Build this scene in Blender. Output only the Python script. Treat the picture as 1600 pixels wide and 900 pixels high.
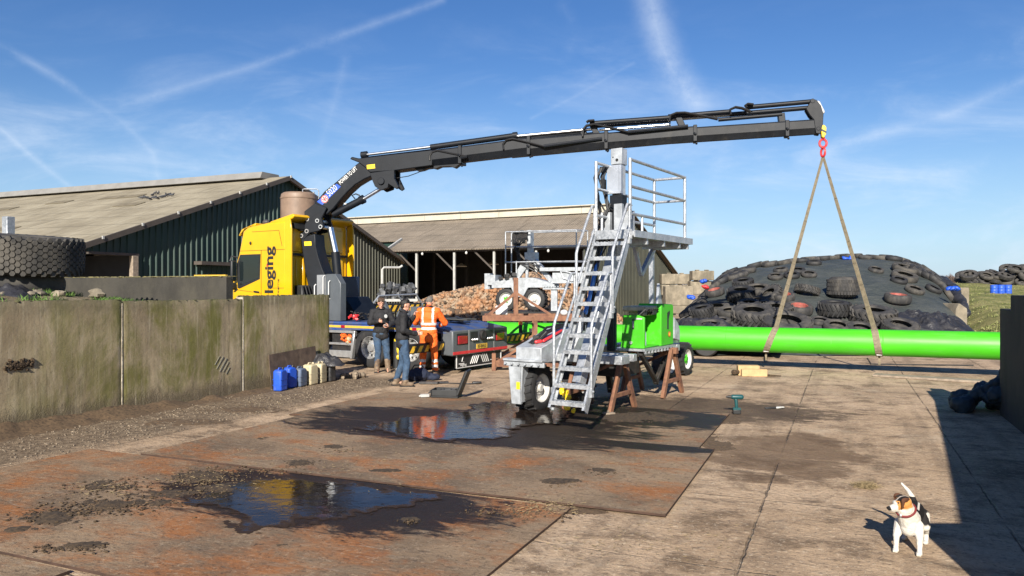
import bpy, bmesh, math, random
from mathutils import Vector, Matrix, noise
for o in list(bpy.data.objects): bpy.data.objects.remove(o)
SC = bpy.context.scene; COL = SC.collection
R = math.radians; PI = math.pi
random.seed(11)
# ---------------------------------------------------------------- camera, sky, sun
cam = bpy.data.cameras.new('camera'); camo = bpy.data.objects.new('camera', cam); COL.objects.link(camo)
camo.location = (0, 0, 2.1); camo.rotation_euler = (R(90), 0, 0)
cam.sensor_width = 36; cam.lens = 36*1186/1600; cam.clip_end = 6000; cam.clip_start = 0.1
SC.camera = camo
SC.view_settings.view_transform = 'Standard'; SC.view_settings.look = 'None'
SC.view_settings.exposure = 0.95; SC.view_settings.gamma = 1; SC.view_settings.use_curve_mapping = False
SUN_EL, SUN_AZ = R(27.5), R(11.0)            # shadows run away from the camera, a little to the right
sun = bpy.data.lights.new('sun', 'SUN'); sun.energy = 4.6; sun.angle = R(0.5); sun.color = (1, .93, .82)
suno = bpy.data.objects.new('sun', sun); COL.objects.link(suno)
sd = Vector((math.sin(SUN_AZ)*math.cos(SUN_EL), math.cos(SUN_AZ)*math.cos(SUN_EL), -math.sin(SUN_EL)))
suno.rotation_euler = sd.to_track_quat('-Z', 'Y').to_euler(); suno.location = (-4, -20, 15)

# ---------------------------------------------------------------- node helpers
class NT:
    def __init__(s, nt): s.t = nt; s.L = nt.links.new
    def node(s, kind, **kw):
        n = s.t.nodes.new(kind)
        for k, v in kw.items(): setattr(n, k, v)
        return n
    def put(s, sock, v):
        if hasattr(v, 'is_output'): s.L(v, sock)
        elif v is not None:
            if sock.type == 'RGBA' and len(v) == 3: v = (*v, 1)
            sock.default_value = v
    def m(s, op, a, b=None, c=None, clamp=False):
        n = s.node('ShaderNodeMath', operation=op, use_clamp=clamp)
        for i, v in enumerate((a, b, c)):
            if v is not None: s.put(n.inputs[i], v)
        return n.outputs[0]
    def vm(s, op, a, b=None):
        n = s.node('ShaderNodeVectorMath', operation=op); s.put(n.inputs[0], a)
        if b is not None: s.put(n.inputs[1], b)
        return n.outputs['Value'] if op in ('DOT_PRODUCT', 'LENGTH') else n.outputs[0]
    def mix(s, f, a, b, mode='MIX'):
        n = s.node('ShaderNodeMix', data_type='RGBA', blend_type=mode, clamp_factor=True)
        s.put(n.inputs[0], f); s.put(n.inputs[6], a); s.put(n.inputs[7], b); return n.outputs[2]
    def mixf(s, f, a, b):
        n = s.node('ShaderNodeMix', data_type='FLOAT'); s.put(n.inputs[0], f); s.put(n.inputs[2], a); s.put(n.inputs[3], b); return n.outputs[0]
    def noise(s, vec, scale, detail=4, rough=.55, dist=0, col=False):
        n = s.node('ShaderNodeTexNoise'); s.put(n.inputs['Vector'], vec)
        n.inputs['Scale'].default_value = scale; n.inputs['Detail'].default_value = detail
        n.inputs['Roughness'].default_value = rough; n.inputs['Distortion'].default_value = dist
        return n.outputs['Color' if col else 'Fac']
    def vor(s, vec, scale, feature='F1', out='Distance'):
        n = s.node('ShaderNodeTexVoronoi', feature=feature); s.put(n.inputs['Vector'], vec); n.inputs['Scale'].default_value = scale
        return n.outputs[out]
    def step(s, v, a, b, lo=0., hi=1.):
        n = s.node('ShaderNodeMapRange', interpolation_type='SMOOTHSTEP'); s.put(n.inputs[0], v)
        s.put(n.inputs[1], a); s.put(n.inputs[2], b); n.inputs[3].default_value = lo; n.inputs[4].default_value = hi
        return n.outputs[0]
    def map(s, vec, scale=(1, 1, 1), rot=(0, 0, 0), loc=(0, 0, 0)):
        n = s.node('ShaderNodeMapping'); s.put(n.inputs[0], vec)
        n.inputs['Scale'].default_value = scale; n.inputs['Rotation'].default_value = rot; n.inputs['Location'].default_value = loc
        return n.outputs[0]
    def sep(s, v): n = s.node('ShaderNodeSeparateXYZ'); s.put(n.inputs[0], v); return n.outputs
    def comb(s, x, y, z=0.):
        n = s.node('ShaderNodeCombineXYZ')
        for i, v in enumerate((x, y, z)): s.put(n.inputs[i], v)
        return n.outputs[0]
    def bump(s, h, dist, strength=1.0, normal=None):
        n = s.node('ShaderNodeBump'); s.put(n.inputs['Height'], h); n.inputs['Distance'].default_value = dist
        n.inputs['Strength'].default_value = strength
        if normal is not None: s.put(n.inputs['Normal'], normal)
        return n.outputs[0]
def newmat(name):
    mt = bpy.data.materials.new(name); mt.use_nodes = True
    nt = NT(mt.node_tree); b = mt.node_tree.nodes['Principled BSDF']
    tc = nt.node('ShaderNodeTexCoord').outputs['Object']
    return mt, nt, b, tc
def std(name, col, rough=.5, metal=0., var=.14, scale=3., dirt=None, dscale=2.5, damt=.35, bump=0., bscale=60., coat=0., spec=.5, rvar=.12):
    """weathered general purpose surface"""
    mt, nt, b, tc = newmat(name)
    n1 = nt.noise(tc, scale, 6, .6)
    c = nt.mix(nt.m('MULTIPLY', nt.step(n1, .3, .7), 1.), tuple(x*(1-var) for x in col), tuple(min(1, x*(1+var)) for x in col))
    if dirt is not None:
        n2 = nt.noise(nt.map(tc, (1, 1, .55)), dscale, 8, .68, .3)
        c = nt.mix(nt.step(n2, .62-damt*.45, .78-damt*.2, 0, min(1, damt*1.6)), c, dirt)
    nt.L(c, b.inputs['Base Color'])
    n3 = nt.noise(tc, scale*4, 4)
    nt.put(b.inputs['Roughness'], nt.m('ADD', rough-rvar/2, nt.m('MULTIPLY', n3, rvar), clamp=True))
    b.inputs['Metallic'].default_value = metal
    b.inputs['Specular IOR Level'].default_value = spec
    b.inputs['Coat Weight'].default_value = coat; b.inputs['Coat Roughness'].default_value = .08
    if bump: nt.L(nt.bump(nt.noise(tc, bscale, 5, .6), bump), b.inputs['Normal'])
    return mt

# ---------------------------------------------------------------- sky with thin cirrus and vapour trails
w = bpy.data.worlds.new('World'); SC.world = w; w.use_nodes = True
nt = NT(w.node_tree); bg = w.node_tree.nodes['Background']
sky = nt.node('ShaderNodeTexSky', sky_type='NISHITA'); sky.sun_disc = False
sky.sun_elevation = SUN_EL; sky.sun_rotation = PI + SUN_AZ
sky.altitude = 0; sky.air_density = 1.0; sky.dust_density = .3; sky.ozone_density = 3.0
tcw = nt.node('ShaderNodeTexCoord').outputs['Generated']
x, y, z = nt.sep(tcw)
yy = nt.m('MAXIMUM', y, .05)
ax = nt.m('DIVIDE', x, yy); ez = nt.m('DIVIDE', z, yy)       # direction over the northern horizon: tangent of azimuth, of elevation
P2 = nt.comb(ax, ez)
wob = nt.noise(P2, 4, 6, .68); fine = nt.noise(nt.map(P2, (1, 2.2, 1), (0, 0, R(30))), 34, 7, .72)
def streak(pts, width, amt, brk=.45, soft=2.0):
    """thin cloud along a polyline of (x, e) directions"""
    acc = None
    for (x0, e0), (x1, e1) in zip(pts, pts[1:]):
        dx, de = x1-x0, e1-e0; L2 = dx*dx+de*de
        px_ = nt.m('SUBTRACT', ax, x0); pe = nt.m('SUBTRACT', ez, e0)
        t = nt.m('DIVIDE', nt.m('ADD', nt.m('MULTIPLY', px_, dx), nt.m('MULTIPLY', pe, de)), L2, clamp=True)
        qx = nt.m('SUBTRACT', px_, nt.m('MULTIPLY', t, dx)); qe = nt.m('SUBTRACT', pe, nt.m('MULTIPLY', t, de))
        d = nt.m('SQRT', nt.m('ADD', nt.m('MULTIPLY', qx, qx), nt.m('MULTIPLY', qe, qe)))
        acc = d if acc is None else nt.m('MINIMUM', acc, d)
    d = nt.m('ADD', acc, nt.m('ADD', nt.m('MULTIPLY', nt.m('SUBTRACT', wob, .5), .010+width*1.2), nt.m('MULTIPLY', nt.m('SUBTRACT', fine, .5), width*1.1)))
    s_ = nt.m('POWER', nt.step(d, width*soft*1.15, -width*.9), 1.3)
    b_ = nt.step(nt.noise(P2, 7, 7, .72), brk-.05, brk+.30)
    return nt.m('MULTIPLY', nt.m('MULTIPLY', s_, b_), amt*.78)
def D_(px, py): return ((px-800)/1186, (450-py)/1186)
veil = nt.m('MULTIPLY', nt.m('MULTIPLY', nt.step(nt.noise(nt.map(P2, (1.2, 4.2, 1), (0, 0, R(-14))), 3.2, 8, .62, .5), .42, .78), nt.step(ez, .42, .02)), .62)
tot = veil
for pts, wd, am, bk in (
    ([D_(1015, -5), D_(1030, 60), D_(1050, 110), D_(1085, 160)], .017, .66, .33),
    ([D_(690, 0), D_(520, 60), D_(390, 105), D_(190, 165)], .0050, .28, .34),
    ([D_(0, 70), D_(80, 115), D_(190, 190), D_(240, 240), D_(247, 280)], .0045, .28, .36),
    ([D_(0, 200), D_(50, 245), D_(120, 300)], .0036, .34, .32),
    ([D_(540, 90), D_(520, 170), D_(500, 230)], .006, .18, .36),
    ([D_(990, 98), D_(900, 150), D_(830, 185)], .0024, .16, .3),
    ([D_(880, 10), D_(897, 45), D_(890, 80)], .008, .16, .4),
    ([D_(1600, 125), D_(1480, 180), D_(1340, 220), D_(1250, 250)], .008, .36, .36),
    ([D_(1600, 245), D_(1450, 275), D_(1330, 290)], .012, .30, .42),
    ([D_(1600, 60), D_(1540, 90)], .010, .25, .4),
    ([D_(1125, 250), D_(1110, 310), D_(1090, 335)], .012, .28, .38),
    ([D_(640, 300), D_(780, 290), D_(900, 310)], .030, .26, .40),
    ([D_(0, 240), D_(120, 235), D_(210, 245)], .018, .2, .42)):
    tot = nt.m('ADD', tot, streak(pts, wd, am, bk))
tot = nt.m('MULTIPLY', tot, nt.mixf(.55, 1., nt.m('MULTIPLY', fine, 1.9)), clamp=True)
tot = nt.m('MULTIPLY', tot, nt.step(y, .02, .12))
skyc = nt.node('ShaderNodeHueSaturation'); skyc.inputs['Hue'].default_value = .512; skyc.inputs['Saturation'].default_value = 1.26; nt.L(sky.outputs[0], skyc.inputs['Color'])
low = nt.mix(nt.step(ez, .30, -.02, 0, .66), skyc.outputs[0], (3.7, 5.7, 8.6))   # pale blue air over the horizon
nt.L(nt.mix(tot, low, (7.4, 8.3, 9.6)), bg.inputs['Color'])
bg.inputs['Strength'].default_value = .060

# ---------------------------------------------------------------- mesh helpers
def Rz(a): return Matrix.Rotation(a, 3, 'Z')
def frame(d, up=(0, 0, 1)):
    """matrix whose x axis is d"""
    d = Vector(d).normalized(); up = Vector(up)
    if abs(d.dot(up)) > .995: up = Vector((0, 1, 0)) if abs(d.y) < .9 else Vector((1, 0, 0))
    y_ = up.cross(d).normalized(); z_ = d.cross(y_)
    return Matrix((d, y_, z_)).transposed()
class MB:
    def __init__(s): s.v = []; s.f = []; s.mi = []; s.mat = 0; s.X = None
    def add(s, vs, fs):
        k = len(s.v)
        for p in vs:
            p = Vector(p); s.v.append(s.X @ p if s.X is not None else p)
        for f in fs: s.f.append([k+i for i in f]); s.mi.append(s.mat)
    def box(s, c, size, R_=None):
        a, b, d = (q/2 for q in size); c = Vector(c)
        vs = [Vector(p) for p in ((-a,-b,-d),(a,-b,-d),(a,b,-d),(-a,b,-d),(-a,-b,d),(a,-b,d),(a,b,d),(-a,b,d))]
        if R_ is not None: vs = [R_ @ p for p in vs]
        s.add([c+p for p in vs], [(3,2,1,0),(4,5,6,7),(0,1,5,4),(1,2,6,5),(2,3,7,6),(3,0,4,7)])
    def bx(s, x0, x1, y0, y1, z0, z1): s.box(((x0+x1)/2,(y0+y1)/2,(z0+z1)/2),(abs(x1-x0),abs(y1-y0),abs(z1-z0)))
    def bar(s, p, q, w_, h, up=(0,0,1)):
        p, q = Vector(p), Vector(q); s.box((p+q)/2, ((q-p).length, w_, h), frame(q-p, up))
    def prism(s, outline, O, U, V, d0, d1):
        """2-D outline in the plane O + a U + b V, extruded along U x V from d0 to d1"""
        O, U, V = Vector(O), Vector(U).normalized(), Vector(V).normalized(); W = U.cross(V); n = len(outline)
        vs = [O+U*a+V*b+W*d0 for a, b in outline]+[O+U*a+V*b+W*d1 for a, b in outline]
        area = sum(outline[i][0]*outline[(i+1)%n][1]-outline[(i+1)%n][0]*outline[i][1] for i in range(n))
        fs = [[i, (i+1)%n, n+(i+1)%n, n+i] for i in range(n)]; lo = list(range(n))[::-1]; hi = list(range(n, 2*n))
        fs += [lo, hi]
        if (area < 0) != (d1 < d0): fs = [f[::-1] for f in fs]
        s.add(vs, fs)
    def tube(s, p, q, r, n=12, r2=None, cap=True):
        p, q = Vector(p), Vector(q); F = frame(q-p); r2 = r if r2 is None else r2
        ring = [(math.cos(2*PI*i/n), math.sin(2*PI*i/n)) for i in range(n)]
        vs = [p+F@Vector((0, c*r, d*r)) for c, d in ring]+[q+F@Vector((0, c*r2, d*r2)) for c, d in ring]
        fs = [(i, (i+1)%n, n+(i+1)%n, n+i) for i in range(n)]
        if cap: fs += [list(range(n))[::-1], list(range(n, 2*n))]
        s.add(vs, fs)
    def path(s, pts, r, n=8, closed=False):
        pts = [Vector(p) for p in pts]; m_ = len(pts); vs = []; prev = None
        for i, p in enumerate(pts):
            if closed: d = pts[(i+1)%m_]-pts[i-1]
            else: d = (pts[min(i+1, m_-1)]-pts[max(i-1, 0)])
            d.normalize()
            if prev is None: F = frame(d); y_ = F.col[1]
            else:
                y_ = prev-d*prev.dot(d)
                y_ = y_.normalized() if y_.length > 1e-6 else frame(d).col[1]
            prev = y_; z_ = d.cross(y_)
            rr = r(i/(m_-1)) if callable(r) else r
            vs += [p+y_*math.cos(2*PI*k/n)*rr+z_*math.sin(2*PI*k/n)*rr for k in range(n)]
        fs = []
        for i in range(m_ if closed else m_-1):
            j = (i+1) % m_
            fs += [(i*n+k, i*n+(k+1)%n, j*n+(k+1)%n, j*n+k) for k in range(n)]
        if not closed: fs += [list(range(n))[::-1], list(range((m_-1)*n, m_*n))]
        s.add(vs, fs)
    def lathe(s, prof, O=(0,0,0), axis=(0,0,1), n=32, closed=False, caps=True):
        """profile of (r, h) along axis; closed joins last to first"""
        F = frame(axis); O = Vector(O); vs = []; m_ = len(prof)
        for i in range(n):
            c, d = math.cos(2*PI*i/n), math.sin(2*PI*i/n)
            vs += [O+F@Vector((h, r*c, r*d)) for r, h in prof]
        fs = []
        for i in range(n):
            j = (i+1) % n
            for k in range(m_ if closed else m_-1):
                l = (k+1) % m_
                fs.append((i*m_+k, j*m_+k, j*m_+l, i*m_+l))
        if not closed and caps:
            if prof[0][0] > 1e-6: fs.append([i*m_ for i in range(n)][::-1])
            if prof[-1][0] > 1e-6: fs.append([i*m_+m_-1 for i in range(n)])
        s.add(vs, fs)
    def blob(s, c, r, seg=8, ring=6, R_=None, jit=0.):
        c = Vector(c); r = Vector(r) if hasattr(r, '__len__') else Vector((r, r, r)); vs = []
        def P(v):
            if jit: v = v*(1+random.uniform(-jit, jit))
            v = Vector((v.x*r.x, v.y*r.y, v.z*r.z)); return c+(R_@v if R_ is not None else v)
        vs.append(P(Vector((0,0,1))))
        for i in range(1, ring):
            t = PI*i/ring
            for k in range(seg): vs.append(P(Vector((math.sin(t)*math.cos(2*PI*k/seg), math.sin(t)*math.sin(2*PI*k/seg), math.cos(t)))))
        vs.append(P(Vector((0,0,-1)))); fs = [(0, 1+k, 1+(k+1)%seg) for k in range(seg)]
        for i in range(ring-2):
            a = 1+i*seg
            fs += [(a+k, a+seg+k, a+seg+(k+1)%seg, a+(k+1)%seg) for k in range(seg)]
        a = 1+(ring-2)*seg; fs += [(a+k, len(vs)-1, a+(k+1)%seg) for k in range(seg)]
        s.add(vs, fs)
    def capsule(s, p, q, r0, r1, n=12):
        """tapered limb with round ends"""
        p, q = Vector(p), Vector(q); F = frame(q-p); L = (q-p).length; prof = []
        for i in range(5): t = PI/2*(1-i/4); prof.append((r0*math.cos(t)+1e-4, -r0*math.sin(t)))
        for i in range(5): t = PI/2*i/4; prof.append((r1*math.cos(t)+1e-4, L+r1*math.sin(t)))
        s.lathe(prof, p, q-p, n)
    def sheet(s, fn, nu, nv):
        vs = [fn(i/nu, j/nv) for j in range(nv+1) for i in range(nu+1)]
        s.add(vs, [(j*(nu+1)+i, j*(nu+1)+i+1, (j+1)*(nu+1)+i+1, (j+1)*(nu+1)+i) for j in range(nv) for i in range(nu)])
    def build(s, name, mats, parent=None, sharp=32, bevel=0., world=False, seg=1):
        me = bpy.data.meshes.new(name); vs = s.v
        if world and parent is not None:
            inv = root_matrix(parent).inverted(); vs = [inv@p for p in vs]
        me.from_pydata([tuple(p) for p in vs], [], s.f)
        mats = mats if isinstance(mats, (list, tuple)) else [mats]
        for mt in mats: me.materials.append(mt)
        if len(mats) > 1: me.polygons.foreach_set('material_index', s.mi)
        me.polygons.foreach_set('use_smooth', [True]*len(me.polygons)); me.set_sharp_from_angle(angle=R(sharp))
        o = bpy.data.objects.new(name, me); COL.objects.link(o)
        if parent is not None: o.parent = parent
        if bevel:
            bm_ = o.modifiers.new('edge', 'BEVEL'); bm_.width = bevel; bm_.segments = seg; bm_.limit_method = 'ANGLE'; bm_.angle_limit = R(40); bm_.harden_normals = False
        return o
def root_matrix(o):
    M_ = o.matrix_basis.copy()
    while o.parent: o = o.parent; M_ = o.matrix_basis @ M_
    return M_
def tag(o, label=None, cat=None, group=None, kind=None):
    if label: o['label'] = label
    if cat: o['category'] = cat
    if group: o['group'] = group
    if kind: o['kind'] = kind
    return o
def thing(name, label, cat, loc=(0,0,0), rz=0., group=None):
    o = bpy.data.objects.new(name, None); COL.objects.link(o); o.empty_display_size = .2
    o.location = loc; o.rotation_euler = (0, 0, rz); return tag(o, label, cat, group)
def copy_tree(o, parent=None):
    c = o.copy(); COL.objects.link(c)
    if parent is not None: c.parent = parent
    for ch in list(o.children): copy_tree(ch, c)
    return c
def text_obj(name, body, size, mat, M_, parent, thick=.002, align='CENTER', sx=1., bold=0., world=False):
    """lettering as a mesh; M_ maps text x,y,z to parent (or world) space"""
    cu = bpy.data.curves.new('lettering', 'FONT'); cu.body = body; cu.size = size; cu.extrude = thick; cu.align_x = align; cu.offset = bold
    cu.resolution_u = 3
    t = bpy.data.objects.new('lettering', cu); COL.objects.link(t)
    me = bpy.data.meshes.new_from_object(t.evaluated_get(bpy.context.evaluated_depsgraph_get()))
    bpy.data.objects.remove(t); bpy.data.curves.remove(cu)
    A = M_ @ Matrix.Diagonal((sx, 1, 1, 1))
    if world: A = root_matrix(parent).inverted() @ A
    me.transform(A); me.materials.clear(); me.materials.append(mat)
    o = bpy.data.objects.new(name, me); COL.objects.link(o); o.parent = parent; return o
def basis(O, X, Y):
    X, Y = Vector(X).normalized(), Vector(Y).normalized(); Z = X.cross(Y)
    M_ = Matrix((X, Y, Z)).transposed().to_4x4(); M_.translation = Vector(O); return M_
def fuse(mb, voxel, smooth=4, noise_amp=0., noise_scale=6.):
    """overlapping limbs -> one continuous surface; returns the mesh data"""
    me = bpy.data.meshes.new('fused'); me.from_pydata([tuple(p) for p in mb.v], [], mb.f)
    o = bpy.data.objects.new('fused', me); COL.objects.link(o)
    r = o.modifiers.new('r', 'REMESH'); r.mode = 'VOXEL'; r.voxel_size = voxel; r.use_smooth_shade = True
    if smooth: k = o.modifiers.new('s', 'SMOOTH'); k.iterations = smooth; k.factor = .5
    out = bpy.data.meshes.new_from_object(o.evaluated_get(bpy.context.evaluated_depsgraph_get()))
    bpy.data.objects.remove(o); bpy.data.meshes.remove(me)
    if noise_amp:
        out.calc_loop_triangles(); nor = [v.normal.copy() for v in out.vertices]
        for v, n_ in zip(out.vertices, nor):
            q = Vector((v.co.x, v.co.y, v.co.z*.8))*noise_scale
            v.co += n_*(noise.noise(q)*.7+noise.noise(q*2.3)*.4)*noise_amp
    return out
def from_mesh(name, me, mats, parent=None, world=False):
    me.name = name; me.materials.clear()
    for mt in (mats if isinstance(mats, (list, tuple)) else [mats]): me.materials.append(mt)
    if world and parent is not None: me.transform(root_matrix(parent).inverted())
    me.polygons.foreach_set('use_smooth', [True]*len(me.polygons))
    o = bpy.data.objects.new(name, me); COL.objects.link(o)
    if parent is not None: o.parent = parent
    return o
# yard axes: a runs across the silage slab (to the right), b runs along its walls (away)
AX, BX = Vector((.9165, -.4, 0)), Vector((.4, .9165, 0)); YARD = -math.atan2(.4, .9165)
def ab(a, b, z_=0.): return AX*a+BX*b+Vector((0, 0, z_))
# ---------------------------------------------------------------- materials
RUSTC = (.16, .062, .028)
def m_galv():
    mt, nt, b, tc = newmat('galvanised steel')
    v = nt.vor(tc, 38, out='Color'); n1 = nt.noise(tc, 5, 5, .6)
    g = nt.sep(v)[0]
    c = nt.mix(g, (.30, .32, .345), (.44, .46, .485)); c = nt.mix(nt.step(n1, .40, .75), c, (.54, .56, .58))
    nt.L(c, b.inputs['Base Color']); b.inputs['Metallic'].default_value = .55
    nt.put(b.inputs['Roughness'], nt.mixf(g, .34, .55)); nt.L(nt.bump(nt.noise(tc, 90, 3), .0012), b.inputs['Normal']); return mt
M_GALV = m_galv()
M_GALVW = std('pale galvanised plate', (.40, .425, .45), .45, .25, .22, 7, (.26, .275, .29), 3, .45, .001, 60)
M_YEL = std('yellow lorry paint', (.66, .365, .004), .30, 0, .06, 1.2, (.42, .25, .02), 1.5, .16, coat=.5)
M_BLUE = std('blue chassis paint', (.022, .065, .225), .5, 0, .2, 3, (.12, .115, .11), 2.2, .55)
M_STRIPE = std('yellow reflective tape', (.58, .37, .05), .4, 0, .1, 6, (.35, .25, .1), 5, .25)
M_CRANE = std('charcoal crane paint', (.007, .009, .013), .5, 0, .2, 3, (.028, .028, .028), 2.5, .2, .0008, 80, spec=.28)
M_CRANE2 = std('worn charcoal boom sides', (.012, .014, .018), .5, 0, .25, 2, (.075, .068, .058), 1.7, .24, .0008, 80, spec=.28)
M_GREYBOX = std('slate grey body panels', (.085, .095, .105), .4, 0, .1, 2, (.16, .15, .14), 2, .25)
M_CHROME = std('chromed cylinder rod', (.80, .81, .82), .30, 1., .05)
M_BLACK = std('black rubber hose', (.012, .012, .013), .5, 0, .2, 4)
M_TRIM = std('black plastic trim', (.016, .017, .018), .55, 0, .2, 4)
M_TYRE = std('dusty tyre rubber', (.030, .029, .029), .78, 0, .25, 5, (.11, .098, .082), 3.5, .40, .003, 70)
M_TYREN = std('dark newer tyre rubber', (.018, .018, .019), .7, 0, .2, 5, (.07, .062, .052), 4, .3, .002, 70)
M_TYREO = std('old grey tyre rubber', (.036, .034, .031), .85, 0, .3, 4, (.11, .098, .08), 3, .45, .004, 60)
M_GREEN = std('lime green machine paint', (.055, .42, .010), .30, 0, .06, 1.5, coat=.35)
M_PIPE = std('lime green pipe paint', (.058, .455, .010), .30, 0, .06, .8, (.05, .33, .015), 1.2, .3, coat=.3)
M_WHITE = std('white painted steel', (.58, .58, .565), .42, 0, .06, 4, (.5, .47, .42), 4, .25)
M_RIM = std('white wheel rim', (.50, .49, .47), .4, 0, .08, 6, (.45, .40, .33), 8, .3)
M_ALU = std('bright aluminium rim', (.62, .62, .61), .35, .7, .1, 8, (.35, .31, .26), 8, .3)
M_RUST = std('brown rusty steel', (.155, .068, .040), .8, 0, .35, 6, (.25, .125, .065), 7, .5, .003, 60)
M_REDRIM = std('faded red rim', (.30, .07, .055), .6, 0, .25, 8, (.20, .10, .07), 8, .55)
M_ORANGE = std('orange work clothing', (.78, .13, .012), .75, 0, .12, 9, (.45, .10, .02), 6, .25, .010, 18)
M_BROWNB = std('dark brown board', (.085, .058, .042), .85, 0, .3, 6, (.16, .115, .08), 5, .4)
M_REFL = std('silver reflective band', (.66, .66, .63), .35, .2, .1, 20)
M_JACKET = std('black softshell cloth', (.012, .012, .014), .8, 0, .3, 9, bump=.012, bscale=16)
M_DENIM = std('blue denim', (.030, .062, .115), .85, 0, .3, 8, (.09, .125, .165), 5, .4, .008, 22)
M_SKIN = std('skin', (.55, .29, .20), .5, 0, .08, 12)
M_HAIRB = std('brown hair', (.055, .030, .016), .6, 0, .4, 40, bump=.01, bscale=90)
M_HAIRK = std('black hair', (.010, .008, .007), .5, 0, .4, 40, bump=.01, bscale=90)
M_HAIRG = std('short grey hair', (.13, .115, .10), .8, 0, .4, 60, bump=.005, bscale=120)
M_BOOT = std('muddy leather boot', (.11, .072, .045), .75, 0, .3, 14, (.24, .18, .12), 10, .5, .006, 50)
M_BLUEP = std('blue plastic', (.018, .085, .50), .45, 0, .1, 6, (.16, .16, .17), 6, .28)
M_BLUEG = std('greyed blue plastic', (.085, .115, .175), .6, 0, .15, 6, (.16, .145, .12), 6, .4)
M_CREAM = std('cream translucent plastic', (.46, .40, .26), .5, 0, .12, 5, (.30, .23, .13), 5, .45)
M_DARKP = std('dark grey plastic', (.035, .035, .037), .55, 0, .2, 6, (.12, .10, .085), 5, .4)
M_TEAL = std('teal tool housing', (.008, .065, .07), .45, 0, .1, 20)
M_BRIGHT = std('yellow safety paint', (.80, .55, .02), .4, 0, .08, 6, (.25, .18, .05), 12, .2)
M_RED = std('red painted steel', (.55, .035, .04), .4, 0, .1, 8)
M_REDL = std('red lamp lens', (.30, .012, .02), .12, 0, .2, 30, coat=.6)
M_ORL = std('orange lamp lens', (.85, .22, .03), .2, 0, .1, 20, coat=.6)
M_STRAP = std('khaki lifting webbing', (.20, .165, .11), .85, 0, .2, 12, bump=.002, bscale=150)
M_BLUESTRAP = std('blue webbing', (.03, .15, .50), .7, 0, .15, 12)
M_WOOD = std('pale new timber', (.46, .31, .15), .7, 0, .12, 10)
M_TIMB = std('weathered timber', (.25, .20, .15), .85, 0, .25, 9)
M_TANK = std('brown plastic tank', (.20, .135, .095), .55, 0, .12, 3, (.30, .22, .15), 3, .3)
M_DARK = std('dark oily iron', (.022, .021, .021), .6, .2, .3, 6, (.07, .055, .04), 6, .35)
M_BLOCK = std('concrete block', (.27, .228, .165), .9, 0, .25, 3, (.13, .112, .08), 1.6, .6, .008, 30)
M_POST = std('pale grey steel post', (.42, .42, .40), .6, .1, .1, 4)
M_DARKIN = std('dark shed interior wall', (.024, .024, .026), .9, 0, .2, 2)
M_STRAW = std('straw and dry stems', (.25, .19, .10), .9, 0, .4, 30)
M_SOIL = std('dark crumbled soil', (.045, .029, .016), .95, 0, .5, 22, (.12, .078, .038), 30, .40)
M_SOILT = std('dried mud crumbs', (.080, .050, .027), .95, 0, .5, 22, (.14, .092, .048), 30, .5)
M_STONE = std('gravel stones', (.21, .165, .115), .9, 0, .5, 9, (.10, .075, .055), 14, .5)
M_PALESTONE = std('pale shell chips', (.38, .33, .245), .8, 0, .2, 9)
M_GRASS = std('short green grass', (.060, .115, .018), .8, 0, .5, 3)
M_DRYG = std('dry winter grass', (.20, .205, .075), .85, 0, .4, 1.2, (.12, .15, .04), .9, .5)
M_BEET = std('harvested beets', (.42, .235, .125), .85, 0, .45, 2.6, (.26, .18, .11), 5, .55, .01, 25)
M_TWIG = std('bare winter twigs', (.14, .10, .085), .9, 0, .2, 3)
M_WRAP = std('black film wrap', (.012, .013, .013), .35, 0, .2, 2)
def m_glass():
    mt, nt, b, tc = newmat('dark cab glass')
    b.inputs['Base Color'].default_value = (.012, .018, .02, 1); b.inputs['Roughness'].default_value = .04; b.inputs['Specular IOR Level'].default_value = .8
    b.inputs['Alpha'].default_value = .82; return mt
M_GLASS = m_glass()
def m_hazard(name, axis, pitch, slant):
    """black and yellow diagonal bands"""
    mt, nt, b, tc = newmat(name); c = nt.sep(tc)
    t = nt.m('ADD', c[axis], nt.m('MULTIPLY', c[2], slant))
    f = nt.m('FRACT', nt.m('DIVIDE', t, pitch))
    k = nt.step(nt.m('ABSOLUTE', nt.m('SUBTRACT', f, .5)), .24, .255)
    dirt = nt.step(nt.noise(tc, 7, 6, .65), .5, .75)
    nt.L(nt.mix(nt.m('MULTIPLY', dirt, .5), nt.mix(k, (.015, .015, .015), (.85, .50, .035)), (.05, .045, .04)), b.inputs['Base Color']); b.inputs['Roughness'].default_value = .45; return mt
M_HAZ = m_hazard('hazard stripes', 1, .27, .75)

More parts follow.
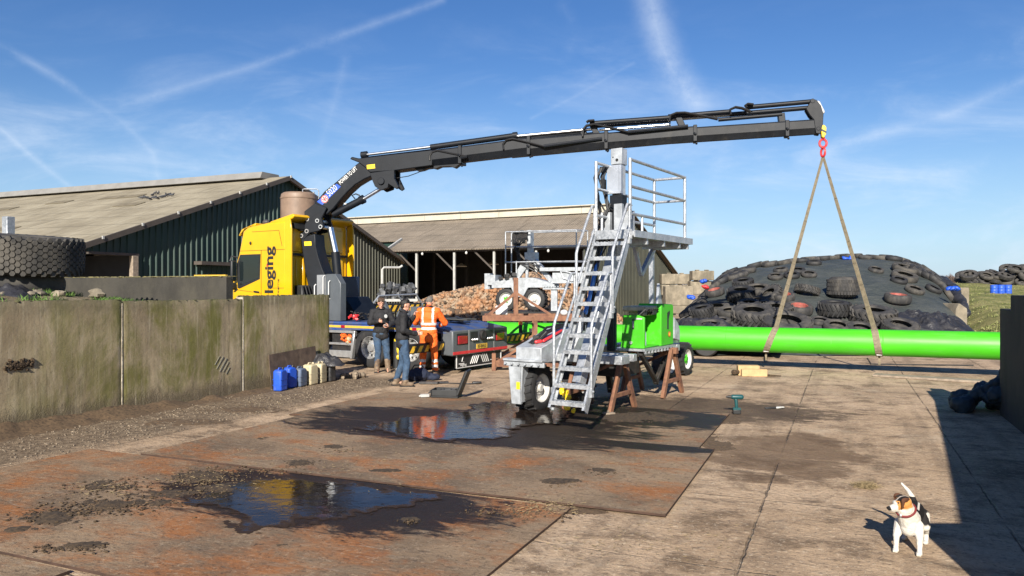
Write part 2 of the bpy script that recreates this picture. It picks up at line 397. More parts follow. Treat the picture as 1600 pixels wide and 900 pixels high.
def m_wall():
    """weathered cast concrete: algae, run marks, paler scoured bands, darker foot"""
    mt, nt, b, tc = newmat('mossy cast concrete'); x, y, z = nt.sep(tc)
    base = nt.mix(nt.step(nt.noise(tc, 1.1, 8, .62), .3, .7), (.43, .345, .215), (.27, .208, .125))
    run = nt.noise(nt.map(tc, (3.2, 3.2, .5)), 1.5, 8, .68, .25)
    base = nt.mix(nt.step(run, .50, .72, 0, .55), base, (.60, .51, .35))
    run2 = nt.noise(nt.map(tc, (2.2, 2.2, .4), (0, 0, 0), (7, 3, 1)), 1.9, 8, .68, .3)
    base = nt.mix(nt.step(run2, .52, .72, 0, .55), base, (.095, .075, .05))
    moss = nt.m('MULTIPLY', nt.step(nt.noise(nt.map(tc, (.9, .9, .5), (0, 0, 0), (2.7, 0, 1.3)), 1.15, 8, .68, .4), .43, .60), nt.step(run, .28, .6, .45, 1))
    moss = nt.m('MULTIPLY', moss, nt.step(y, 6.0, 9.6, .30, 1.0))
    base = nt.mix(nt.m('MULTIPLY', moss, .88), base, (.135, .135, .016))
    top = nt.m('MULTIPLY', nt.step(nt.m('ADD', z, nt.m('MULTIPLY', nt.noise(tc, 3.2, 6, .7), .5)), 1.86, 2.2), .55)
    base = nt.mix(top, base, (.10, .092, .055))
    foot = nt.step(nt.m('ADD', z, nt.m('MULTIPLY', nt.m('SUBTRACT', nt.noise(tc, 2.5, 7, .7), .5), .5)), .42, .12, 0, .8)
    base = nt.mix(foot, base, (.115, .088, .055))
    # mud splat and scratched rectangle
    run3 = nt.noise(nt.map(tc, (10, 10, .45)), 2.0, 7, .7); base = nt.mix(nt.step(run3, .52, .70, 0, .38), base, (.085, .068, .035)); run4 = nt.noise(nt.map(tc, (8, 8, .4), (0, 0, 0), (3, 9, 2)), 2.0, 7, .7); base = nt.mix(nt.step(run4, .53, .70, 0, .40), base, (.58, .50, .34))
    spk = nt.step(nt.noise(tc, 26, 5, .7), .63, .72, 0, .8); base = nt.mix(spk, base, (.07, .06, .04))
    spk2 = nt.step(nt.noise(tc, 60, 3, .6), .64, .72, 0, .4); base = nt.mix(spk2, base, (.52, .48, .38))
    nt.L(base, b.inputs['Base Color']); b.inputs['Roughness'].default_value = .92
    h = nt.m('ADD', nt.noise(tc, 9, 8, .7), nt.m('MULTIPLY', nt.m('MULTIPLY', nt.noise(tc, 34, 5, .7), foot), 3.))
    nt.L(nt.bump(h, .007), b.inputs['Normal']); return mt
M_WALL = m_wall()
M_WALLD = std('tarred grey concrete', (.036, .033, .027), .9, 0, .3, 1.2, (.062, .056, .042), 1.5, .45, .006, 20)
M_MORTAR = std('pale joint mortar', (.48, .43, .34), .9, 0, .3, 12, (.20, .16, .10), 9, .5, .01, 40)

def m_ground():
    mt, nt, b, tc = newmat('yard concrete and gravel')
    V = nt.map(tc, (1, 1, 1), (0, 0, -YARD))           # x: across the slab, y: along the walls
    x, y, z = nt.sep(V)
    big = nt.noise(V, .28, 7, .62, .3); mid = nt.noise(V, 1.4, 9, .68, .25); fine = nt.noise(V, 16, 8, .72)
    c = nt.mix(nt.step(big, .3, .7), (.54, .395, .262), (.36, .250, .155))
    c = nt.mix(nt.step(mid, .47, .64, 0, .80), c, (.150, .100, .060))
    c = nt.mix(nt.step(nt.noise(V, 2.6, 9, .7), .56, .74, 0, .6), c, (.43, .36, .27))
    scr = nt.noise(nt.map(V, (.55, 5.5, 1), (0, 0, R(14))), 2.2, 7, .68)
    c = nt.mix(nt.step(scr, .54, .74, 0, .62), c, (.11, .078, .050))
    scr2 = nt.noise(nt.map(V, (.5, 7, 1), (0, 0, R(-6)), (3, 9, 0)), 3.1, 6, .68)
    c = nt.mix(nt.step(scr2, .58, .76, 0, .5), c, (.42, .36, .28))
    # wheel tracks swept along the slab
    trk = nt.m('MULTIPLY', nt.step(nt.noise(nt.map(V, (1.6, .10, 1)), 1.3, 5, .55), .50, .66), .5)
    c = nt.mix(trk, c, (.17, .12, .078))
    # slab joints
    wj = nt.m('MULTIPLY', nt.m('SUBTRACT', nt.noise(V, 7, 4), .5), .05)
    def joint(q, off):
        f = nt.m('ABSOLUTE', nt.m('SUBTRACT', nt.m('FRACT', nt.m('DIVIDE', nt.m('ADD', nt.m('ADD', q, off), wj), 2.05)), .5))
        return nt.step(f, .4985-.006, .4985)
    j = nt.m('MULTIPLY', nt.m('MAXIMUM', joint(x, .72), joint(y, .3)), nt.step(nt.noise(V, .8, 5, .6), .34, .58))
    c = nt.mix(nt.m('MULTIPLY', j, .5), c, (.060, .045, .032))
    # grit: small pale and dark grains everywhere
    c = nt.mix(nt.step(fine, .54, .64, 0, .6), c, (.62, .50, .355)); c = nt.mix(nt.step(nt.noise(V, 24, 6, .74), .53, .64, 0, .62), c, (.070, .050, .034)); c = nt.mix(nt.step(nt.noise(nt.map(V, (1, 1, 1), (0, 0, 0), (5, 5, 0)), 6, 9, .76), .54, .62, 0, .45), c, (.115, .078, .050)); c = nt.mix(nt.step(nt.vor(V, 26), .16, .10, 0, .45), c, (.62, .54, .42))
    blot = nt.noise(V, .75, 10, .75, .2); c = nt.mix(nt.step(blot, .56, .70, 0, .7), c, (.105, .070, .043)); c = nt.mix(nt.step(nt.noise(nt.map(V, (1, 1, 1), (0, 0, 0), (11, 4, 0)), .6, 9, .72), .56, .72, 0, .5), c, (.50, .41, .30))
    # dung and mud smears on the working lanes
    mud = nt.m('MULTIPLY', nt.step(nt.noise(nt.map(V, (.55, 1.5, 1), (0, 0, R(8)), (5, 1, 0)), 1.0, 9, .72, .3), .57, .68), nt.step(y, 30, 12))
    c = nt.mix(nt.m('MULTIPLY', mud, .75), c, (.088, .060, .038))
    # oil / wet round the steel plates, right of them a brown wash
    dx = nt.m('SUBTRACT', x, -.7); dy = nt.m('SUBTRACT', y, 10.2)
    wash = nt.m('ADD', nt.m('ADD', nt.m('MULTIPLY', dx, dx), nt.m('MULTIPLY', nt.m('MULTIPLY', dy, dy), .35)), nt.m('MULTIPLY', nt.m('SUBTRACT', nt.noise(nt.map(V, (1, 1.7, 1), (0, 0, .5)), 1.2, 10, .76), .5), 4.2))
    c = nt.mix(nt.step(wash, .95, .5, 0, .72), c, (.115, .070, .040))
    ox = nt.m('SUBTRACT', x, -2.2); oy = nt.m('SUBTRACT', y, 13.6); oil = nt.m('ADD', nt.m('ADD', nt.m('MULTIPLY', nt.m('MULTIPLY', ox, ox), .16), nt.m('MULTIPLY', nt.m('MULTIPLY', oy, oy), .55)), nt.m('MULTIPLY', nt.m('SUBTRACT', nt.noise(nt.map(V, (1, 1.7, 1), (0, 0, .2)), 1.5, 10, .76), .5), 4.2))
    c = nt.mix(nt.step(oil, 1.0, .5, 0, .8), c, (.050, .033, .022))
    # gravel strip at the foot of the left wall, gravel past the slab end
    e = nt.m('ADD', x, nt.m('MULTIPLY', nt.m('SUBTRACT', nt.noise(V, .9, 6, .65), .5), 1.1))
    gm = nt.m('MULTIPLY', nt.step(e, -8.75, -9.25), nt.step(y, 15.6, 14.6))
    g = nt.vor(V, 17, out='Color'); gs = nt.sep(g)[0]
    gc = nt.mix(gs, (.105, .074, .047), (.235, .175, .115)); gc = nt.mix(nt.step(nt.vor(V, 42, out='Distance'), .26, .16, 0, .38), gc, (.42, .35, .25))
    gc = nt.mix(nt.step(nt.noise(V, 1.1, 7, .68), .5, .68, 0, .75), gc, (.105, .072, .046))
    c = nt.mix(gm, c, gc)
    nt.L(c, b.inputs['Base Color'])
    rough = nt.mixf(mud, .92, .75); nt.put(b.inputs['Roughness'], rough); b.inputs['Specular IOR Level'].default_value = .3
    h = nt.m('ADD', nt.m('MULTIPLY', mid, 1.6), nt.m('ADD', nt.m('MULTIPLY', fine, .55), nt.m('MULTIPLY', j, -.8)))
    h = nt.m('ADD', h, nt.m('MULTIPLY', gs, nt.m('MULTIPLY', gm, 1.0)))
    nt.L(nt.bump(h, .034), b.inputs['Normal']); return mt
M_GROUND = m_ground()

def m_pipe(name, col):
    """pipe paint with dust on its upper side, rub marks, faint rings"""
    mt, nt, b, tc = newmat(name); n1 = nt.noise(nt.map(tc, (.35, 3, 3)), 2.4, 8, .68); n2 = nt.noise(nt.map(tc, (4, .8, .8)), 3, 7, .7)
    c = nt.mix(nt.step(nt.noise(tc, .7, 5), .35, .7), tuple(v*.86 for v in col), col)
    c = nt.mix(nt.step(n1, .50, .72, 0, .5), c, (.10, .33, .06)); c = nt.mix(nt.step(n2, .64, .76, 0, .5), c, (.14, .27, .08)); c = nt.mix(nt.step(nt.noise(tc, 34, 4, .7), .66, .74, 0, .6), c, (.10, .16, .05))
    nt.L(c, b.inputs['Base Color']); nt.put(b.inputs['Roughness'], nt.mixf(n1, .34, .62)); b.inputs['Specular IOR Level'].default_value = .45
    nt.L(nt.bump(nt.noise(tc, 2.2, 3), .004), b.inputs['Normal']); return mt
M_PIPE = m_pipe('lime green pipe paint', (.058, .455, .010)); M_GREEN = m_pipe('lime green machine paint', (.055, .43, .010))
def m_plate(name, rustamt, off, wet):
    """road plate: rust, bare grey wear, drag marks; wet = list of damp patches (x, y, rx, ry)"""
    mt, nt, b, tc = newmat(name); V = nt.map(tc, (1, 1, 1), (0, 0, 0), off)
    big = nt.noise(V, .55, 8, .64, .4); mid = nt.noise(V, 2.4, 9, .68, .3)
    c = nt.mix(nt.step(big, .36, .64), (.145, .103, .067), (.275, .195, .122))
    c = nt.mix(nt.m('MULTIPLY', nt.step(nt.noise(nt.map(V, (1, 1.6, 1), (0, 0, .3)), .8, 9, .70, .3), .60-rustamt*.26, .74-rustamt*.16), .85), c, (.31, .118, .036))
    c = nt.mix(nt.step(mid, .52, .72, 0, .7), c, (.24, .095, .038))
    drag = nt.noise(nt.map(V, (.7, 7, 1), (0, 0, R(24))), 2.2, 7, .68); c = nt.mix(nt.step(drag, .56, .74, 0, .62), c, (.30, .255, .20))
    drag2 = nt.noise(nt.map(V, (.8, 6, 1), (0, 0, R(-18)), (4, 2, 0)), 2.4, 7, .68); c = nt.mix(nt.step(drag2, .55, .72, 0, .66), c, (.070, .050, .038))
    c = nt.mix(nt.step(nt.noise(V, 20, 7, .74), .54, .64, 0, .5), c, (.40, .30, .20)); c = nt.mix(nt.step(nt.noise(V, 25, 7, .74), .53, .63, 0, .6), c, (.05, .036, .028))
    fs_ = nt.noise(nt.map(V, (1.0, 9, 1), (0, 0, R(20)), (2, 5, 0)), 5.5, 7, .72); c = nt.mix(nt.step(fs_, .55, .68, 0, .65), c, (.085, .058, .040)); fs2 = nt.noise(nt.map(V, (1.0, 8, 1), (0, 0, R(-12)), (7, 1, 0)), 6.5, 7, .72); c = nt.mix(nt.step(fs2, .56, .69, 0, .6), c, (.36, .29, .215))
    # raised anti-slip lozenges showing through where worn
    q = nt.sep(nt.map(V, (1, 1, 1), (0, 0, R(45)))); loz = nt.m('MULTIPLY', nt.m('SINE', nt.m('MULTIPLY', q[0], 68)), nt.m('SINE', nt.m('MULTIPLY', q[1], 68)))
    loz = nt.m('MULTIPLY', loz, nt.step(nt.noise(V, 1.0, 4), .50, .66))
    c = nt.mix(nt.m('MULTIPLY', nt.step(loz, .35, .7), .10), c, (.33, .29, .24))
    w_ = None; x, y, z = nt.sep(tc)
    for wx, wy, rx, ry in wet:
        ex = nt.m('DIVIDE', nt.m('SUBTRACT', x, wx), rx); ey = nt.m('DIVIDE', nt.m('SUBTRACT', y, wy), ry)
        r2 = nt.m('ADD', nt.m('MULTIPLY', ex, ex), nt.m('MULTIPLY', ey, ey)); w_ = r2 if w_ is None else nt.m('MINIMUM', w_, r2)
    rough = nt.mixf(mid, .62, .92)
    if w_ is not None:
        nn = nt.noise(nt.map(V, (1, 2.6, 1), (0, 0, .35)), 1.7, 10, .76, .5)
        damp = nt.step(nt.m('ADD', w_, nt.m('MULTIPLY', nt.m('SUBTRACT', nn, .5), 3.4)), 1.3, .8)
        c = nt.mix(nt.m('MULTIPLY', damp, .95), c, (.014, .010, .008)); rough = nt.mixf(damp, rough, .55)
    nt.L(c, b.inputs['Base Color']); nt.put(b.inputs['Roughness'], rough); b.inputs['Specular IOR Level'].default_value = .2
    h = nt.m('ADD', nt.m('MULTIPLY', mid, 1.2), nt.m('ADD', nt.m('MULTIPLY', nt.noise(V, 26, 6, .7), .5), nt.m('MULTIPLY', loz, .07)))
    nt.L(nt.bump(h, .014), b.inputs['Normal']); return mt
def m_puddle():
    mt, nt, b, tc = newmat('muddy rain water')
    n1 = nt.noise(tc, 3.2, 8, .7)
    flo = nt.step(nt.noise(nt.map(tc, (1, 2, 1), (0, 0, .3)), 4.5, 8, .72, .3), .57, .66)
    dep = nt.node('ShaderNodeAttribute', attribute_name='depth').outputs['Fac']; sh = nt.step(nt.m('ADD', dep, nt.m('MULTIPLY', nt.m('SUBTRACT', nt.noise(nt.map(tc, (1, 2, 1)), 9, 8, .75), .5), .16)), .13, .03)   # shallow, silty margin
    nt.L(nt.mix(sh, nt.mix(nt.step(n1, .4, .7), (.012, .009, .008), (.026, .018, .013)), (.040, .025, .016)), b.inputs['Base Color'])
    nt.put(b.inputs['Roughness'], nt.m('MAXIMUM', nt.mixf(flo, .07, .5), nt.mixf(sh, .0, .55))); b.inputs['IOR'].default_value = 1.2
    nt.L(nt.bump(nt.noise(tc, 7, 4), .0022), b.inputs['Normal']); return mt
M_PUDDLE = m_puddle()

def m_roof(name, c0, c1, c2, pitch, ax):
    """corrugated fibre cement: sheet rows, lichens, slipped darker sheets"""
    mt, nt, b, tc = newmat(name); c_ = nt.sep(tc); q, s_ = c_[0], c_[1]
    n1 = nt.noise(tc, .35, 8, .65); n2 = nt.noise(nt.map(tc, (2.5, .5, 1)), 1.2, 8, .68)
    c = nt.mix(nt.step(n1, .32, .68), c0, c1); c = nt.mix(nt.step(n2, .50, .72, 0, .55), c, c2)
    n4 = nt.noise(nt.map(tc, (1.6, .16, 1), (0, 0, .25)), 1.5, 7, .68); c = nt.mix(nt.step(n4, .54, .70, 0, .65), c, tuple(v*.55 for v in c1)); c = nt.mix(nt.step(nt.noise(tc, 2.2, 8, .7), .56, .74, 0, .6), c, tuple(v*.5 for v in c0))
    c = nt.mix(nt.step(nt.noise(tc, 9, 6, .7), .58, .72, 0, .5), c, tuple(v*.45 for v in c0))
    lap = nt.m('FRACT', nt.m('DIVIDE', s_, 1.5)); lapm = nt.step(lap, .06, .0)
    c = nt.mix(nt.m('MULTIPLY', lapm, .45), c, tuple(v*.35 for v in c0))
    rib = nt.m('FRACT', nt.m('DIVIDE', q, 1.05)); ribm = nt.step(rib, .05, 0.)
    c = nt.mix(nt.m('MULTIPLY', ribm, .45), c, tuple(v*.4 for v in c0))
    nt.L(c, b.inputs['Base Color']); b.inputs['Roughness'].default_value = .92; b.inputs['Specular IOR Level'].default_value = .2
    wv = nt.m('SINE', nt.m('MULTIPLY', q, 2*PI/pitch))
    nt.L(nt.bump(nt.m('ADD', wv, nt.m('MULTIPLY', lapm, -1.)), .02), b.inputs['Normal']); return mt
M_ROOFL = m_roof('lichened corrugated roof', (.335, .295, .215), (.22, .19, .135), (.42, .38, .29), .177, 0)
M_ROOFR = m_roof('brown corrugated roof', (.26, .215, .165), (.185, .155, .12), (.33, .28, .22), .177, 0)
M_CLAD = std('dark green cladding sheet', (.013, .038, .030), .5, .1, .15, .8, (.035, .05, .04), 1, .3)
M_CLADB = std('olive brown cladding sheet', (.055, .056, .038), .55, .1, .15, .8, (.085, .08, .055), 1, .3)
M_FASCIA = std('dark roof edge trim', (.075, .062, .052), .7, 0, .15, 2)
M_RIDGE = std('grey ridge capping', (.19, .185, .175), .8, 0, .1, 2, (.18, .17, .15), 2, .3)
M_RIDGEW = std('pale ridge vent', (.44, .405, .33), .8, 0, .1, 2, (.40, .37, .30), 3, .4)
def m_tarp():
    mt, nt, b, tc = newmat('silage cover net'); 
    n1 = nt.noise(tc, .6, 8, .65); n2 = nt.noise(nt.map(tc, (.6, 3, 3)), 2.2, 6, .65)
    c = nt.mix(nt.step(n1, .35, .68), (.034, .042, .040), (.062, .068, .062)); c = nt.mix(nt.step(n2, .54, .72, 0, .5), c, (.115, .115, .10))
    nt.L(c, b.inputs['Base Color']); b.inputs['Roughness'].default_value = .62
    nt.L(nt.bump(nt.m('ADD', nt.noise(tc, 3, 6, .65), nt.m('MULTIPLY', n2, .5)), .09), b.inputs['Normal']); return mt
M_TARP = m_tarp()
M_FILM = std('crumpled black film', (.022, .022, .026), .45, 0, .3, 2, (.075, .07, .065), 2, .35, .05, 6)
def m_bank(name, g, d):
    mt, nt, b, tc = newmat(name)
    n1 = nt.noise(tc, .8, 8, .68); n2 = nt.noise(tc, 7, 8, .7)
    c = nt.mix(nt.step(n1, .38, .62), g, d); c = nt.mix(nt.step(n2, .48, .66, 0, .7), c, tuple(v*.45 for v in g)); c = nt.mix(nt.step(nt.noise(tc, 24, 5, .7), .58, .7, 0, .6), c, tuple(min(1, v*1.7) for v in d))
    nt.L(c, b.inputs['Base Color']); b.inputs['Roughness'].default_value = .95; b.inputs['Specular IOR Level'].default_value = .2
    nt.L(nt.bump(nt.m('ADD', n1, n2), .08), b.inputs['Normal']); return mt
M_BANKL = m_bank('stony turf', (.16, .125, .075), (.25, .205, .13))
M_BANKR = m_bank('tussocky winter grass', (.13, .145, .040), (.30, .27, .115))
M_PIGEON = std('grey feathers', (.05, .052, .06), .8, 0, .4, 20)
# ================================================================ SETTING
g = MB(); g.X = Matrix.Rotation(YARD, 4, 'Z')
g.add([(-1500, -700, 0), (1500, -700, 0), (1500, 2500, 0), (-1500, 2500, 0)], [(0, 1, 2, 3)])
tag(g.build('ground', M_GROUND), kind='structure')

# ---- banks of earth
def bank_left(i, j):
    a = -11.12-i*14; b = -3+j*14.6
    n_ = noise.noise(Vector((a*.7, b*.7, 3)))*.07+noise.noise(Vector((a*2.3, b*2.3, 1)))*.035
    z_ = 1.86+.16*min(1, i*14/1.5)-.32*max(0, (b-8.6)/2.9)+n_
    return ab(a, b, z_)
m = MB(); m.sheet(bank_left, 90, 90); 
tag(m.build('earth_bank', M_BANKL, sharp=180), kind='structure')
def bank_right(i, j):
    X = 15.5+i*75+j*5; Y = 26+j*85
    t = max(0, min(1, (Y-26.5)/30)); up = max(0, min(1, (X-15.5-(Y-26)*.42)/3.0))
    z_ = (.45+2.0*t**.75)*(up*up*(3-2*up))+noise.noise(Vector((X*.35, Y*.35, 0)))*.16*up+noise.noise(Vector((X*1.3, Y*1.3, 5)))*.06*up-.05*(1-up)
    return Vector((X, Y, z_))
m = MB(); m.sheet(bank_right, 150, 150); tag(m.build('grass_bank', M_BANKR, sharp=180), kind='structure')
def bankz(X, Y):
    t = max(0, min(1, (Y-26.5)/30)); up = max(0, min(1, (X-15.5-(Y-26)*.42)/3.0)); return (.45+2.0*t**.75)*(up*up*(3-2*up))
# dry tussocks on the bank, green blades on the left bank
def blades(m, P, h, wd, lean=.5):
    an = random.uniform(0, 2*PI); d = Vector((math.cos(an), math.sin(an), 0)); s_ = Vector((-d.y, d.x, 0))*wd
    l = Vector((random.uniform(-1, 1), random.uniform(-1, 1), 0))*lean*h
    m.add([P-s_, P+s_, P+Vector((0, 0, h*.6))+l*.4+s_*.6, P+Vector((0, 0, h))+l], [(0, 1, 2), (0, 2, 3)])
m = MB()
for k in range(2600):
    Y = 26.8+34*random.random()**1.6; X = 16.3+(Y-26)*.42+random.random()**1.3*(6+(Y-26)*.5)
    if noise.noise(Vector((X*.5, Y*.5, 0))) < -.12: continue
    P = Vector((X, Y, bankz(X, Y)+noise.noise(Vector((X*.35, Y*.35, 0)))*.16+noise.noise(Vector((X*1.3, Y*1.3, 5)))*.06-.03))
    for q in range(5): blades(m, P+Vector((random.uniform(-.18, .18), random.uniform(-.18, .18), 0)), random.uniform(.04, .12), .022, .9)
tag(m.build('dry_grass', M_DRYG, sharp=180), kind='stuff')
m = MB()
for k in range(4200):
    a = -11.2-random.random()**1.5*1.9; b = 8.0+random.gauss(1.2, .9)
    if b > 11.2 or noise.noise(Vector((a*1.6, b*1.6, 7))) < -.05: continue
    P = ab(a, b, 1.86+.16*min(1, (-11.12-a)/1.5)-.32*max(0, (b-8.6)/2.9)-.01)
    blades(m, P, random.uniform(.04, .13), .007, .7)
tag(m.build('green_grass', M_GRASS, sharp=180), kind='stuff')

# ---- steel road plates (each can be lifted) and the puddles on them
M_EDGE = std('dark rusted plate edge', (.055, .030, .020), .9, 0, .3, 8)
def plate(name, a0, a1, b0, b1, z0, rot, mat, label):
    m = MB(); W, H = a1-a0, b1-b0; t = .022; nn = 24
    top = lambda i, j: Vector(((i-.5)*W, (j-.5)*H, t+.006*noise.noise(Vector(((i-.5)*W*.5, (j-.5)*H*.5, a0)))))
    m.sheet(top, nn, nn); k = len(m.v)
    ring = [(i, 0) for i in range(nn)]+[(nn, j) for j in range(nn)]+[(nn-i, nn) for i in range(nn)]+[(0, nn-j) for j in range(nn)]
    idx = [j*(nn+1)+i for i, j in ring]; low = []
    for q in idx: m.v.append(Vector((m.v[q].x, m.v[q].y, 0))); low.append(len(m.v)-1)
    for q in range(len(idx)):
        r = (q+1) % len(idx); m.f.append([idx[r], idx[q], low[q], low[r]]); m.mi.append(1)
    o = m.build(name, [mat, M_EDGE], sharp=30); o.location = ab((a0+a1)/2, (b0+b1)/2, z0); o.rotation_euler = (0, 0, YARD+R(rot))
    return tag(o, label, 'steel plate', 'steel road plates')
M_PL1 = m_plate('orange rusted road plate', .68, (3, 1, 0), [(.9, .80, 1.85, .90)])
M_PL2 = m_plate('grey brown road plate', .45, (8, 4, 0), [(-.5, 1.2, 2.6, .70), (2.2, 1.4, 1.3, .3)])
M_PL4 = m_plate('plain brown road plate', .4, (2, 7, 0), [])
M_PL3 = m_plate('oil stained road plate', .28, (1, 9, 0), [(-.3, -.9, 2.7, .95), (2.0, .6, 1.7, .95)])
plate('steel_plate', -8.9, -2.36, 3.87, 6.80, .004, 0, M_PL1, 'orange rusted steel road plate nearest the camera, holding the puddle that mirrors the yellow lorry')
plate('steel_plate', -8.05, -1.50, 6.86, 9.94, .016, .6, M_PL2, 'grey brown steel road plate lying between the two puddles')
plate('steel_plate', -8.35, -1.72, 9.97, 12.92, .008, 0, M_PL3, 'oil stained steel road plate under the ladder foot and the open black case')
plate('steel_plate', -9.4, -5.2, .85, 3.80, .004, .4, M_PL4, 'brown steel plate of which only a strip shows at the lower left')
def gp(px, py, z_=0.):
    D = 1186*(2.1-z_)/(py-450); return Vector(((px-800)/1186*D, D, z_))
def inside(P, x_, y_):
    """signed distance to a ground polygon, positive inside"""
    d2 = 1e9; c = False; n_ = len(P)
    for i in range(n_):
        a, b = P[i-1], P[i]; ex, ey = b.x-a.x, b.y-a.y; t = max(0, min(1, ((x_-a.x)*ex+(y_-a.y)*ey)/(ex*ex+ey*ey)))
        d2 = min(d2, (x_-a.x-t*ex)**2+(y_-a.y-t*ey)**2)
        if (a.y > y_) != (b.y > y_) and x_ < (b.x-a.x)*(y_-a.y)/(b.y-a.y)+a.x: c = not c
    return math.sqrt(d2)*(1 if c else -1)
def puddle(name, pts, z_, amp, label):
    P = [gp(*p) for p in pts]; x0, x1 = min(p.x for p in P)-.3, max(p.x for p in P)+.3; y0, y1 = min(p.y for p in P)-.3, max(p.y for p in P)+.3; h = .012
    nx, ny = int((x1-x0)/h), int((y1-y0)/h); ok = {}
    for j in range(ny):
        for i in range(nx):
            x_, y_ = x0+i*h, y0+j*h; q = Vector((x_*.9165-y_*.4, x_*.4+y_*.9165, 0)); q = Vector((q.x*.92-q.y*.38, q.x*.38+q.y*.92, 0))
            k = noise.noise(Vector((q.x*1.2, q.y*4.2, 1)))+.6*noise.noise(Vector((q.x*4, q.y*13, 2)))+.4*noise.noise(Vector((x_*14, y_*24, 4)))
            dv = inside(P, x_, y_)+k*amp*2.1
            if dv > 0: ok[i, j] = dv
    vi = {}; vs = []; fs = []
    dp = []
    def vid(i, j):
        if (i, j) not in vi: vi[i, j] = len(vs); vs.append((x0+i*h, y0+j*h, z_)); dp.append(ok.get((i, j), 0.))
        return vi[i, j]
    for i, j in ok: fs.append((vid(i, j), vid(i+1, j), vid(i+1, j+1), vid(i, j+1)))
    me = bpy.data.meshes.new(name); me.from_pydata(vs, [], fs); me.materials.append(M_PUDDLE); me.attributes.new('depth', 'FLOAT', 'POINT').data.foreach_set('value', dp)
    o = bpy.data.objects.new(name, me); COL.objects.link(o); return tag(o, label, None, kind='structure')
def muck(name, spots, mat, z0):
    """trampled dung and soil: low crumbly relief that only breaks the surface in patches"""
    m = MB()
    for (px, py, sx, sy, hgt) in spots:
        c = gp(px, py); ex = abs(gp(px+sx, py).x-c.x); ey = abs(gp(px, py-sy).y-c.y)*.9; sd_ = px*.37
        n_ = max(24, min(110, int(ex*2.4/.014))); k_ = max(20, min(90, int(ey*2.4/.018)))
        def fn(i, j):
            u_, v_ = (i-.5)*2.4, (j-.5)*2.4; x_, y_ = c.x+u_*ex, c.y+v_*ey
            f = noise.noise(Vector((x_*3.5, y_*3.5, sd_)))*.9+noise.noise(Vector((x_*10, y_*10, sd_)))*.55+noise.noise(Vector((x_*28, y_*28, 2)))*.40+noise.noise(Vector((x_*60, y_*60, 5)))*.28
            return Vector((x_, y_, z0+hgt*(.35-1.15*(u_*u_+v_*v_)+f)))
        m.sheet(fn, n_, k_)
    return tag(m.build(name, mat, sharp=180), kind='stuff')
muck('trampled_muck', [(175, 762, 62, 13, .020), (90, 812, 75, 15, .020), (205, 792, 95, 14, .022), (322, 747, 60, 14, .026), (350, 768, 70, 12, .018), (130, 857, 50, 8, .014), (75, 860, 34, 7, .012), (250, 775, 80, 10, .018), (30, 832, 40, 8, .014), (420, 856, 40, 6, .010), (640, 815, 24, 5, .010)], M_SOIL, .028)
muck('trampled_muck', [(462, 728, 40, 8, .014), (525, 704, 34, 6, .012), (940, 740, 32, 5, .010), (1000, 655, 70, 9, .010), (880, 757, 40, 6, .010), (600, 740, 30, 4, .008), (410, 690, 40, 5, .010)], M_SOIL, .038)
muck('trampled_muck', [(825, 802, 62, 12, .016), (905, 797, 60, 9, .012), (1112, 690, 34, 16, .010), (380, 640, 90, 6, .018), (300, 660, 90, 7, .02), (1130, 655, 24, 9, .008), (1040, 745, 16, 26, .008)], M_SOILT, .004)
puddle('puddle', [(278, 792), (330, 768), (400, 747), (520, 757), (685, 777), (655, 795), (560, 806), (500, 824), (455, 812), (420, 838), (378, 836), (362, 815), (310, 800)], .033, .085, None)
puddle('puddle', [(570, 672), (640, 655), (715, 648), (745, 634), (800, 630), (860, 640), (900, 652), (870, 668), (810, 672), (790, 688), (720, 695), (640, 690)], .0465, .10, None)

# ---- loose muck, crumbs and stones lying on the plates and along the wall
def litter(name, spots, mat, rmin, rmax, flat=.55):
    m = MB()
    for (px, py, sx, sy, n_, z_) in spots:
        c = gp(px, py, z_); ex = abs(gp(px+sx, py, z_).x-c.x); ey = abs(gp(px, py-sy, z_).y-c.y)
        for k in range(n_):
            r = rmin+(rmax-rmin)*random.random()**2.5
            p = c+Vector((random.gauss(0, .5)*ex, random.gauss(0, .5)*ey, r*flat*.35))
            m.blob(p, (r*random.uniform(.7, 1.5), r*random.uniform(.7, 1.3), r*flat), 6, 4, Rz(random.uniform(0, PI)), .28)
    return tag(m.build(name, mat, sharp=60), kind='stuff')
litter('soil_crumbs', [(175, 760, 60, 13, 220, .03), (90, 805, 70, 14, 230, .03), (200, 790, 90, 14, 240, .03), (320, 745, 50, 13, 320, .03), (330, 770, 60, 12, 200, .03), (130, 857, 45, 7, 90, .03), (75, 858, 30, 6, 60, .03), (820, 800, 50, 11, 240, .02),
    (460, 727, 35, 7, 120, .035), (525, 704, 30, 6, 70, .035), (940, 740, 26, 4, 70, .035), (1000, 655, 60, 8, 60, .03), (640, 815, 22, 4, 40, .03)], M_SOIL, .004, .017)
litter('dried_mud', [(310, 748, 60, 15, 260, .03), (150, 790, 120, 18, 260, .03), (840, 803, 55, 10, 170, .02), (420, 735, 60, 8, 110, .035), (905, 795, 60, 10, 90, .0), (880, 757, 30, 5, 60, .035), (1110, 690, 40, 12, 80, .0), (760, 800, 60, 8, 60, .03), (350, 640, 120, 8, 130, .0), (1240, 640, 60, 8, 20, 0)], M_SOILT, .004, .016)
m = MB()
for k in range(2600):
    a = random.uniform(-10.9, -8.8)-.1; b = random.uniform(2.0, 14.5)
    if noise.noise(Vector((a*1.1, b*1.1, 2))) < -.25: continue
    r = random.uniform(.006, .022); m.blob(ab(a, b, r*.3), (r, r*random.uniform(.6, 1), r*.55), 5, 3, Rz(random.uniform(0, PI)), .2)
tag(m.build('gravel', M_STONE, sharp=50), kind='stuff')
m = MB()
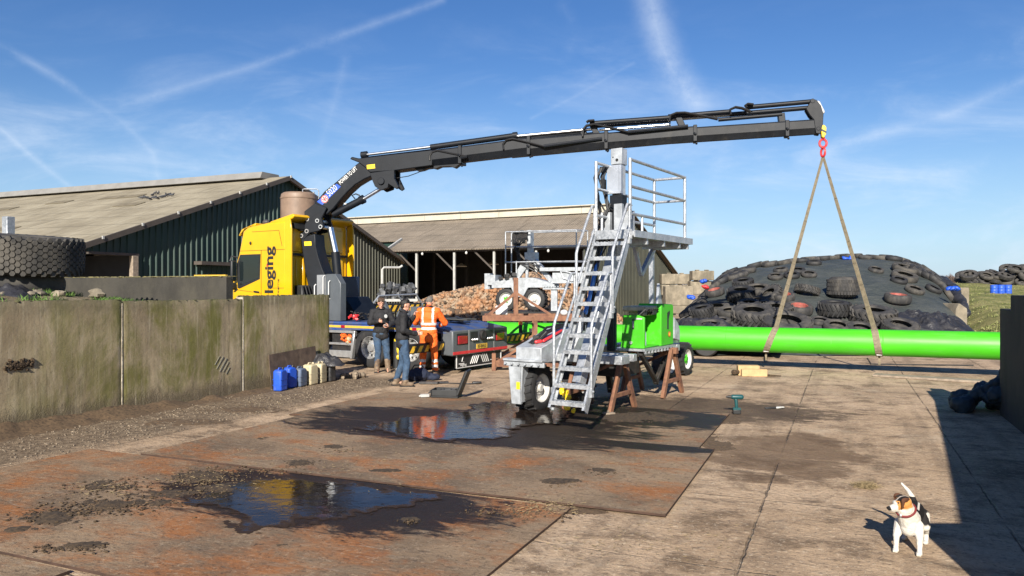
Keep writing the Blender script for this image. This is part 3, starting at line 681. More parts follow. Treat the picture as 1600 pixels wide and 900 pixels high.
for k in range(760):
    if k < 560: a = random.uniform(-10.9, -8.9); b = random.uniform(2.0, 14.5)
    else: a = random.uniform(-2.2, 1.2); b = random.uniform(4.4, 6.6)-.1
    r = random.uniform(.003, .010)*(1 if k < 560 else .6); m.blob(ab(a, b, r*.4), (r, r*random.uniform(.5, 1), r*.5), 5, 3, Rz(random.uniform(0, PI)), .2)
tag(m.build('shell_chips', M_PALESTONE, sharp=50), kind='stuff')
m = MB()   # earth fillet piled against the wall foot
def foot_fn(i, j):
    b = -2+i*16.5; t = j; n_ = noise.noise(Vector((b*1.3, 0, 1)))*.10+noise.noise(Vector((b*4, t*2, 2)))*.05
    hgt = max(0.02, .24*max(0, min(1, (11.5-b)/6))+.04+n_)
    return ab(-10.975+t*(.45+n_*1.5), b, hgt*(1-t)**1.6+noise.noise(Vector((b*9, t*5, 4)))*.018*(1-t)-.004)
m.sheet(foot_fn, 260, 14); tag(m.build('soil_strip', M_SOILT, sharp=180), kind='structure')

# ---- silage walls
M_MOSS = std('dark wall moss', (.055, .055, .022), .95, 0, .5, 12)
def wall_panel(a, b0, b1, h, th, label, left=True, mortar=True):
    t = thing('concrete_wall', label, 'concrete wall', (0, 0, 0), YARD, 'cast silage wall panels')
    m = MB(); g_ = .012
    n_ = 40; x0, x1 = (a-th, a) if left else (a, a+th)
    k0, k1 = b0+g_, b1-g_
    def face(i, j):
        b = k0+(k1-k0)*i; z_ = -.2+(h+.2)*j; e = min(1, min(i, 1-i)*30, (1-j)*20)
        chip = max(0, noise.noise(Vector((b*7, 3, 1)))-.15)*.05+max(0, noise.noise(Vector((b*22, 5, 1)))-.1)*.02
        return Vector((a-.012*(1-e)**2+noise.noise(Vector((b*.8, z_*.8, 2)))*.006+noise.noise(Vector((b*6, z_*6, 4)))*.0025-(chip*.5 if j > .99 else 0), b, z_-(chip if j > .99 else 0)+(noise.noise(Vector((b*2.5, 1, 1)))*.008 if j > .9 else 0)))
    m.sheet(face, 90, 44); m.bx(x0, x1-.02, k0, k1, -.3, h-.012)
    m.build('wall_slab', M_WALL, t, sharp=50)
    if mortar:
        mm = MB(); rw = random.Random(int(b0*10))
        for q in range(70): mm.blob((rw.uniform(x0, x1-.02), rw.uniform(k0, k1), h-.01), (rw.uniform(.015, .05), rw.uniform(.02, .09), rw.uniform(.006, .022)), 6, 4, None, .3)
        mm.build('moss', M_MOSS, t, sharp=60)
    if mortar:
        k = MB(); k.bx(x0+.02, x1-.004, b0-g_+.001, b0+g_-.001, 0, h-.03); k.build('joint', M_MORTAR, t)
    return t
for b0, b1, h, lab in ((11.72, 14.5, 1.945, 'mossy concrete wall panel with a pale arc, behind the row of jerrycans'), (8.95, 11.72, 1.88, 'greenest mossy concrete wall panel with scratched pale marks near its foot'), (6.19, 8.95, 1.91, 'brownish concrete wall panel with a mud splat, below the big tyre')):
    wall_panel(-10.95, b0, b1, h, .20, lab)
for b0, b1 in ((3.4, 6.19), (.6, 3.4), (-2.2, .6)): wall_panel(-10.95, b0, b1, 1.91, .20, 'concrete wall panel continuing out of the picture', mortar=False)
m = MB(); m.blob(ab(-10.95, 7.22, .98), (.03, .16, .05), 16, 8, Rz(YARD), .2)
for q in range(110):
    b = 7.22+max(-.2, min(.2, random.gauss(0, .10))); z_ = .98+max(-.08, min(.08, random.gauss(0, .035))); r = random.uniform(.010, .028)
    m.blob(ab(-10.945, b, z_), (r, r, r), 6, 4, None, .3)
tag(m.build('mud_splat', M_SOIL, sharp=60), 'dark brown mud splat stuck on the mossy wall', 'mud')
pn2 = [o for o in COL.objects if o.name.startswith('concrete_wall')][1]
MSC = std('pale scratch', (.30, .285, .215), .9, 0, .2, 20)
for q, (db, dz, L) in enumerate(((-.10, .10, .16), (-.03, .05, .22), (.05, .0, .24), (.12, -.04, .18), (.17, -.12, .12))):
    m = MB(); c = Vector((-10.942, 11.12+db, .62+dz)); m.bar(c-Vector((0, L*.38, L*.5)), c+Vector((0, L*.38, L*.5)), .014+.006*(q % 3), .004, (1, 0, 0)); m.build('scratch_mark', MSC, pn2)
# right wall: a low end step, then an unseen run whose rising top is shaped to cast the shadow edge
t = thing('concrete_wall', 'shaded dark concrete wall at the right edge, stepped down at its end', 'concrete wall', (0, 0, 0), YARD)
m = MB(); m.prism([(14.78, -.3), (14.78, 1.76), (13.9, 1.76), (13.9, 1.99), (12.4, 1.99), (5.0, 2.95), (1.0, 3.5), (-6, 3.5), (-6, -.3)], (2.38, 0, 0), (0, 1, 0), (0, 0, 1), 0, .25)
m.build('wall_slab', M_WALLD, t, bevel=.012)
t = thing('concrete_block', 'unseen grey block stack added to cast the shadow beside the dog', 'concrete block', (3.35, 3.2, 0), 0)  # stand-in out of view, added only for the shadow it throws by the dog
m = MB(); m.bx(-.42, .5, -.4, .4, 0, .86); m.bx(-.40, .5, -.38, .38, .862, 1.72); m.build('block', M_BLOCK, t, bevel=.05, seg=3)
# dark wall behind the bank
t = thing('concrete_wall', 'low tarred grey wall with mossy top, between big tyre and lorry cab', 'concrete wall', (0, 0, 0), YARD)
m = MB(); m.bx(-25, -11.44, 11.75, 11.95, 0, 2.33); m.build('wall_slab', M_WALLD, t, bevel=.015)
m = MB()
for k in range(260):
    a = random.uniform(-19, -11.2); m.blob((a, 11.84+random.uniform(-.09, .09), 2.335), (random.uniform(.02, .09), .03, random.uniform(.006, .02)), 6, 4, None, .3)
m.build('moss', std('dry moss', (.16, .14, .06), .95, 0, .4, 9), t)
m = MB(); m.bx(-12.35, -11.5, 11.80, 11.86, 2.345, 2.372); m.build('yellow_rail', M_STRIPE, t)

# ---- barn on the left (gable in the plane a = -25.6)
barn = thing('barn', 'long barn with dark green corrugated gable and lichened roof, birds on its slope', 'barn', (0, 0, 0), YARD)
GA, B0, B1, ZE, ZA = -25.6, 19.4, 41.1, 3.8, 7.63; BM = (B0+B1)/2
def gz(b): return ZE+(ZA-ZE)*(1-abs(b-BM)/(BM-B0))
def clad(b0, b1, z0fn, name, mat):
    m = MB(); p = .30; b = b0; pts = []
    while b < b1-.01:
        for db, da in ((0, 0), (.20, 0), (.225, .045), (.275, .045)):
            if b+db < b1: pts.append((b+db, da))
        b += p
    pts.append((b1, 0)); vs = []; fs = []
    for b_, da in pts: vs += [(GA+da, b_, z0fn(b_)), (GA+da, b_, gz(b_)-.03)]
    for i in range(len(pts)-1): fs.append((2*i, 2*i+2, 2*i+3, 2*i+1))
    m.add(vs, fs); m.build(name, mat, barn, sharp=20)
clad(B0, 21.35, lambda b: 3.42, 'wall', M_CLAD); clad(21.35, 35.3, lambda b: 0, 'wall', M_CLAD); clad(35.3, B1, lambda b: 0, 'wall', M_CLADB)  # far part of the same gable: its sunlit sheen is put into the olive colour
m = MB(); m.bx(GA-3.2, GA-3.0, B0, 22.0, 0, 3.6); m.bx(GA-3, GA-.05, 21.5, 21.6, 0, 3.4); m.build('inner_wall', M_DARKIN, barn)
m = MB(); m.bx(GA-.02, GA+.10, B0, 21.6, 3.36, 3.46); m.build('door_lintel', M_FASCIA, barn)
m = MB(); m.bx(GA-.05, GA+.16, 21.26, 21.52, 0, 3.36); m.build('door_post', M_TIMB, barn, bevel=.01)
m = MB(); m.bx(GA+.05, GA+.50, 24.4, 27.6, 3.10, 3.22); m.bx(GA+.05, GA+.5, 24.4, 27.6, 3.223, 3.25); m.build('door_rail', M_FASCIA, barn)
sl = math.hypot(BM-B0, ZA-ZE); SLP = math.atan2(ZA-ZE, BM-B0)
def roof_obj(name, parent, mat, O, ang, length, width, notch=None):
    """a roof slope: local x along the ridge, y down the slope"""
    m = MB(); th = .06
    if notch is None: ol = [(0, 0), (length, 0), (length, width), (0, width)]
    else: ol = notch
    m.prism(ol, (0, 0, 0), (1, 0, 0), (0, 1, 0), -th, 0); o = m.build(name, mat, parent); o.location = O; o.rotation_euler = ang; return o
roof_obj('roof', barn, M_ROOFL, (GA+.25, BM, ZA+.05), (-SLP, 0, PI), 46, sl+.45)
roof_obj('roof', barn, M_ROOFL, (GA+.25-46, BM, ZA+.05), (-SLP, 0, 0), 46, sl+.45)
m = MB(); m.prism([(-.75, -.16), (-.6, .16), (.6, .16), (.75, -.16)], (GA-.9, BM, ZA+.1), (0, 1, 0), (0, 0, 1), -45, 0); m.build('ridge_cap', M_RIDGE, barn)
m = MB(); 
for s_ in (-1, 1): m.bar((GA+.30, BM, ZA-.05), (GA+.30, BM+s_*(BM-B0+.42), ZE-.2), .09, .20, (0, 0, 1))
m.build('barge_board', M_FASCIA, barn)
for k in range(9):
    b = B0+.4+k*1.75; m = MB(); m.box((GA+.36, b, gz(b)+.04), (.05, .08, .12)); m.build('clip', M_POST, barn)
rnd = random.Random(4); MDS = std('dark roof sheet', (.155, .13, .085), .9, 0, .2, 3)
for q in range(9):      # slipped dark sheets on the slope
    u_ = rnd.uniform(4, 26); v_ = rnd.uniform(2, 9.5); P = Vector((GA+.25-u_, BM-v_*math.cos(SLP), ZA+.062-v_*math.sin(SLP)))
    m = MB(); m.box(P+Vector((0, 0, .012)), (1.5, .62, .02), Matrix.Rotation(SLP, 3, 'X')); m.build('roof_patch', MDS, barn)
# birds resting on the roof
def bird_mesh():
    m = MB(); m.capsule((-.10, 0, .10), (.09, 0, .13), .055, .07, 8); m.blob((.16, 0, .20), (.045, .04, .04), 8, 6); m.capsule((-.12, 0, .09), (-.24, 0, .07), .04, .012, 6); m.tube((.20, 0, .20), (.235, 0, .19), .012, 6, .003)
    m.tube((.01, .025, .08), (.01, .03, 0), .006, 5); m.tube((.01, -.025, .08), (.01, -.03, 0), .006, 5); return m
bird0 = None
for px, py in ((222, 311), (229, 311), (234, 313), (238, 307), (242, 304), (247, 304), (240, 311), (246, 312), (252, 310), (256, 309), (260, 307), (264, 306), (268, 307)):
    # meet the near slope: plane through the ridge
    d = Vector(((px-800)/1186, 1, (450-py)/1186)); nrm = BX*(-math.sin(SLP))+Vector((0, 0, math.cos(SLP)))
    Q = ab(GA, BM, ZA+.06); t_ = (Q-Vector((0, 0, 2.1))).dot(nrm)/d.dot(nrm); P = Vector((0, 0, 2.1))+d*t_
    if bird0 is None: o = bird0 = bird_mesh().build('bird', M_PIGEON)
    else: o = bird0.copy(); COL.objects.link(o)
    o.location = P; o.rotation_euler = (0, 0, random.uniform(0, 6.28)); o.scale = (.75,)*3
    tag(o, 'small grey bird resting in the flock on the barn roof', 'bird', 'birds resting on the barn roof')

# ---- open fronted shed in the middle
DR = Vector((-.892, .452, 0)); DN = Vector((-.452, -.892, 0)); AP = Vector((7.2, 48, 0)); SZ = math.atan2(DR.y, DR.x)
shed = thing('open_shed', 'open fronted shed with brown corrugated roof and pale ridge vent', 'shed', AP, SZ)   # local x along ridge, local y to camera
ZR, ZEV, WN, WF, LEN = 7.0, 4.5, 7.2, 12.0, 30
s1 = math.hypot(WN, ZR-ZEV); a1 = math.atan2(ZR-ZEV, WN)
roof_obj('roof', shed, M_ROOFR, (-.4, 0, ZR), (-a1, 0, 0), 0, 0, [(0, 0), (LEN, 0), (LEN, s1-2.1), (13.9, s1-2.1), (13.4, s1+.3), (0, s1+.3)])
s2 = math.hypot(WF, 4.0); a2 = math.atan2(4.0, WF)
roof_obj('roof', shed, M_ROOFR, (LEN-.4, 0, ZR), (-a2, 0, PI), LEN, s2+.2)
m = MB()
for k in range(10): m.bx(-.2+k*3.0, 2.78+k*3.0, -.55, .55, ZR-.10, ZR+.36); m.bx(-.2+k*3.0, 2.78+k*3.0, -.75, .75, ZR+.362, ZR+.42)
m.build('ridge_vent', M_RIDGEW, shed)
m = MB(); m.bar((13.5, WN-2.0, ZEV+.78), (13.0, WN+.35, ZEV-.04), .12, .16); m.build('barge_board', M_POST, shed)
m = MB(); m.bx(-.4, 13.2, WN-.02, WN+.10, ZEV-.24, ZEV-.06); m.build('eave_beam', M_FASCIA, shed)
m = MB(); m.bx(13.2, 28, WN-2.3, WN-2.2, 0, ZEV+.75); m.build('wall', M_CLAD, shed)
m = MB(); m.prism([(WN, 0), (WN, ZEV-.05), (0, ZR-.05), (-WF, 3.0), (-WF, 0)], (-.05, 0, 0), (0, 1, 0), (0, 0, 1), 0, .08); m.build('gable_wall', M_CLADB, shed)
m = MB()
for k in range(60): m.bx(-.09, -.05, WN-.3-k*.3, WN-.24-k*.3, 0, (ZEV+(WN-.3-k*.3 < WN)*(WN-(WN-.3-k*.3))*(ZR-ZEV)/WN if WN-.3-k*.3 > 0 else ZR+(WN-.3-k*.3)*4/WF)-.08)
m.build('wall_rib', M_CLADB, shed)
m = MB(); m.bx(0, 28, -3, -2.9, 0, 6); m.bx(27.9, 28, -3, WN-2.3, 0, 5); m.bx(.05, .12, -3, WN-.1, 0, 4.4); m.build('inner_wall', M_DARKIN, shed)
for k in range(5):
    x_ = 2.9+k*2.7; m = MB(); m.bx(x_-.06, x_+.06, WN-.10, WN+.02, 0, ZEV-.2); m.build('post', M_POST, shed)
    m = MB(); m.bar((x_, WN-.05, 3.1), (x_+1.35, WN-.05, ZEV-.22), .05, .09); m.build('brace', M_FASCIA, shed)
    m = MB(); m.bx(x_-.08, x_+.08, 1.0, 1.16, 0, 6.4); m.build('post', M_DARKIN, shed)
for x_ in (2.1, 7.4, 10.5):
    m = MB(); m.blob((x_, WN+.1, ZEV-.32), (.07, .07, .09), 10, 8); m.tube((x_, WN+.1, ZEV-.25), (x_, WN+.1, ZEV-.1), .02, 6); m.build('lamp', M_WHITE, shed)
for x_, z_ in ((10.6, 3.55), (8.2, 3.65), (1.2, 3.8)):
    m = MB(); m.lathe([(.05, .2), (.40, 0), (.38, -.03), (.02, .12)], (x_, 2.5, z_), (0, 0, 1), 16); m.build('hanging_lamp', M_POST, shed)
# rainwater pipe between the two roofs
m = MB(); 
def on_plane(px, py, D): return Vector(((px-800)/1186*D, D, 2.1+(450-py)/1186*D))
m.path([on_plane(629, 415, 43.5), on_plane(624, 418, 43.5), on_plane(600, 418, 43), on_plane(597, 421, 43), on_plane(597, 500, 43)], .065, 8)
tag(m.build('drain_pipe', M_POST), 'bent pale drain pipe at the corner of the green barn', 'drain pipe')
# machine parked in the shed's first bay
t = thing('farm_implement', 'grey farm implement with light legs parked in the shed bay behind the drain pipe', 'farm machine', (-6.4, 42, 0), .3)
m = MB()
for k in range(46): m.blob((random.uniform(-.9, .9), random.uniform(-.4, .4), 1.55+random.uniform(0, .7)), random.uniform(.10, .24), 6, 5, None, .4)
m.build('load', std('grey bundled sacks', (.06, .063, .068), .5, 0, .5, 4), t); m = MB(); m.bx(-1.1, 1.1, -.5, .5, 1.36, 1.5); m.build('frame', M_POST, t)
for x_ in (-.95, .95):
    m = MB(); m.bx(x_-.06, x_+.06, -.45, -.33, 0, 1.36); m.build('leg', M_POST, t)
m = MB(); m.bar((1.0, -.4, 1.1), (.4, -.4, .2), .06, .08); m.build('brace', M_POST, t)

# ---- heap of beets before the shed
def heapz(X, Y):
    e = ((X-.0)/5.3)**2+((Y-33.6)/3.4)**2
    if e >= 1: return 0
    return 2.55*min(1, (1-e)*1.5)**.8*(1+.18*noise.noise(Vector((X*.45, Y*.3, 3))))*(.86+.10*math.sin(X*.9+.6))
m = MB(); m.sheet(lambda i, j: Vector((-5.2+10.4*i, 30.3+6.6*j, heapz(-5.2+10.4*i, 30.3+6.6*j)-.08)), 50, 34)
for k in range(5200):
    X = random.uniform(-5.1, 5.1); Y = random.uniform(30.3, 35.0); z_ = heapz(X, Y)
    if z_ < .02: continue
    r = random.uniform(.055, .125); m.blob((X, Y, z_+random.uniform(-.06, .05)), (r*random.uniform(.8, 1.5), r, r*.9), 6, 4, Matrix.Rotation(random.uniform(0, 3), 3, 'X') @ Rz(random.uniform(0, 3)), .2)
mB2 = std('beet skin', (.44, .24, .125), .85, 0, .3, 3)
def m_beet():
    mt, nt, b, tc = newmat('harvested beets in a heap'); v = nt.sep(nt.vor(tc, 7.5, out='Color'))
    c = nt.mix(v[0], (.30, .155, .075), (.30, .235, .165)); c = nt.mix(nt.step(v[1], .55, .8), c, (.075, .052, .035)); c = nt.mix(nt.step(nt.noise(tc, .9, 4), .48, .66, 0, .5), c, (.36, .155, .06))
    nt.L(c, b.inputs['Base Color']); b.inputs['Roughness'].default_value = .9; return mt
tag(m.build('beet_heap', m_beet(), sharp=70), 'heap of brown and orange beets before the open shed', kind='stuff')
# ================================================================ TYRES
def tyre_parts(Ro, W, Ri, kind, root, rim=None, mat=None):
    """tyre lying flat, axis z, resting on z = 0"""
    mat = mat or M_TYRE; m = MB(); h = W; k = .16*W
    prof = [(Ri, .14*h), (Ri+.02, .05*h), (Ri+(Ro-Ri)*.45, 0), (Ro-k*.9, .05*h), (Ro-.02, .16*h), (Ro, .32*h), (Ro+.004, .5*h), (Ro, .68*h), (Ro-.02, .84*h), (Ro-k*.9, .95*h), (Ri+(Ro-Ri)*.45, h), (Ri+.02, .95*h), (Ri, .86*h), (Ri+.03, .80*h), (Ro-.10*Ro, .62*h), (Ro-.10*Ro, .38*h), (Ri+.03, .20*h)]
    m.lathe(prof, (0, 0, 0), (0, 0, 1), 40, closed=True)
    if kind == 'lug':
        n_ = 22
        for i in range(n_):
            for s_ in (0, 1):
                t = 2*PI*(i+.5*s_)/n_; t2 = t+.22; z0, z1 = ((.08*h, .54*h), (.92*h, .46*h))[s_]
                p = Vector((math.cos(t)*(Ro+.012), math.sin(t)*(Ro+.012), z0)); q = Vector((math.cos(t2)*(Ro+.018), math.sin(t2)*(Ro+.018), z1))
                mid = (p+q)/2; mid = Vector((mid.x, mid.y, 0)).normalized(); m.bar(p, q, .055*Ro/.6, .055*Ro/.6, mid)
    elif kind == 'block':
        n_ = 34
        for i in range(n_):
            for r_ in range(4):
                t = 2*PI*(i+.5*(r_ % 2))/n_; z_ = h*(.2+.2*r_)
                m.box((math.cos(t)*(Ro+.002), math.sin(t)*(Ro+.002), z_), (.03, 2*PI*Ro/n_*.72, h*.15), Rz(t))
    o = m.build('carcass', mat, root, sharp=40)
    if rim:
        m = MB(); z_ = .62*h
        m.lathe([(Ri+.02, .9*h), (Ri-.02, .86*h), (Ri-.05, z_-.04), (Ri-.10, z_-.08), (Ri*.58, z_-.06), (Ri*.55, z_-.10)], (0, 0, 0), (0, 0, 1), 32, caps=False)
        for i in range(6): t = 2*PI*i/6; m.box((math.cos(t)*Ri*.64, math.sin(t)*Ri*.64, z_-.052), (Ri*.2, Ri*.24, .012), Rz(t))
        m.build('wheel_disc', rim, root)
PROTO = {}
def tyre(key, label, loc, nrm=(0, 0, 1), spin=0., sc=1., group='tyres weighing down the silage cover'):
    if key not in PROTO:
        spec = {'tractor': (.72, .50, .36, 'lug', None, M_TYRE), 'tractor_wide': (.62, .62, .33, 'lug', None, M_TYREN), 'lorry': (.52, .30, .29, 'block', None, M_TYRE), 'lorry_old': (.52, .28, .29, '', None, M_TYREO),
                'car': (.31, .19, .19, '', None, M_TYRE), 'car_dark': (.32, .20, .19, '', None, M_TYREN), 'rim': (.55, .40, .34, '', M_REDRIM, M_TYRE), 'flotation': (.66, .86, .34, 'block', None, M_TYRE)}[key]
        root = thing('tyre', label, 'tyre'); tyre_parts(*spec[:4], root, *spec[4:]); PROTO[key] = root; o = root
    else: o = copy_tree(PROTO[key])
    tag(o, label, 'tyre', group); n_ = Vector(nrm).normalized()
    q = Vector((0, 0, 1)).rotation_difference(n_)
    o.rotation_mode = 'QUATERNION'; o.rotation_quaternion = q @ Matrix.Rotation(spin, 3, 'Z').to_quaternion(); o.location = loc; o.scale = (sc,)*3; return o

# ---- silage clamp: covered mound with tyres
GS = [(6.2, 0), (6.5, .30), (7.0, .52), (7.8, .76), (9, .86), (10.9, .95), (14.0, 1.), (15.8, .955), (16.95, .82), (17.4, .66), (17.7, .42), (17.9, .1), (18.05, 0)]
FY = [(23.6, 0), (24.2, .35), (26, .98), (28, 1.62), (30, 2.32), (32, 3.0), (33.6, 3.38), (36, 3.6), (42, 3.5), (52, 2.2), (58, 0)]
def lerp(T, x):
    if x <= T[0][0]: return T[0][1]
    for (a, p), (b, q) in zip(T, T[1:]):
        if x <= b: return p+(q-p)*(x-a)/(b-a)
    return T[-1][1]
def moundz(X, Y, rough=True):
    s_ = X-.436*(Y-30)
    g_ = sum(lerp(GS, s_+d) for d in (-.18, 0, .18))/3; f_ = sum(lerp(FY, Y+d) for d in (-.5, 0, .5))/3
    z_ = f_*g_
    if rough and z_ > .05: z_ += noise.noise(Vector((X*.55, Y*.55, 0)))*.13+noise.noise(Vector((X*1.6, Y*1.6, 4)))*.05
    return z_
m = MB()
def mound_fn(i, j):
    Y = 23.4+j*35; X = 6.0+i*12.7+.436*(Y-30); return Vector((X, Y, moundz(X, Y)-.02))
m.sheet(mound_fn, 150, 190)
silage = tag(m.build('silage_clamp', M_TARP, sharp=180), 'silage clamp under dark green grey netting, weighed down with tyres', 'silage heap')
def mnorm(X, Y):
    e = .35; return Vector((-(moundz(X+e, Y, False)-moundz(X-e, Y, False))/(2*e), -(moundz(X, Y+e, False)-moundz(X, Y-e, False))/(2*e), 1)).normalized()
def on_mound(px, py):
    """where the sight line through a photo point meets the mound"""
    d = Vector(((px-800)/1186, 1, (450-py)/1186)); Y = 23.5
    while Y < 50:
        P = Vector((0, 0, 2.1))+d*Y
        if moundz(P.x, P.y) >= P.z: return P
        Y += .05
    return None
def mt_(key, px, py, label, spin=0., sc=1., sink=.04, lean=1.1, nrm=None):
    P = on_mound(px, py)
    if P is None: return None
    n_ = mnorm(P.x, P.y); n_ = Vector((n_.x*lean, n_.y*lean, n_.z)).normalized() if nrm is None else Vector(nrm)
    P.z = moundz(P.x, P.y)-sink; return tyre(key, label, P, n_, spin, sc)
W_ = 'on the silage cover'
TYRES = (
    ('tractor', 1268, 476, 'lugged tractor tyre in the lowest row, just left of the left lifting strap '+W_, .3, 1.0) if 0 else None,
    ('tractor', 1177, 500, 'wide open tractor tyre lying left of the left strap, low on the heap', .2, .98, .06),
    ('lorry_old', 1118, 487, 'worn tyre low on the left flank of the heap, above the green box', .1, 1.05),
    ('rim', 1118, 460, 'tyre with a faded red rim on the left shoulder of the heap', .4, .70),
    ('tractor_wide', 1158, 468, 'dark thick tyre between the red rimmed tyre and the left strap', .3, .80),
    ('lorry_old', 1185, 456, 'thin large tyre lying half hidden behind two others on the left of the heap', .3, .95),
    ('tractor', 1206, 464, 'lugged tractor tyre tipped on edge against a rimmed tyre', .9, .66, .05, .75, (-.55, -.30, .72)),
    ('rim', 1224, 468, 'rimmed tyre half covered by the tipped lugged tyre', .1, .74),
    ('tractor', 1260, 460, 'small lugged tyre tipped toward the camera in the upper middle of the heap', .2, .62, .0, .75, (.28, .10, .95)),
    ('flotation', 1317, 464, 'tall wide tyre standing proud in the middle of the heap, the most upright one', .0, .86, .0, .15),
    ('rim', 1248, 488, 'tyre with rusty red rim between the straps, low on the heap', .6, .86),
    ('tractor_wide', 1303, 492, 'chunky lugged tyre between the red rim and the big open tractor tyre', .5, .84, .03, .45),
    ('tractor', 1363, 502, 'big open tractor tyre with chevron lugs beside the right strap', .1, 1.0, .05, .7),
    ('rim', 1402, 472, 'tyre with bright red rim right of the right strap', .9, .86, .03, .6),
    ('lorry', 1228, 512, 'very large open tyre cut off by the pipe, under the left strap', .0, 1.55, .1),
    ('car', 1281, 505, 'small tyre just above the green pipe, between the big ones', .0, 1.05),
    ('lorry_old', 1308, 515, 'tyre in the lowest row peeping over the green pipe', .0, .9),
    ('lorry', 1405, 517, 'tyre whose dark hole peeps over the pipe right of the right strap', .0, 1.1),
    ('lorry_old', 1110, 516, 'tyre whose dark hole peeps over the pipe beside the green box', .0, 1.0),
    ('lorry', 1090, 480, 'tyre on the far left flank of the heap above the film', .0, .85),
    ('lorry_old', 1142, 492, 'grey tyre wedged between the left flank tyre and the wide open one', .4, .9),
    ('tractor', 1214, 490, 'lugged tyre between the wide open tyre and the left strap', .7, .72),
    ('lorry', 1345, 520, 'muddy tyre between the pipe and the big open tractor tyre', .0, .9))
for a in TYRES:
    if a: mt_(*a)
for k, (px, py) in enumerate(((1220, 424), (1246, 425), (1212, 434), (1237, 432), (1264, 431), (1272, 413))): mt_(('car', 'car_dark')[k % 2], px, py, 'small car tyre lying in the loose upper left cluster on the heap', k, 1.0)
for k, (px, py) in enumerate(((1368, 424), (1404, 440), (1412, 436), (1428, 455), (1457, 454), (1412, 424))): mt_(('car', 'car_dark', 'lorry_old')[k % 3] if k != 3 else 'lorry_old', px, py, 'small car tyre scattered on the upper right of the heap', k, 1.0 if k != 3 else .7)
rnd = random.Random(9); crest = []
for k in range(34):      # crest and both shoulders
    px = 1094+k*(1496-1094)/33+rnd.uniform(-3, 3); top = None
    for py in range(395, 480):
        if on_mound(px, py) is not None: top = py; break
    if top: crest.append((px, top+rnd.uniform(.3, 2.0)))
for k, (px, py) in enumerate(crest): mt_(('car', 'car_dark', 'lorry_old')[k % 3], px, py, 'dark worn tyre in the row along the crest of the heap', k*1.3, rnd.uniform(.95, 1.25) if k % 3 < 2 else .75, .05)
for k in range(16):
    px = 1098+k*4.6+rnd.uniform(-2, 2); py = 446-k*1.5+rnd.uniform(0, 6); mt_(('car_dark', 'car')[k % 2], px, py, 'dark worn tyre in the double row down the left shoulder of the heap', k, 1.2)
for k in range(18):
    px = 1418+k*4.4+rnd.uniform(-2, 2); py = 415+k*2.1+rnd.uniform(0, 5); mt_(('car', 'car_dark')[k % 2], px, py, 'dark worn tyre in the band down the right shoulder of the heap', k, 1.2)
rnd = random.Random(31); got = []
for k in range(400):
    px, py = (rnd.uniform(1072, 1205), rnd.uniform(444, 505)) if k < 250 else (rnd.uniform(1340, 1470), rnd.uniform(446, 500))
    if any(abs(px-a)/24+abs(py-b)/11 < 1 for a, b in got) or len([1 for a, b in got if (a < 1250) == (px < 1250)]) >= (11 if px < 1250 else 0): continue
    if any(abs(px-a[1])/32+abs(py-a[2])/14 < 1 for a in TYRES if a): continue
    got.append((px, py)); mt_(('lorry', 'lorry_old', 'car', 'tractor_wide')[len(got) % 4], px, py, 'plain dark tyre filling the gaps on the lower left flank of the heap', k, rnd.uniform(.6, .85) if len(got) % 4 != 2 else 1.15)
# loose film at the heap's foot, wrapped round the clamp wall end
def film(name, cx, cy, wx, wy, h, label, mat, seed, cat='plastic film', base=None):
    def fn(i, j):
        x_, y_ = cx+(i-.5)*wx, cy+(j-.5)*wy; e = max(0, 1-((2*i-1)**2)**1.5)*max(0, 1-((2*j-1)**2)**1.5)
        f = abs(noise.noise(Vector((x_*1.6, y_*1.6, seed))))+.6*abs(noise.noise(Vector((x_*3.7+y_, y_*3.7, seed+3))))+.3*noise.noise(Vector((x_*8, y_*8, seed)))
        z0 = base(x_, y_) if base else 0
        return Vector((x_+.12*noise.noise(Vector((x_*2, y_*2, seed+7))), y_, z0+h*e*(.45+.8*f)))
    m = MB(); m.sheet(fn, 60, 50); return tag(m.build(name, mat, sharp=50), label, cat)
film('plastic_film', 14.7, 26.1, 2.9, 1.8, .42, 'crumpled black film hanging over the right foot of the heap', M_FILM, 2, base=lambda x_, y_: moundz(x_, y_, False)*.9)
film('plastic_film', 6.4, 25.4, 2.4, 3.0, .45, 'crumpled black film at the left foot of the heap behind the green box', M_FILM, 5, base=lambda x_, y_: moundz(x_, y_, False)*.9)
m = MB(); m.prism([(0, 0), (.42, 0), (.42, 1.25), (.12, 1.45), (0, 1.2)], (16.15, 27.6, .1), (1, 0, 0), (0, 0, 1), 0, -2.2); tag(m.build('clamp_wall_end', M_BLOCK, bevel=.03), 'pale concrete end of the clamp wall under the film', 'concrete wall')
m = MB()
pts = [on_plane(1470, 436, 32.5), on_plane(1487, 452, 31), on_plane(1500, 470, 30), on_plane(1508, 490, 29)]
for p, q in zip(pts, pts[1:]): m.capsule(p, q, random.uniform(.16, .26), random.uniform(.16, .26), 12)
me = fuse(m, .07, 3, .14, 2.6); tag(from_mesh('rolled_film', me, M_FILM), 'thick roll of dark film bundled down the right edge of the heap', 'plastic film')
P = on_plane(1466, 441, 31.6); m = MB(); m.box(P, (.75, .10, .34), Matrix.Rotation(.75, 3, 'Y')); tag(m.build('white_sack', M_CREAM, bevel=.04, seg=2), 'pale flat slab lying on the right shoulder of the heap', 'slab')
def lump(name, px, py, D, sx, sy, sz, mat, label, cat, seed):
    random.seed(seed); m = MB(); P = on_mound(px, py) or on_plane(px, py, D); P = P+Vector((0, 0, sz*.25))
    for k in range(5): m.blob(P+Vector((random.uniform(-1, 1)*sx*.5, random.uniform(-.3, .3)*sy, random.uniform(-.5, .5)*sz*.5)), (sx*.45, sy*.5, sz*.5), 10, 8, Matrix.Rotation(random.uniform(-.6, .6), 3, 'Y'), .12)
    return tag(m.build(name, mat, sharp=60), label, cat)
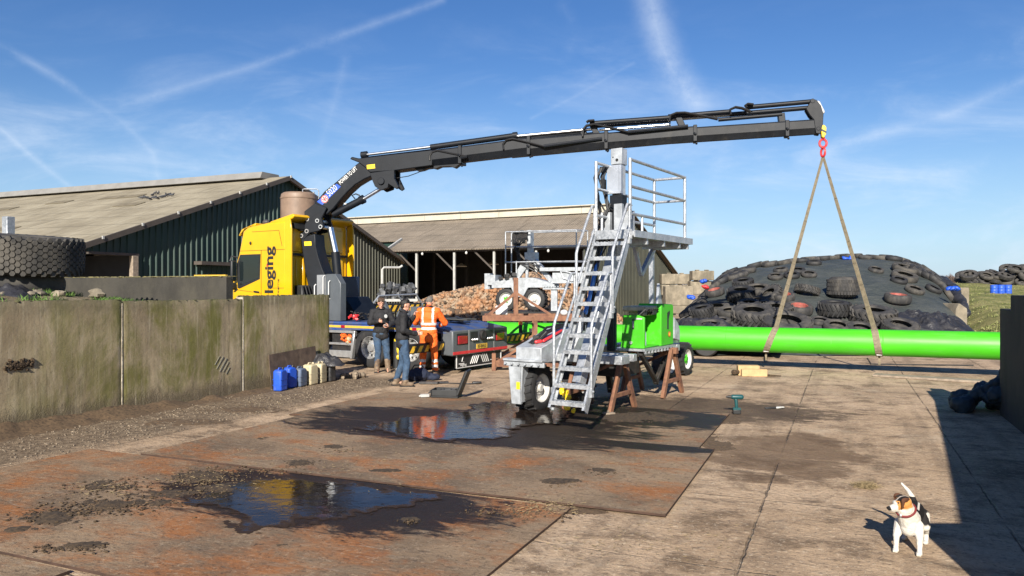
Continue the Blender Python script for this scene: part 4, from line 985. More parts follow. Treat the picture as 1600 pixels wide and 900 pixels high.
lump('blue_bag', 1080, 466, 25.6, .2, .15, .12, M_BLUEP, 'blue plastic bag low on the left edge of the heap', 'bag', 3)
lump('blue_bag', 1099, 441, 30.5, .22, .18, .15, M_BLUEP, 'blue plastic bundle between the concrete blocks and the heap', 'bag', 4)
lump('red_bag', 1103, 450, 29.0, .26, .16, .12, M_RED, 'faded red plastic sack on the left edge of the heap', 'bag', 5)
lump('blue_bag', 1325, 405, 35.0, .34, .2, .14, M_BLUEP, 'blue bundle lying on top of the heap', 'bag', 6)
lump('blue_bag', 1490, 452, 28.6, .3, .2, .14, M_BLUEP, 'blue cloth tucked into the film at the right end of the heap', 'bag', 7)
# concrete interlocking blocks
k_ = 0
for (px0, px1, y0, y1, D, lab) in ((1034, 1080, 428, 444, 46, 'upper left weathered concrete block beside the shed gable'), (1082, 1116, 423, 438, 45, 'highest weathered concrete block, right of the other blocks'), (1034, 1076, 445, 461, 45.9, 'lower left pale concrete block'),
    (1040, 1084, 447, 478, 40, 'largest pale concrete block at the edge of the heap'), (1079, 1117, 439, 460, 45.2, 'concrete block under the highest one'), (1036, 1078, 462, 490, 46.1, 'bottom concrete block of the stack by the shed')):
    A, B = on_plane(px0, y1, D), on_plane(px1, y0, D); m = MB(); m.bx(A.x, B.x, D, D+.8, A.z, B.z)
    for q in (.28, .72): c = A.x+(B.x-A.x)*q; m.bx(c-.12, c+.12, D+.25, D+.5, B.z+.001, B.z+.07)
    tag(m.build('concrete_block', M_BLOCK, bevel=.05, seg=2), lab, 'concrete block', 'stacked concrete blocks by the shed')
m = MB(); m.bx(19.85, 20.5, 34.0, 34.8, .9, 2.12); tag(m.build('concrete_block', M_BLOCK, bevel=.05, seg=2), 'pale concrete block on the grass bank right of the heap', 'concrete block')
# tyre stack and blue drums on the grass bank
rnd = random.Random(21)
for k in range(64):
    row = k // 22; px = 1506+(k % 22)*5.2+rnd.uniform(-3, 3); D = 57+rnd.uniform(-1, 1.5)-(px-1500)*.02
    zb = bankz((px-800)/1186*D, D)-.05; lim = (1.0 if px < 1550 else 1.1 if px < 1575 else 1.7)
    P = Vector(((px-800)/1186*D, D, zb+row*.42+.1))
    if row*.42+.5 > lim: continue
    tyre(('lorry', 'lorry_old')[k % 2], 'black tyre stacked in the long pile on the grass bank', P, (rnd.uniform(-.35, .35), rnd.uniform(-.8, -.1), 1), rnd.uniform(0, 6), rnd.uniform(.85, 1.2), 'tyre pile on the grass bank')
def drum(label, P, r, h, mat, group=None, cat='drum'):
    t = thing('plastic_drum', label, cat, P, 0, group); m = MB()
    m.lathe([(.001, 0), (r*.9, 0), (r, .04*h), (r*.97, .3*h), (r, .33*h), (r, .37*h), (r*.97, .4*h), (r*.97, .62*h), (r, .65*h), (r, .69*h), (r*.97, .72*h), (r, .94*h), (r*.9, h), (r*.86, .985*h), (.001, .985*h)], n=24); m.build('drum_body', mat, t)
    m = MB(); m.lathe([(.001, h*.985), (.045, h*.985), (.045, h*1.02), (.001, h*1.02)], (r*.5, 0, 0), n=10); m.build('bung', M_TRIM, t)
for px, lab in ((1553, 'left of the three blue drums on the grass bank'), (1564, 'middle one of the three blue drums on the grass bank'), (1575, 'right of the three blue drums on the grass bank')):
    D = 44; X = (px-800)/1186*D; drum(lab, (X, D, bankz(X, D)-.02), .20, .52, M_BLUEP, 'blue drums on the grass bank')
# distant winter trees
def tree(px, D, h, seed, label):
    rnd = random.Random(seed); t = thing('bare_tree', label, 'tree', ((px-800)/1186*D, D, 0), 0, 'bare trees on the horizon')
    m = MB(); m.tube((0, 0, 0), (.1, 0, h*.4), .16, 7, .10); m.build('trunk', M_TWIG, t); m = MB()
    def br(p, d, L, r, lv):
        q = p+d*L; m.tube(p, q, r, 4, r*.6, cap=False)
        if lv == 0: return
        for _ in range(4 if lv > 1 else 5):
            e = (d+Vector((rnd.uniform(-1, 1), rnd.uniform(-1, 1), rnd.uniform(-.2, .8)))*.75).normalized(); br(p+d*L*rnd.uniform(.4, 1), e, L*rnd.uniform(.55, .8), r*.6, lv-1)
    for _ in range(5): br(Vector((0, 0, h*.3)), Vector((rnd.uniform(-.7, .7), rnd.uniform(-.7, .7), 1)).normalized(), h*.28, .07, 4)
    m.build('crown', M_TWIG, t, sharp=180)
for k, (px, D, h) in enumerate(((1472, 150, 5.2), (1480, 165, 5.4), (1489, 150, 5.0), (1496, 170, 5.2), (1484, 190, 5.8), (1125, 260, 6), (1168, 280, 6), (1100, 250, 6))): tree(px, D, h, k+3, 'faint bare tree on the horizon beside the heap')
m = MB()
for k in range(900):
    X = -400+k*1.3+random.uniform(-1, 1); Y = 620+random.uniform(-30, 30); h = 4.5+3*noise.noise(Vector((X*.02, 0, 0)))+random.uniform(-1, 2); m.blob((X, Y, h*.45), (2.2, 2, h*.55), 6, 5, None, .35)
tag(m.build('distant_woods', std('hazy far woodland', (.12, .115, .12), 1, 0, .2, .05), sharp=180), 'faint line of far woodland on the horizon', kind='stuff')

# ---- the big dump truck tyre on the bank
t = thing('dump_truck_tyre', 'huge tyre with hexagonal tread blocks lying tilted on the bank at the left', 'tyre'); t.location = ab(-13.12, 8.75, 2.36); t.rotation_euler = (R(3), R(4.2), 0)
Ro, W, Ri = .93, .66, .46
m = MB(); m.lathe([(Ri, .12), (Ri+.05, .02), (Ro-.22, 0), (Ro-.10, .02), (Ro-.035, .10), (Ro-.03, .31), (Ro-.035, .52), (Ro-.10, .60), (Ro-.22, W), (Ri+.05, W-.02), (Ri, .50), (Ri+.06, .44), (Ro-.16, .36), (Ro-.16, .26), (Ri+.06, .18)], n=64, closed=True); m.build('carcass', M_TYREO, t, sharp=50)
m = MB(); n_ = 37; rows = 12
for r_ in range(rows):
    zc = .045+r_*(W-.09)/(rows-1); rr = Ro-.034-(.030 if r_ in (0, rows-1) else .010 if r_ in (1, rows-2) else 0)
    for i in range(n_):
        t0 = 2*PI*(i+.5*(r_ % 2))/n_; hx = []; s0 = PI*Ro/n_
        for (u_, v_) in ((-.62, 0), (-.32, .86), (.32, .86), (.62, 0), (.32, -.86), (-.32, -.86)):
            u_ *= 1+random.uniform(-.07, .07); hx.append((u_*s0, v_*(W-.09)/(rows-1)))
        T_ = Vector((-math.sin(t0), math.cos(t0), 0)); N_ = Vector((math.cos(t0), math.sin(t0), 0))
        vs = [N_*(rr-.02)+T_*a+Vector((0, 0, zc+b)) for a, b in hx]+[N_*(rr+.024)+T_*a*.88+Vector((0, 0, zc+b*.88)) for a, b in hx]
        m.add(vs, [(0, 1, 7, 6), (1, 2, 8, 7), (2, 3, 9, 8), (3, 4, 10, 9), (4, 5, 11, 10), (5, 0, 6, 11), (6, 7, 8, 9, 10, 11)])
m.build('tread', M_TYREO, t, sharp=25)
tyre('lorry_old', 'flat worn tyre under the huge tilted tyre', ab(-13.15, 8.7, 2.0), (0.05, 0, 1), .4, 1.3, None)
bkz = lambda x_, y_: 2.0
c = ab(-12.75, 7.75)
film('plastic_film', c.x, c.y, 2.3, .9, .26, 'torn black film heaped below the huge tilted tyre', M_FILM, 8, base=lambda x_, y_: 1.93)
m = MB()
for k in range(14):
    P = ab(-11.6-random.random()*1.6, 7.2+random.random()*1.9, 2.0); r = random.uniform(.05, .13); m.blob(P, (r*1.5, r, r*.7), 8, 6, Rz(random.uniform(0, 3)), .3)
tag(m.build('rubble', M_BLOCK, sharp=40), kind='stuff')
t = thing('steel_post', 'galvanised square post standing behind the huge tyre', 'post', ab(-16.1, 10.4, 2.1), YARD)
m = MB(); m.bx(-.085, .085, -.085, .085, 0, 1.50); m.build('upper_post', M_GALV, t, bevel=.008); m = MB(); m.bx(-.095, .095, -.095, .095, 1.02, 1.06); m.build('collar', M_DARK, t)
# brown tank behind the lorry
P = on_plane(467, 302, 31); t = thing('water_tank', 'round brown tank with a hoop rail, standing behind the lorry cab', 'tank', (P.x, P.y, 0)); zt = P.z
m = MB(); r = .72; m.lathe([(r, 1.2), (r, zt-.26), (r+.02, zt-.25), (r+.02, zt-.20), (r, zt-.19), (r*.97, zt-.06), (r*.86, zt), (r*.8, zt-.01), (.001, zt)], n=40); m.build('tank_shell', M_TANK, t)
m = MB(); m.path([(.1, .2, zt), (.1, .2, zt+.18), (.16, .2, zt+.2), (.68, .2, zt+.2), (.76, .2, zt+.14), (.76, .2, zt-1.0)], .022, 8); m.build('hoop_rail', M_GALV, t)
m = MB()
for q in range(4): an = PI/4+q*PI/2; m.tube((math.cos(an)*.6, math.sin(an)*.6, 0), (math.cos(an)*.6, math.sin(an)*.6, 1.22), .06, 8)
m.build('leg', M_DARK, t)
# ================================================================ LORRY WITH LOADER CRANE
TH = Vector((-.8486, .5291, 0)); TO = Vector((-.7935, 19.4725, 0)); TRZ = math.atan2(TH.y, TH.x)
lorry = thing('crane_lorry', 'yellow lorry with blue chassis and a long black loader crane raised over the yard', 'lorry', TO, TRZ)
def P_(m, name, mat, parent=lorry, **k): return m.build(name, mat, parent, **k)
# cab: side profile (x forward, z), extruded across
prof = [(5.87, .95), (5.87, 4.02), (6.6, 4.0), (7.5, 3.90), (7.72, 3.80), (7.92, 3.10), (8.14, 2.62), (8.20, 2.3), (8.22, 1.5), (8.18, .55), (7.6, .5), (7.45, .95)]
m = MB(); m.prism(prof, (0, 0, 0), (1, 0, 0), (0, 0, 1), -1.22, 1.22); cab = P_(m, 'cab', M_YEL, bevel=.07, seg=3)
m = MB(); m.prism([(5.55, 4.14), (5.62, 4.20), (5.95, 4.14), (6.55, 4.02), (6.55, 3.97), (5.87, 3.97), (5.6, 4.08)], (0, 0, 0), (1, 0, 0), (0, 0, 1), -1.2, 1.2); P_(m, 'roof_deflector', M_YEL, cab, bevel=.03, seg=2)
for s_ in (-1, 1):     # side fairings past the rear wall
    m = MB(); m.prism([(5.60, 1.25), (5.60, 3.75), (5.66, 4.08), (5.88, 4.02), (5.88, 1.25)], (0, s_*1.235, 0), (1, 0, 0), (0, 0, 1), -.025, .025); P_(m, 'side_fairing', M_YEL, cab, bevel=.012)
m = MB(); m.prism([(7.30, 3.93), (7.28, 4.02), (7.9, 3.86), (8.06, 3.66), (7.98, 3.66), (7.75, 3.84)], (0, 0, 0), (1, 0, 0), (0, 0, 1), -1.12, 1.12); P_(m, 'sun_visor', M_YEL, cab, bevel=.03, seg=2)
for y_, mt in ((.75, M_DARKP), (-.75, M_DARKP), (.2, M_BLUEP)):
    m = MB(); m.blob((7.25 if mt is M_DARKP else 6.75, y_, 4.06), (.12, .10, .09), 10, 8); P_(m, 'roof_light', mt, cab)
Y1 = 1.222
def side(m, ol, d0, d1): m.prism(ol, (0, 0, 0), (1, 0, 0), (0, 0, 1), -d1, -d0)     # on the left (+y) flank
def flank(name, ol, mat, out, parent=None):
    m = MB(); m.prism(ol, (0, Y1+out, 0), (1, 0, 0), (0, 0, 1), 0, .02+out); return P_(m, name, mat, parent or cab)
flank('window_seal', [(6.93, 3.09), (7.83, 3.09), (7.98, 2.80), (7.94, 2.10), (7.86, 2.08), (6.96, 2.36)], M_TRIM, .004)
flank('side_window', [(6.98, 3.03), (7.78, 3.03), (7.86, 2.82), (7.83, 2.18), (7.0, 2.40)], M_GLASS, .009)
m = MB()
def seam(p, q, w_=.012): m.bar((p[0], Y1+.002, p[1]), (q[0], Y1+.002, q[1]), .008, w_, (0, 1, 0))
for p, q in (((6.90, .95), (6.90, 3.20)), ((6.90, 3.20), (7.88, 3.20)), ((6.90, 1.95), (8.0, 2.05)), ((6.60, .95), (6.60, 3.2)), ((5.9, 3.2), (6.90, 3.2)), ((6.15, 3.75), (7.3, 3.75)), ((6.15, 3.75), (6.02, 3.3)), ((5.95, 2.1), (6.6, 2.1))): seam(p, q)
P_(m, 'panel_gap', M_TRIM, cab)
m = MB(); m.bar((6.98, Y1+.025, 1.98), (7.2, Y1+.025, 2.0), .03, .045); P_(m, 'door_handle', M_TRIM, cab, bevel=.008)
m = MB(); m.prism([(8.0, 2.74), (8.22, 2.45), (8.235, 1.9), (8.0, 1.9)], (0, 0, 0), (1, 0, 0), (0, 0, 1), -1.0, 1.0); P_(m, 'windscreen', M_GLASS, cab)
for s_ in (1, -1):
    m = MB(); m.bx(7.93, 8.03, s_*1.27, s_*1.44, 2.30, 2.92); m.bx(7.93, 8.02, s_*1.27, s_*1.44, 2.08, 2.26); P_(m, 'mirror', M_TRIM, cab, bevel=.04, seg=2)
    m = MB(); m.path([(7.95, s_*1.2, 3.0), (8.05, s_*1.35, 3.05), (8.06, s_*1.4, 2.9)], .025, 8); m.path([(7.95, s_*1.2, 2.05), (8.05, s_*1.38, 2.08)], .025, 8); P_(m, 'mirror_bracket', M_TRIM, cab)
    m = MB(); m.bx(7.915, 7.928, s_*1.29, s_*1.42, 2.34, 2.88); P_(m, 'mirror_glass', M_GLASS, cab)
m = MB(); m.blob((7.35, Y1+.02, 3.42), (.035, .03, .05), 10, 8); P_(m, 'marker_lamp', M_TRIM, cab)
m = MB(); m.bx(7.0, 8.2, 1.225, 1.24, .62, .95); m.bx(7.15, 7.8, 1.225, 1.26, .95, 1.05); P_(m, 'step_panel', M_GREYBOX, cab)
# rear wall of the cab: pressed panels, exhaust box, hoses
m = MB()
for (y0, y1, z0, z1) in ((.15, 1.0, 3.15, 3.85), (-1.0, -.1, 3.15, 3.85), (.15, 1.0, 1.9, 3.0), (-1.0, -.1, 1.9, 3.0)):
    m.bx(5.83, 5.868, y0, y1, z0, z1)
for y_ in (-.8, -.5, .3, .55, .8): m.bx(5.80, 5.832, y_, y_+.10, 1.95, 2.95)
P_(m, 'rear_panel', M_YEL, cab, bevel=.015)
m = MB(); m.bx(5.80, 5.866, -1.15, 1.15, 3.03, 3.10); m.bx(5.78, 5.866, 1.06, 1.16, 1.2, 3.95); P_(m, 'rear_seam', M_TRIM, cab)
m = MB(); m.lathe([(.001, 0), (.12, 0), (.12, .1), (.001, .1)], (5.72, .75, 3.86), (1, 0, 0), 16); m.bx(5.7, 5.86, .45, 1.05, 3.8, 3.95); P_(m, 'work_lamp', M_TRIM, cab)
m = MB(); m.bx(5.50, 5.84, .0, .95, 1.2, 2.18); P_(m, 'filter_box', M_TRIM, bevel=.03)
m = MB()
for k in range(7):
    y0 = .1+k*.11; m.path([(5.52, y0, 1.4+.1*(k % 3)), (5.42, y0+.05, 1.75), (5.40, y0+.15, 2.0-.05*k), (5.48, y0+.2, 2.15)], .02, 6)
P_(m, 'air_hose', M_BLACK)
m = MB(); m.tube((5.60, .35, 2.18), (5.60, .35, 2.5), .02, 6); m.tube((5.6, .35, 2.38), (5.6, .35, 2.46), .05, 8); P_(m, 'hose_coil', M_BLACK)
# name on the cab flank, reading upward
text_obj('lettering', 'leging', .50, M_TRIM, basis((6.40, Y1+.004, 1.93), (0, 0, 1), (1, 0, 0)), cab, .002, 'LEFT', 1.20, .012)
m = MB(); m.bx(6.60, 6.67, Y1+.001, Y1+.004, 2.72, 2.80); P_(m, 'red_mark', M_RED, cab)
text_obj('small_lettering', 'leging', .085, M_TRIM, basis((6.16, Y1+.004, 1.9), (0, 0, 1), (1, 0, 0)), cab, .001, 'LEFT', 2.4)
# chassis
m = MB(); m.bx(.15, 7.6, -.45, .45, .62, .95); P_(m, 'chassis_frame', M_DARK)
m = MB(); m.prism([(0.02, 1.06), (.9, 1.20), (5.75, 1.20), (5.75, 1.13), (.9, 1.13), (.05, 1.0)], (0, 0, 0), (1, 0, 0), (0, 0, 1), -1.24, 1.24); P_(m, 'deck', M_BLUE, bevel=.012)
for s_ in (1, -1):
    m = MB(); m.prism([(.1, .99), (.9, 1.127), (5.75, 1.127), (5.75, .97), (3.4, .97), (3.3, .99), (1.0, .99)], (0, s_*1.21, 0), (1, 0, 0), (0, 0, 1), -.035, .035); P_(m, 'side_rail', M_BLUE)
    m = MB(); m.bx(.75, 5.7, s_*1.246, s_*1.252, 1.04, 1.10); P_(m, 'reflective_tape', M_STRIPE)
m = MB()
for x_ in (3.55, 2.35, 1.1): m.bx(x_, x_+.14, 1.249, 1.256, 1.035, 1.105)
P_(m, 'side_marker', M_REDL)
m = MB(); m.prism([(3.2, .95), (4.1, .95), (4.1, .25), (3.28, .25)], (0, 1.0, 0), (1, 0, 0), (0, 0, 1), -.16, .5)
P_(m, 'locker_inside', M_DARK)
m = MB(); m.bar((3.20, 1.2, .93), (4.35, 1.2, .93), .08, .07); m.bar((3.24, 1.2, .93), (3.34, 1.2, .22), .08, .10, (0, 1, 0)); m.bx(3.3, 4.35, 1.162, 1.20, .24, .42); m.bx(3.3, 4.35, 1.165, 1.215, .57, .63); P_(m, 'side_locker', M_ALU, bevel=.008)
m = MB()
for k in range(16): m.blob((random.uniform(3.42, 3.75), 1.18+random.uniform(-.02, .03), random.uniform(.66, .86)), random.uniform(.03, .06), 6, 5, None, .4)
P_(m, 'orange_straps', M_ORANGE)
m = MB()
for k in range(8): m.blob((random.uniform(3.38, 3.5), 1.19+random.uniform(0, .03), random.uniform(.64, .78)), random.uniform(.03, .05), 6, 5, None, .4)
P_(m, 'pale_gloves', M_CREAM)
def lorry_wheel(x_, y_, s_):
    wroot = None
    m = MB(); Ro = .535; w_ = .30
    m.lathe([(.30, -.14), (.34, -.155), (.46, -.155), (.515, -.13), (Ro, -.09), (Ro, .09), (.515, .13), (.46, .155), (.34, .155), (.30, .14)], (x_, y_, .535), (0, s_, 0), 40, closed=True)
    for k in range(4): 
        pass
    o = P_(m, 'wheel', M_TYREN, sharp=40)
    m = MB(); m.lathe([(.305, .13), (.29, .145), (.275, .12), (.262, .02), (.24, -.03), (.20, -.02), (.17, .03), (.10, .05), (.095, .12), (.001, .125)], (x_, y_, .535), (0, s_, 0), 40, caps=False); P_(m, 'rim', M_ALU, o, sharp=25)
    m = MB()
    for k in range(10): t = 2*PI*k/10; m.tube((x_+math.cos(t)*.215, y_-s_*.04, .535+math.sin(t)*.215), (x_+math.cos(t)*.215, y_-s_*.012, .535+math.sin(t)*.215), .032, 10)
    P_(m, 'rim_hole', M_TRIM, o)
    m = MB()
    for k in range(10): t = 2*PI*(k+.5)/10; m.tube((x_+math.cos(t)*.145, y_, .535+math.sin(t)*.145), (x_+math.cos(t)*.145, y_+s_*.06, .535+math.sin(t)*.145), .014, 6)
    P_(m, 'wheel_nut', M_POST, o)
    return o
for x_ in (1.34, 2.72):
    for s_ in (1, -1): lorry_wheel(x_, s_*1.06, s_); 
    for s_ in (1, -1):
        m = MB(); m.lathe([(.28, -.14), (.46, -.155), (.535, -.09), (.535, .09), (.46, .155), (.28, .14)], (x_, s_*.72, .535), (0, s_, 0), 32, closed=True); P_(m, 'inner_wheel', M_TYREN)
    m = MB(); m.tube((x_, -.95, .535), (x_, .95, .535), .09, 10); P_(m, 'axle', M_DARK)
for s_ in (1, -1): lorry_wheel(6.95, s_*1.05, s_)
m = MB()
for x_ in (1.34, 2.72):
    for k in range(8):
        t0, t1 = PI*(.18+.08*k), PI*(.18+.08*(k+1)); m.bar((x_+math.cos(t0)*.60, 1.0, .535+math.sin(t0)*.44), (x_+math.cos(t1)*.60, 1.0, .535+math.sin(t1)*.44), .44, .02, (0, 0, 1))
P_(m, 'mudguard', M_TRIM)
# rear panel
m = MB(); m.bx(-.02, .35, -1.24, 1.24, .44, 1.06); rear = P_(m, 'rear_bumper', M_GREYBOX, bevel=.035, seg=2)
def rearq(name, y0, y1, z0, z1, mat, out=.006, bev=0): m = MB(); m.bx(-.02-out, -.015, y0, y1, z0, z1); return P_(m, name, mat, rear, bevel=bev)
rearq('red_band', -1.23, 1.23, .47, .54, M_RED, .004)
for s_ in (1, -1):
    rearq('lamp_recess', s_*.62, s_*1.08, .70, .98, M_TRIM, .004); rearq('tail_lamp', s_*.66, s_*1.04, .72, .92, M_REDL, .03, .01)
    rearq('bumper_joint', s_*.56, s_*.575, .46, 1.04, M_POST, .004)
    rearq('centre_recess', s_*.18, s_*.50, .76, 1.0, M_TRIM, .004)
m = MB()
for s_ in (1, -1):
    for q in range(3): m.blob((-.05, s_*(.24+.1*q), .80), (.03, .04, .035), 8, 6)
P_(m, 'coupling', M_ALU, rear)
m = MB(); m.lathe([(.001, -.02), (.12, -.02), (.135, .02), (.10, .05), (.001, .03)], (-.05, 0, .90), (-1, 0, 0), 24); P_(m, 'tow_jaw', M_DARK, rear)
m = MB(); m.bx(-.034, -.02, -.24, .24, .56, .68); pl = P_(m, 'number_plate', M_STRIPE, rear)
text_obj('plate_lettering', '87-BHJ-5', .115, M_TRIM, basis((-.036, 0, .580), (0, -1, 0), (0, 0, 1)), pl, .001, 'CENTER', .88, .002)
m = MB(); m.bx(.05, .10, -1.0, 1.0, .12, .44); flap = P_(m, 'spray_flap', M_TRIM)
m = MB(); m.bx(.035, .05, -1.02, -.99, .12, .44); m.bx(.035, .05, .99, 1.02, .12, .44); m.bx(.035, .05, -1.02, 1.02, .115, .135); P_(m, 'flap_edge', M_WHITE, flap)
m = MB()
for s_ in (1, -1):
    for k in range(4): m.bar((.044, s_*(.03+k*.085), .41-k*0), (.044, s_*(.16+k*.085), .19), .006, .036, (1, 0, 0))
P_(m, 'chevron_mark', M_WHITE, flap)
for s_ in (1, -1):
    m = MB(); c = s_*.70; m.bar((.044, c+.03, .40), (.044, c+.08, .28), .006, .02, (1, 0, 0)); m.bar((.044, c+.09, .28), (.044, c-.01, .26), .006, .02, (1, 0, 0)); m.bx(.041, .047, c-.02, c+.2, .21, .235); P_(m, 'curl_mark', M_WHITE, flap)
    text_obj('flap_lettering', 'leging', .09, M_WHITE, basis((.040, s_*.72, .165), (0, -1, 0), (0, 0, 1)), flap, .001, 'CENTER', 1.3, .002)
# outrigger beams with hazard bands
def outrigger(x_, y0, y1, z0, z1, leg=True, th=.14):
    m = MB(); m.bx(x_, x_+th, y0, y1, z0, z1); o = P_(m, 'outrigger_beam', M_TRIM, bevel=.006)
    m = MB(); m.bx(x_-.004, x_, min(y0, y1)+.03, max(y0, y1)-.03, z0+.02, z1-.05); P_(m, 'hazard_band', M_HAZ, o)
    if leg:
        ye = y1; m = MB(); m.tube((x_+.07, ye, .30), (x_+.07, ye, z1+.10), .075, 14); P_(m, 'stabiliser_leg', M_TRIM, o)
        m = MB(); m.tube((x_+.07, ye, .05), (x_+.07, ye, .30), .045, 12); P_(m, 'leg_rod', M_CHROME, o)
        m = MB(); m.lathe([(.001, 0), (.19, 0), (.19, .03), (.07, .07), (.001, .07)], (x_+.07, ye, .003), (0, 0, 1), 20); P_(m, 'foot_plate', M_TRIM, o)
    return o
o1 = outrigger(.22, 1.26, 2.95, .58, .80)
m = MB(); m.tube((.29, 2.95, .80), (.29, 2.95, .95), .06, 12); m.blob((.20, 2.98, .72), (.05, .06, .11), 8, 6); m.blob((.2, 3.0, .55), (.04, .05, .06), 8, 6); P_(m, 'yellow_valve', M_BRIGHT, o1)
o2 = outrigger(.22, -1.26, -3.05, .60, .82)
m = MB(); m.tube((.3, -2.45, .82), (.3, -2.45, 1.05), .055, 12); P_(m, 'lamp_stem', M_TRIM, o2)
m = MB(); m.tube((.3, -2.45, 1.05), (.3, -2.45, 1.15), .065, 12, .055); P_(m, 'warning_lamp', M_ORL, o2)
o3 = outrigger(4.55, -.6, -3.6, 1.36, 1.62, True, .16)
m = MB(); m.path([(4.5, -.9, 1.64), (4.5, -1.15, 1.86), (4.5, -2.9, 1.90), (4.5, -3.15, 1.64)], .03, 8); m.path([(4.5, -2.0, 1.88), (4.5, -2.3, 1.64)], .03, 8); P_(m, 'guard_rail', M_GALV, o3)
# crane foot, housings and deck clutter
m = MB(); m.prism([(3.72, 1.21), (3.72, 2.22), (3.92, 2.48), (4.28, 2.48), (4.28, 1.21)], (0, 1.13, 0), (1, 0, 0), (0, 0, 1), -.11, .11); P_(m, 'stabiliser_housing', M_GREYBOX, bevel=.015)
m = MB(); m.bx(4.30, 4.62, 1.10, 1.24, 1.6, 2.46); hb = P_(m, 'control_box', std('light grey box', (.24, .25, .26), .5), bevel=.01)
m = MB()
for x_, zt_ in ((4.64, 2.2), (4.31, 2.44), (4.10, 2.3)): m.path([(x_, 1.25, 1.8), (x_, 1.30, 1.84), (x_, 1.30, zt_-.04), (x_, 1.25, zt_)], .016, 8)
P_(m, 'handle', M_WHITE, hb)
m = MB(); m.prism([(3.7, 1.21), (4.3, 1.85), (5.2, 1.85), (5.4, 1.21)], (0, 0, 0), (1, 0, 0), (0, 0, 1), -.5, .5); P_(m, 'crane_base', M_CRANE, bevel=.02)
m = MB(); m.prism([(2.55, 1.21), (2.9, 1.75), (3.2, 1.21)], (0, .4, 0), (1, 0, 0), (0, 0, 1), -.05, .05); m.prism([(2.55, 1.21), (2.9, 1.75), (3.2, 1.21)], (0, -.4, 0), (1, 0, 0), (0, 0, 1), -.05, .05); P_(m, 'ramp_plate', M_GREYBOX)
m = MB(); rnd = random.Random(3)
for k in range(90):
    c = Vector((rnd.uniform(2.2, 3.6), rnd.uniform(.35, 1.1), 1.23+rnd.uniform(0, .22))); an = rnd.uniform(0, PI); d = Vector((math.cos(an), math.sin(an), rnd.uniform(-.5, .5)))*.05
    m.path([c+d, c+Vector((-d.y, d.x, .02))*.6, c-d, c-Vector((-d.y, d.x, .02))*.6], .014, 5, True)
P_(m, 'chain_heap', M_DARK)
m = MB()
for k in range(9): m.blob((3.30+random.uniform(-.22, .22), 1.14, 1.26+random.uniform(0, .10)), random.uniform(.03, .055), 6, 5, None, .4)
P_(m, 'red_chain', M_RED)
m = MB(); m.lathe([(.001, 0), (.55, 0), (.55, .07), (.001, .09)], (1.9, 0, 1.30), (0, 0, 1), 28); m.bx(1.2, 1.5, -.16, .16, 1.28, 1.38); m.bx(1.5, 2.3, -.45, .45, 1.21, 1.30); P_(m, 'fifth_wheel', M_DARK)
m = MB()
for k in range(14): m.bar((.5+random.uniform(-.1, .7), -.2+random.uniform(-.5, .6), 1.22+random.uniform(0, .08)), (.7+random.uniform(0, .9), -.1+random.uniform(-.6, .6), 1.24+random.uniform(0, .10)), .09, .03)
P_(m, 'rubber_mat', M_TRIM)
m = MB(); m.bx(1.25, 1.55, .55, .95, 1.21, 1.62); m.tube((1.35, .7, 1.62), (1.35, .7, 1.72), .03, 8); P_(m, 'grease_tank', M_GREYBOX, bevel=.02)
m = MB(); m.bx(5.35, 5.6, -1.24, -.2, 1.21, 2.45); P_(m, 'hydraulic_tank', std('deep blue tank', (.012, .022, .05), .4), bevel=.03, seg=2)

# ---- crane arm: built in the upright plane from the column to the hook
CB = TO+TH*4.75; CT = Vector((7.89, 19.24, 0)); CU = (CT-CB).normalized(); CW = CU.cross(Vector((0, 0, 1)))
def cp(px, py):
    d = Vector(((px-800)/1186, 1, (450-py)/1186)); k = CB.dot(CW)/d.dot(CW); P = Vector((0, 0, 2.1))+d*k
    return ((P-CB).dot(CU), P.z)
def c3(px, py, off=0.): s_, z_ = cp(px, py); return CB+CU*s_+Vector((0, 0, z_))+CW*off
def cplate(m, pts, d0, d1): m.prism([cp(*p) for p in pts], CB, CU, (0, 0, 1), d0, d1)
def CP(m, name, mat, parent=lorry, **k): return m.build(name, mat, parent, world=True, **k)
m = MB(); cplate(m, [(477, 372), (500, 366), (501, 385), (505, 402), (511, 420), (522, 446), (538, 478), (548, 502), (505, 502), (494, 470), (484, 425)], -.30, .30); CP(m, 'crane_column', M_CRANE, bevel=.03, seg=2)
m = MB(); cplate(m, [(497, 318), (512, 300), (530, 285.5), (548, 270), (563, 257), (576, 250), (590, 262), (587, 276), (574, 281.5), (560, 290), (548, 301), (538, 312), (526, 327), (516, 336), (500, 336)], -.21, .21); boom = CP(m, 'main_boom', M_CRANE, bevel=.03, seg=2)
m = MB()
for a, b in ((.24, .31), (-.31, -.24)): cplate(m, [(483, 332), (500, 319), (518, 326), (510, 342), (514, 356), (506, 362), (492, 365), (483, 375.5), (476, 374), (474.5, 367), (483, 362), (484, 348)], a, b)
kp = CP(m, 'knuckle_plate', M_CRANE, bevel=.015)
m = MB()
for px, py in ((488, 344), (503.6, 346.4), (479, 369.6), (508.6, 355.6), (487.4, 362.4)): m.tube(c3(px, py, -.33), c3(px, py, .33), .060, 16)
CP(m, 'pivot_pin', M_ALU, kp)
m = MB()
for px, py in ((488, 344), (503.6, 346.4), (479, 369.6), (508.6, 355.6), (487.4, 362.4)): m.tube(c3(px, py, .33), c3(px, py, .336), .038, 16)
CP(m, 'pin_centre', M_CRANE, kp)
m = MB(); m.tube(c3(529, 446, .0), c3(524, 394, 0), .125, 18); lc = CP(m, 'lift_cylinder', M_CRANE)
m = MB(); m.tube(c3(524, 394, 0), c3(516, 356, 0), .088, 18); CP(m, 'cylinder_rod', M_CHROME, lc)
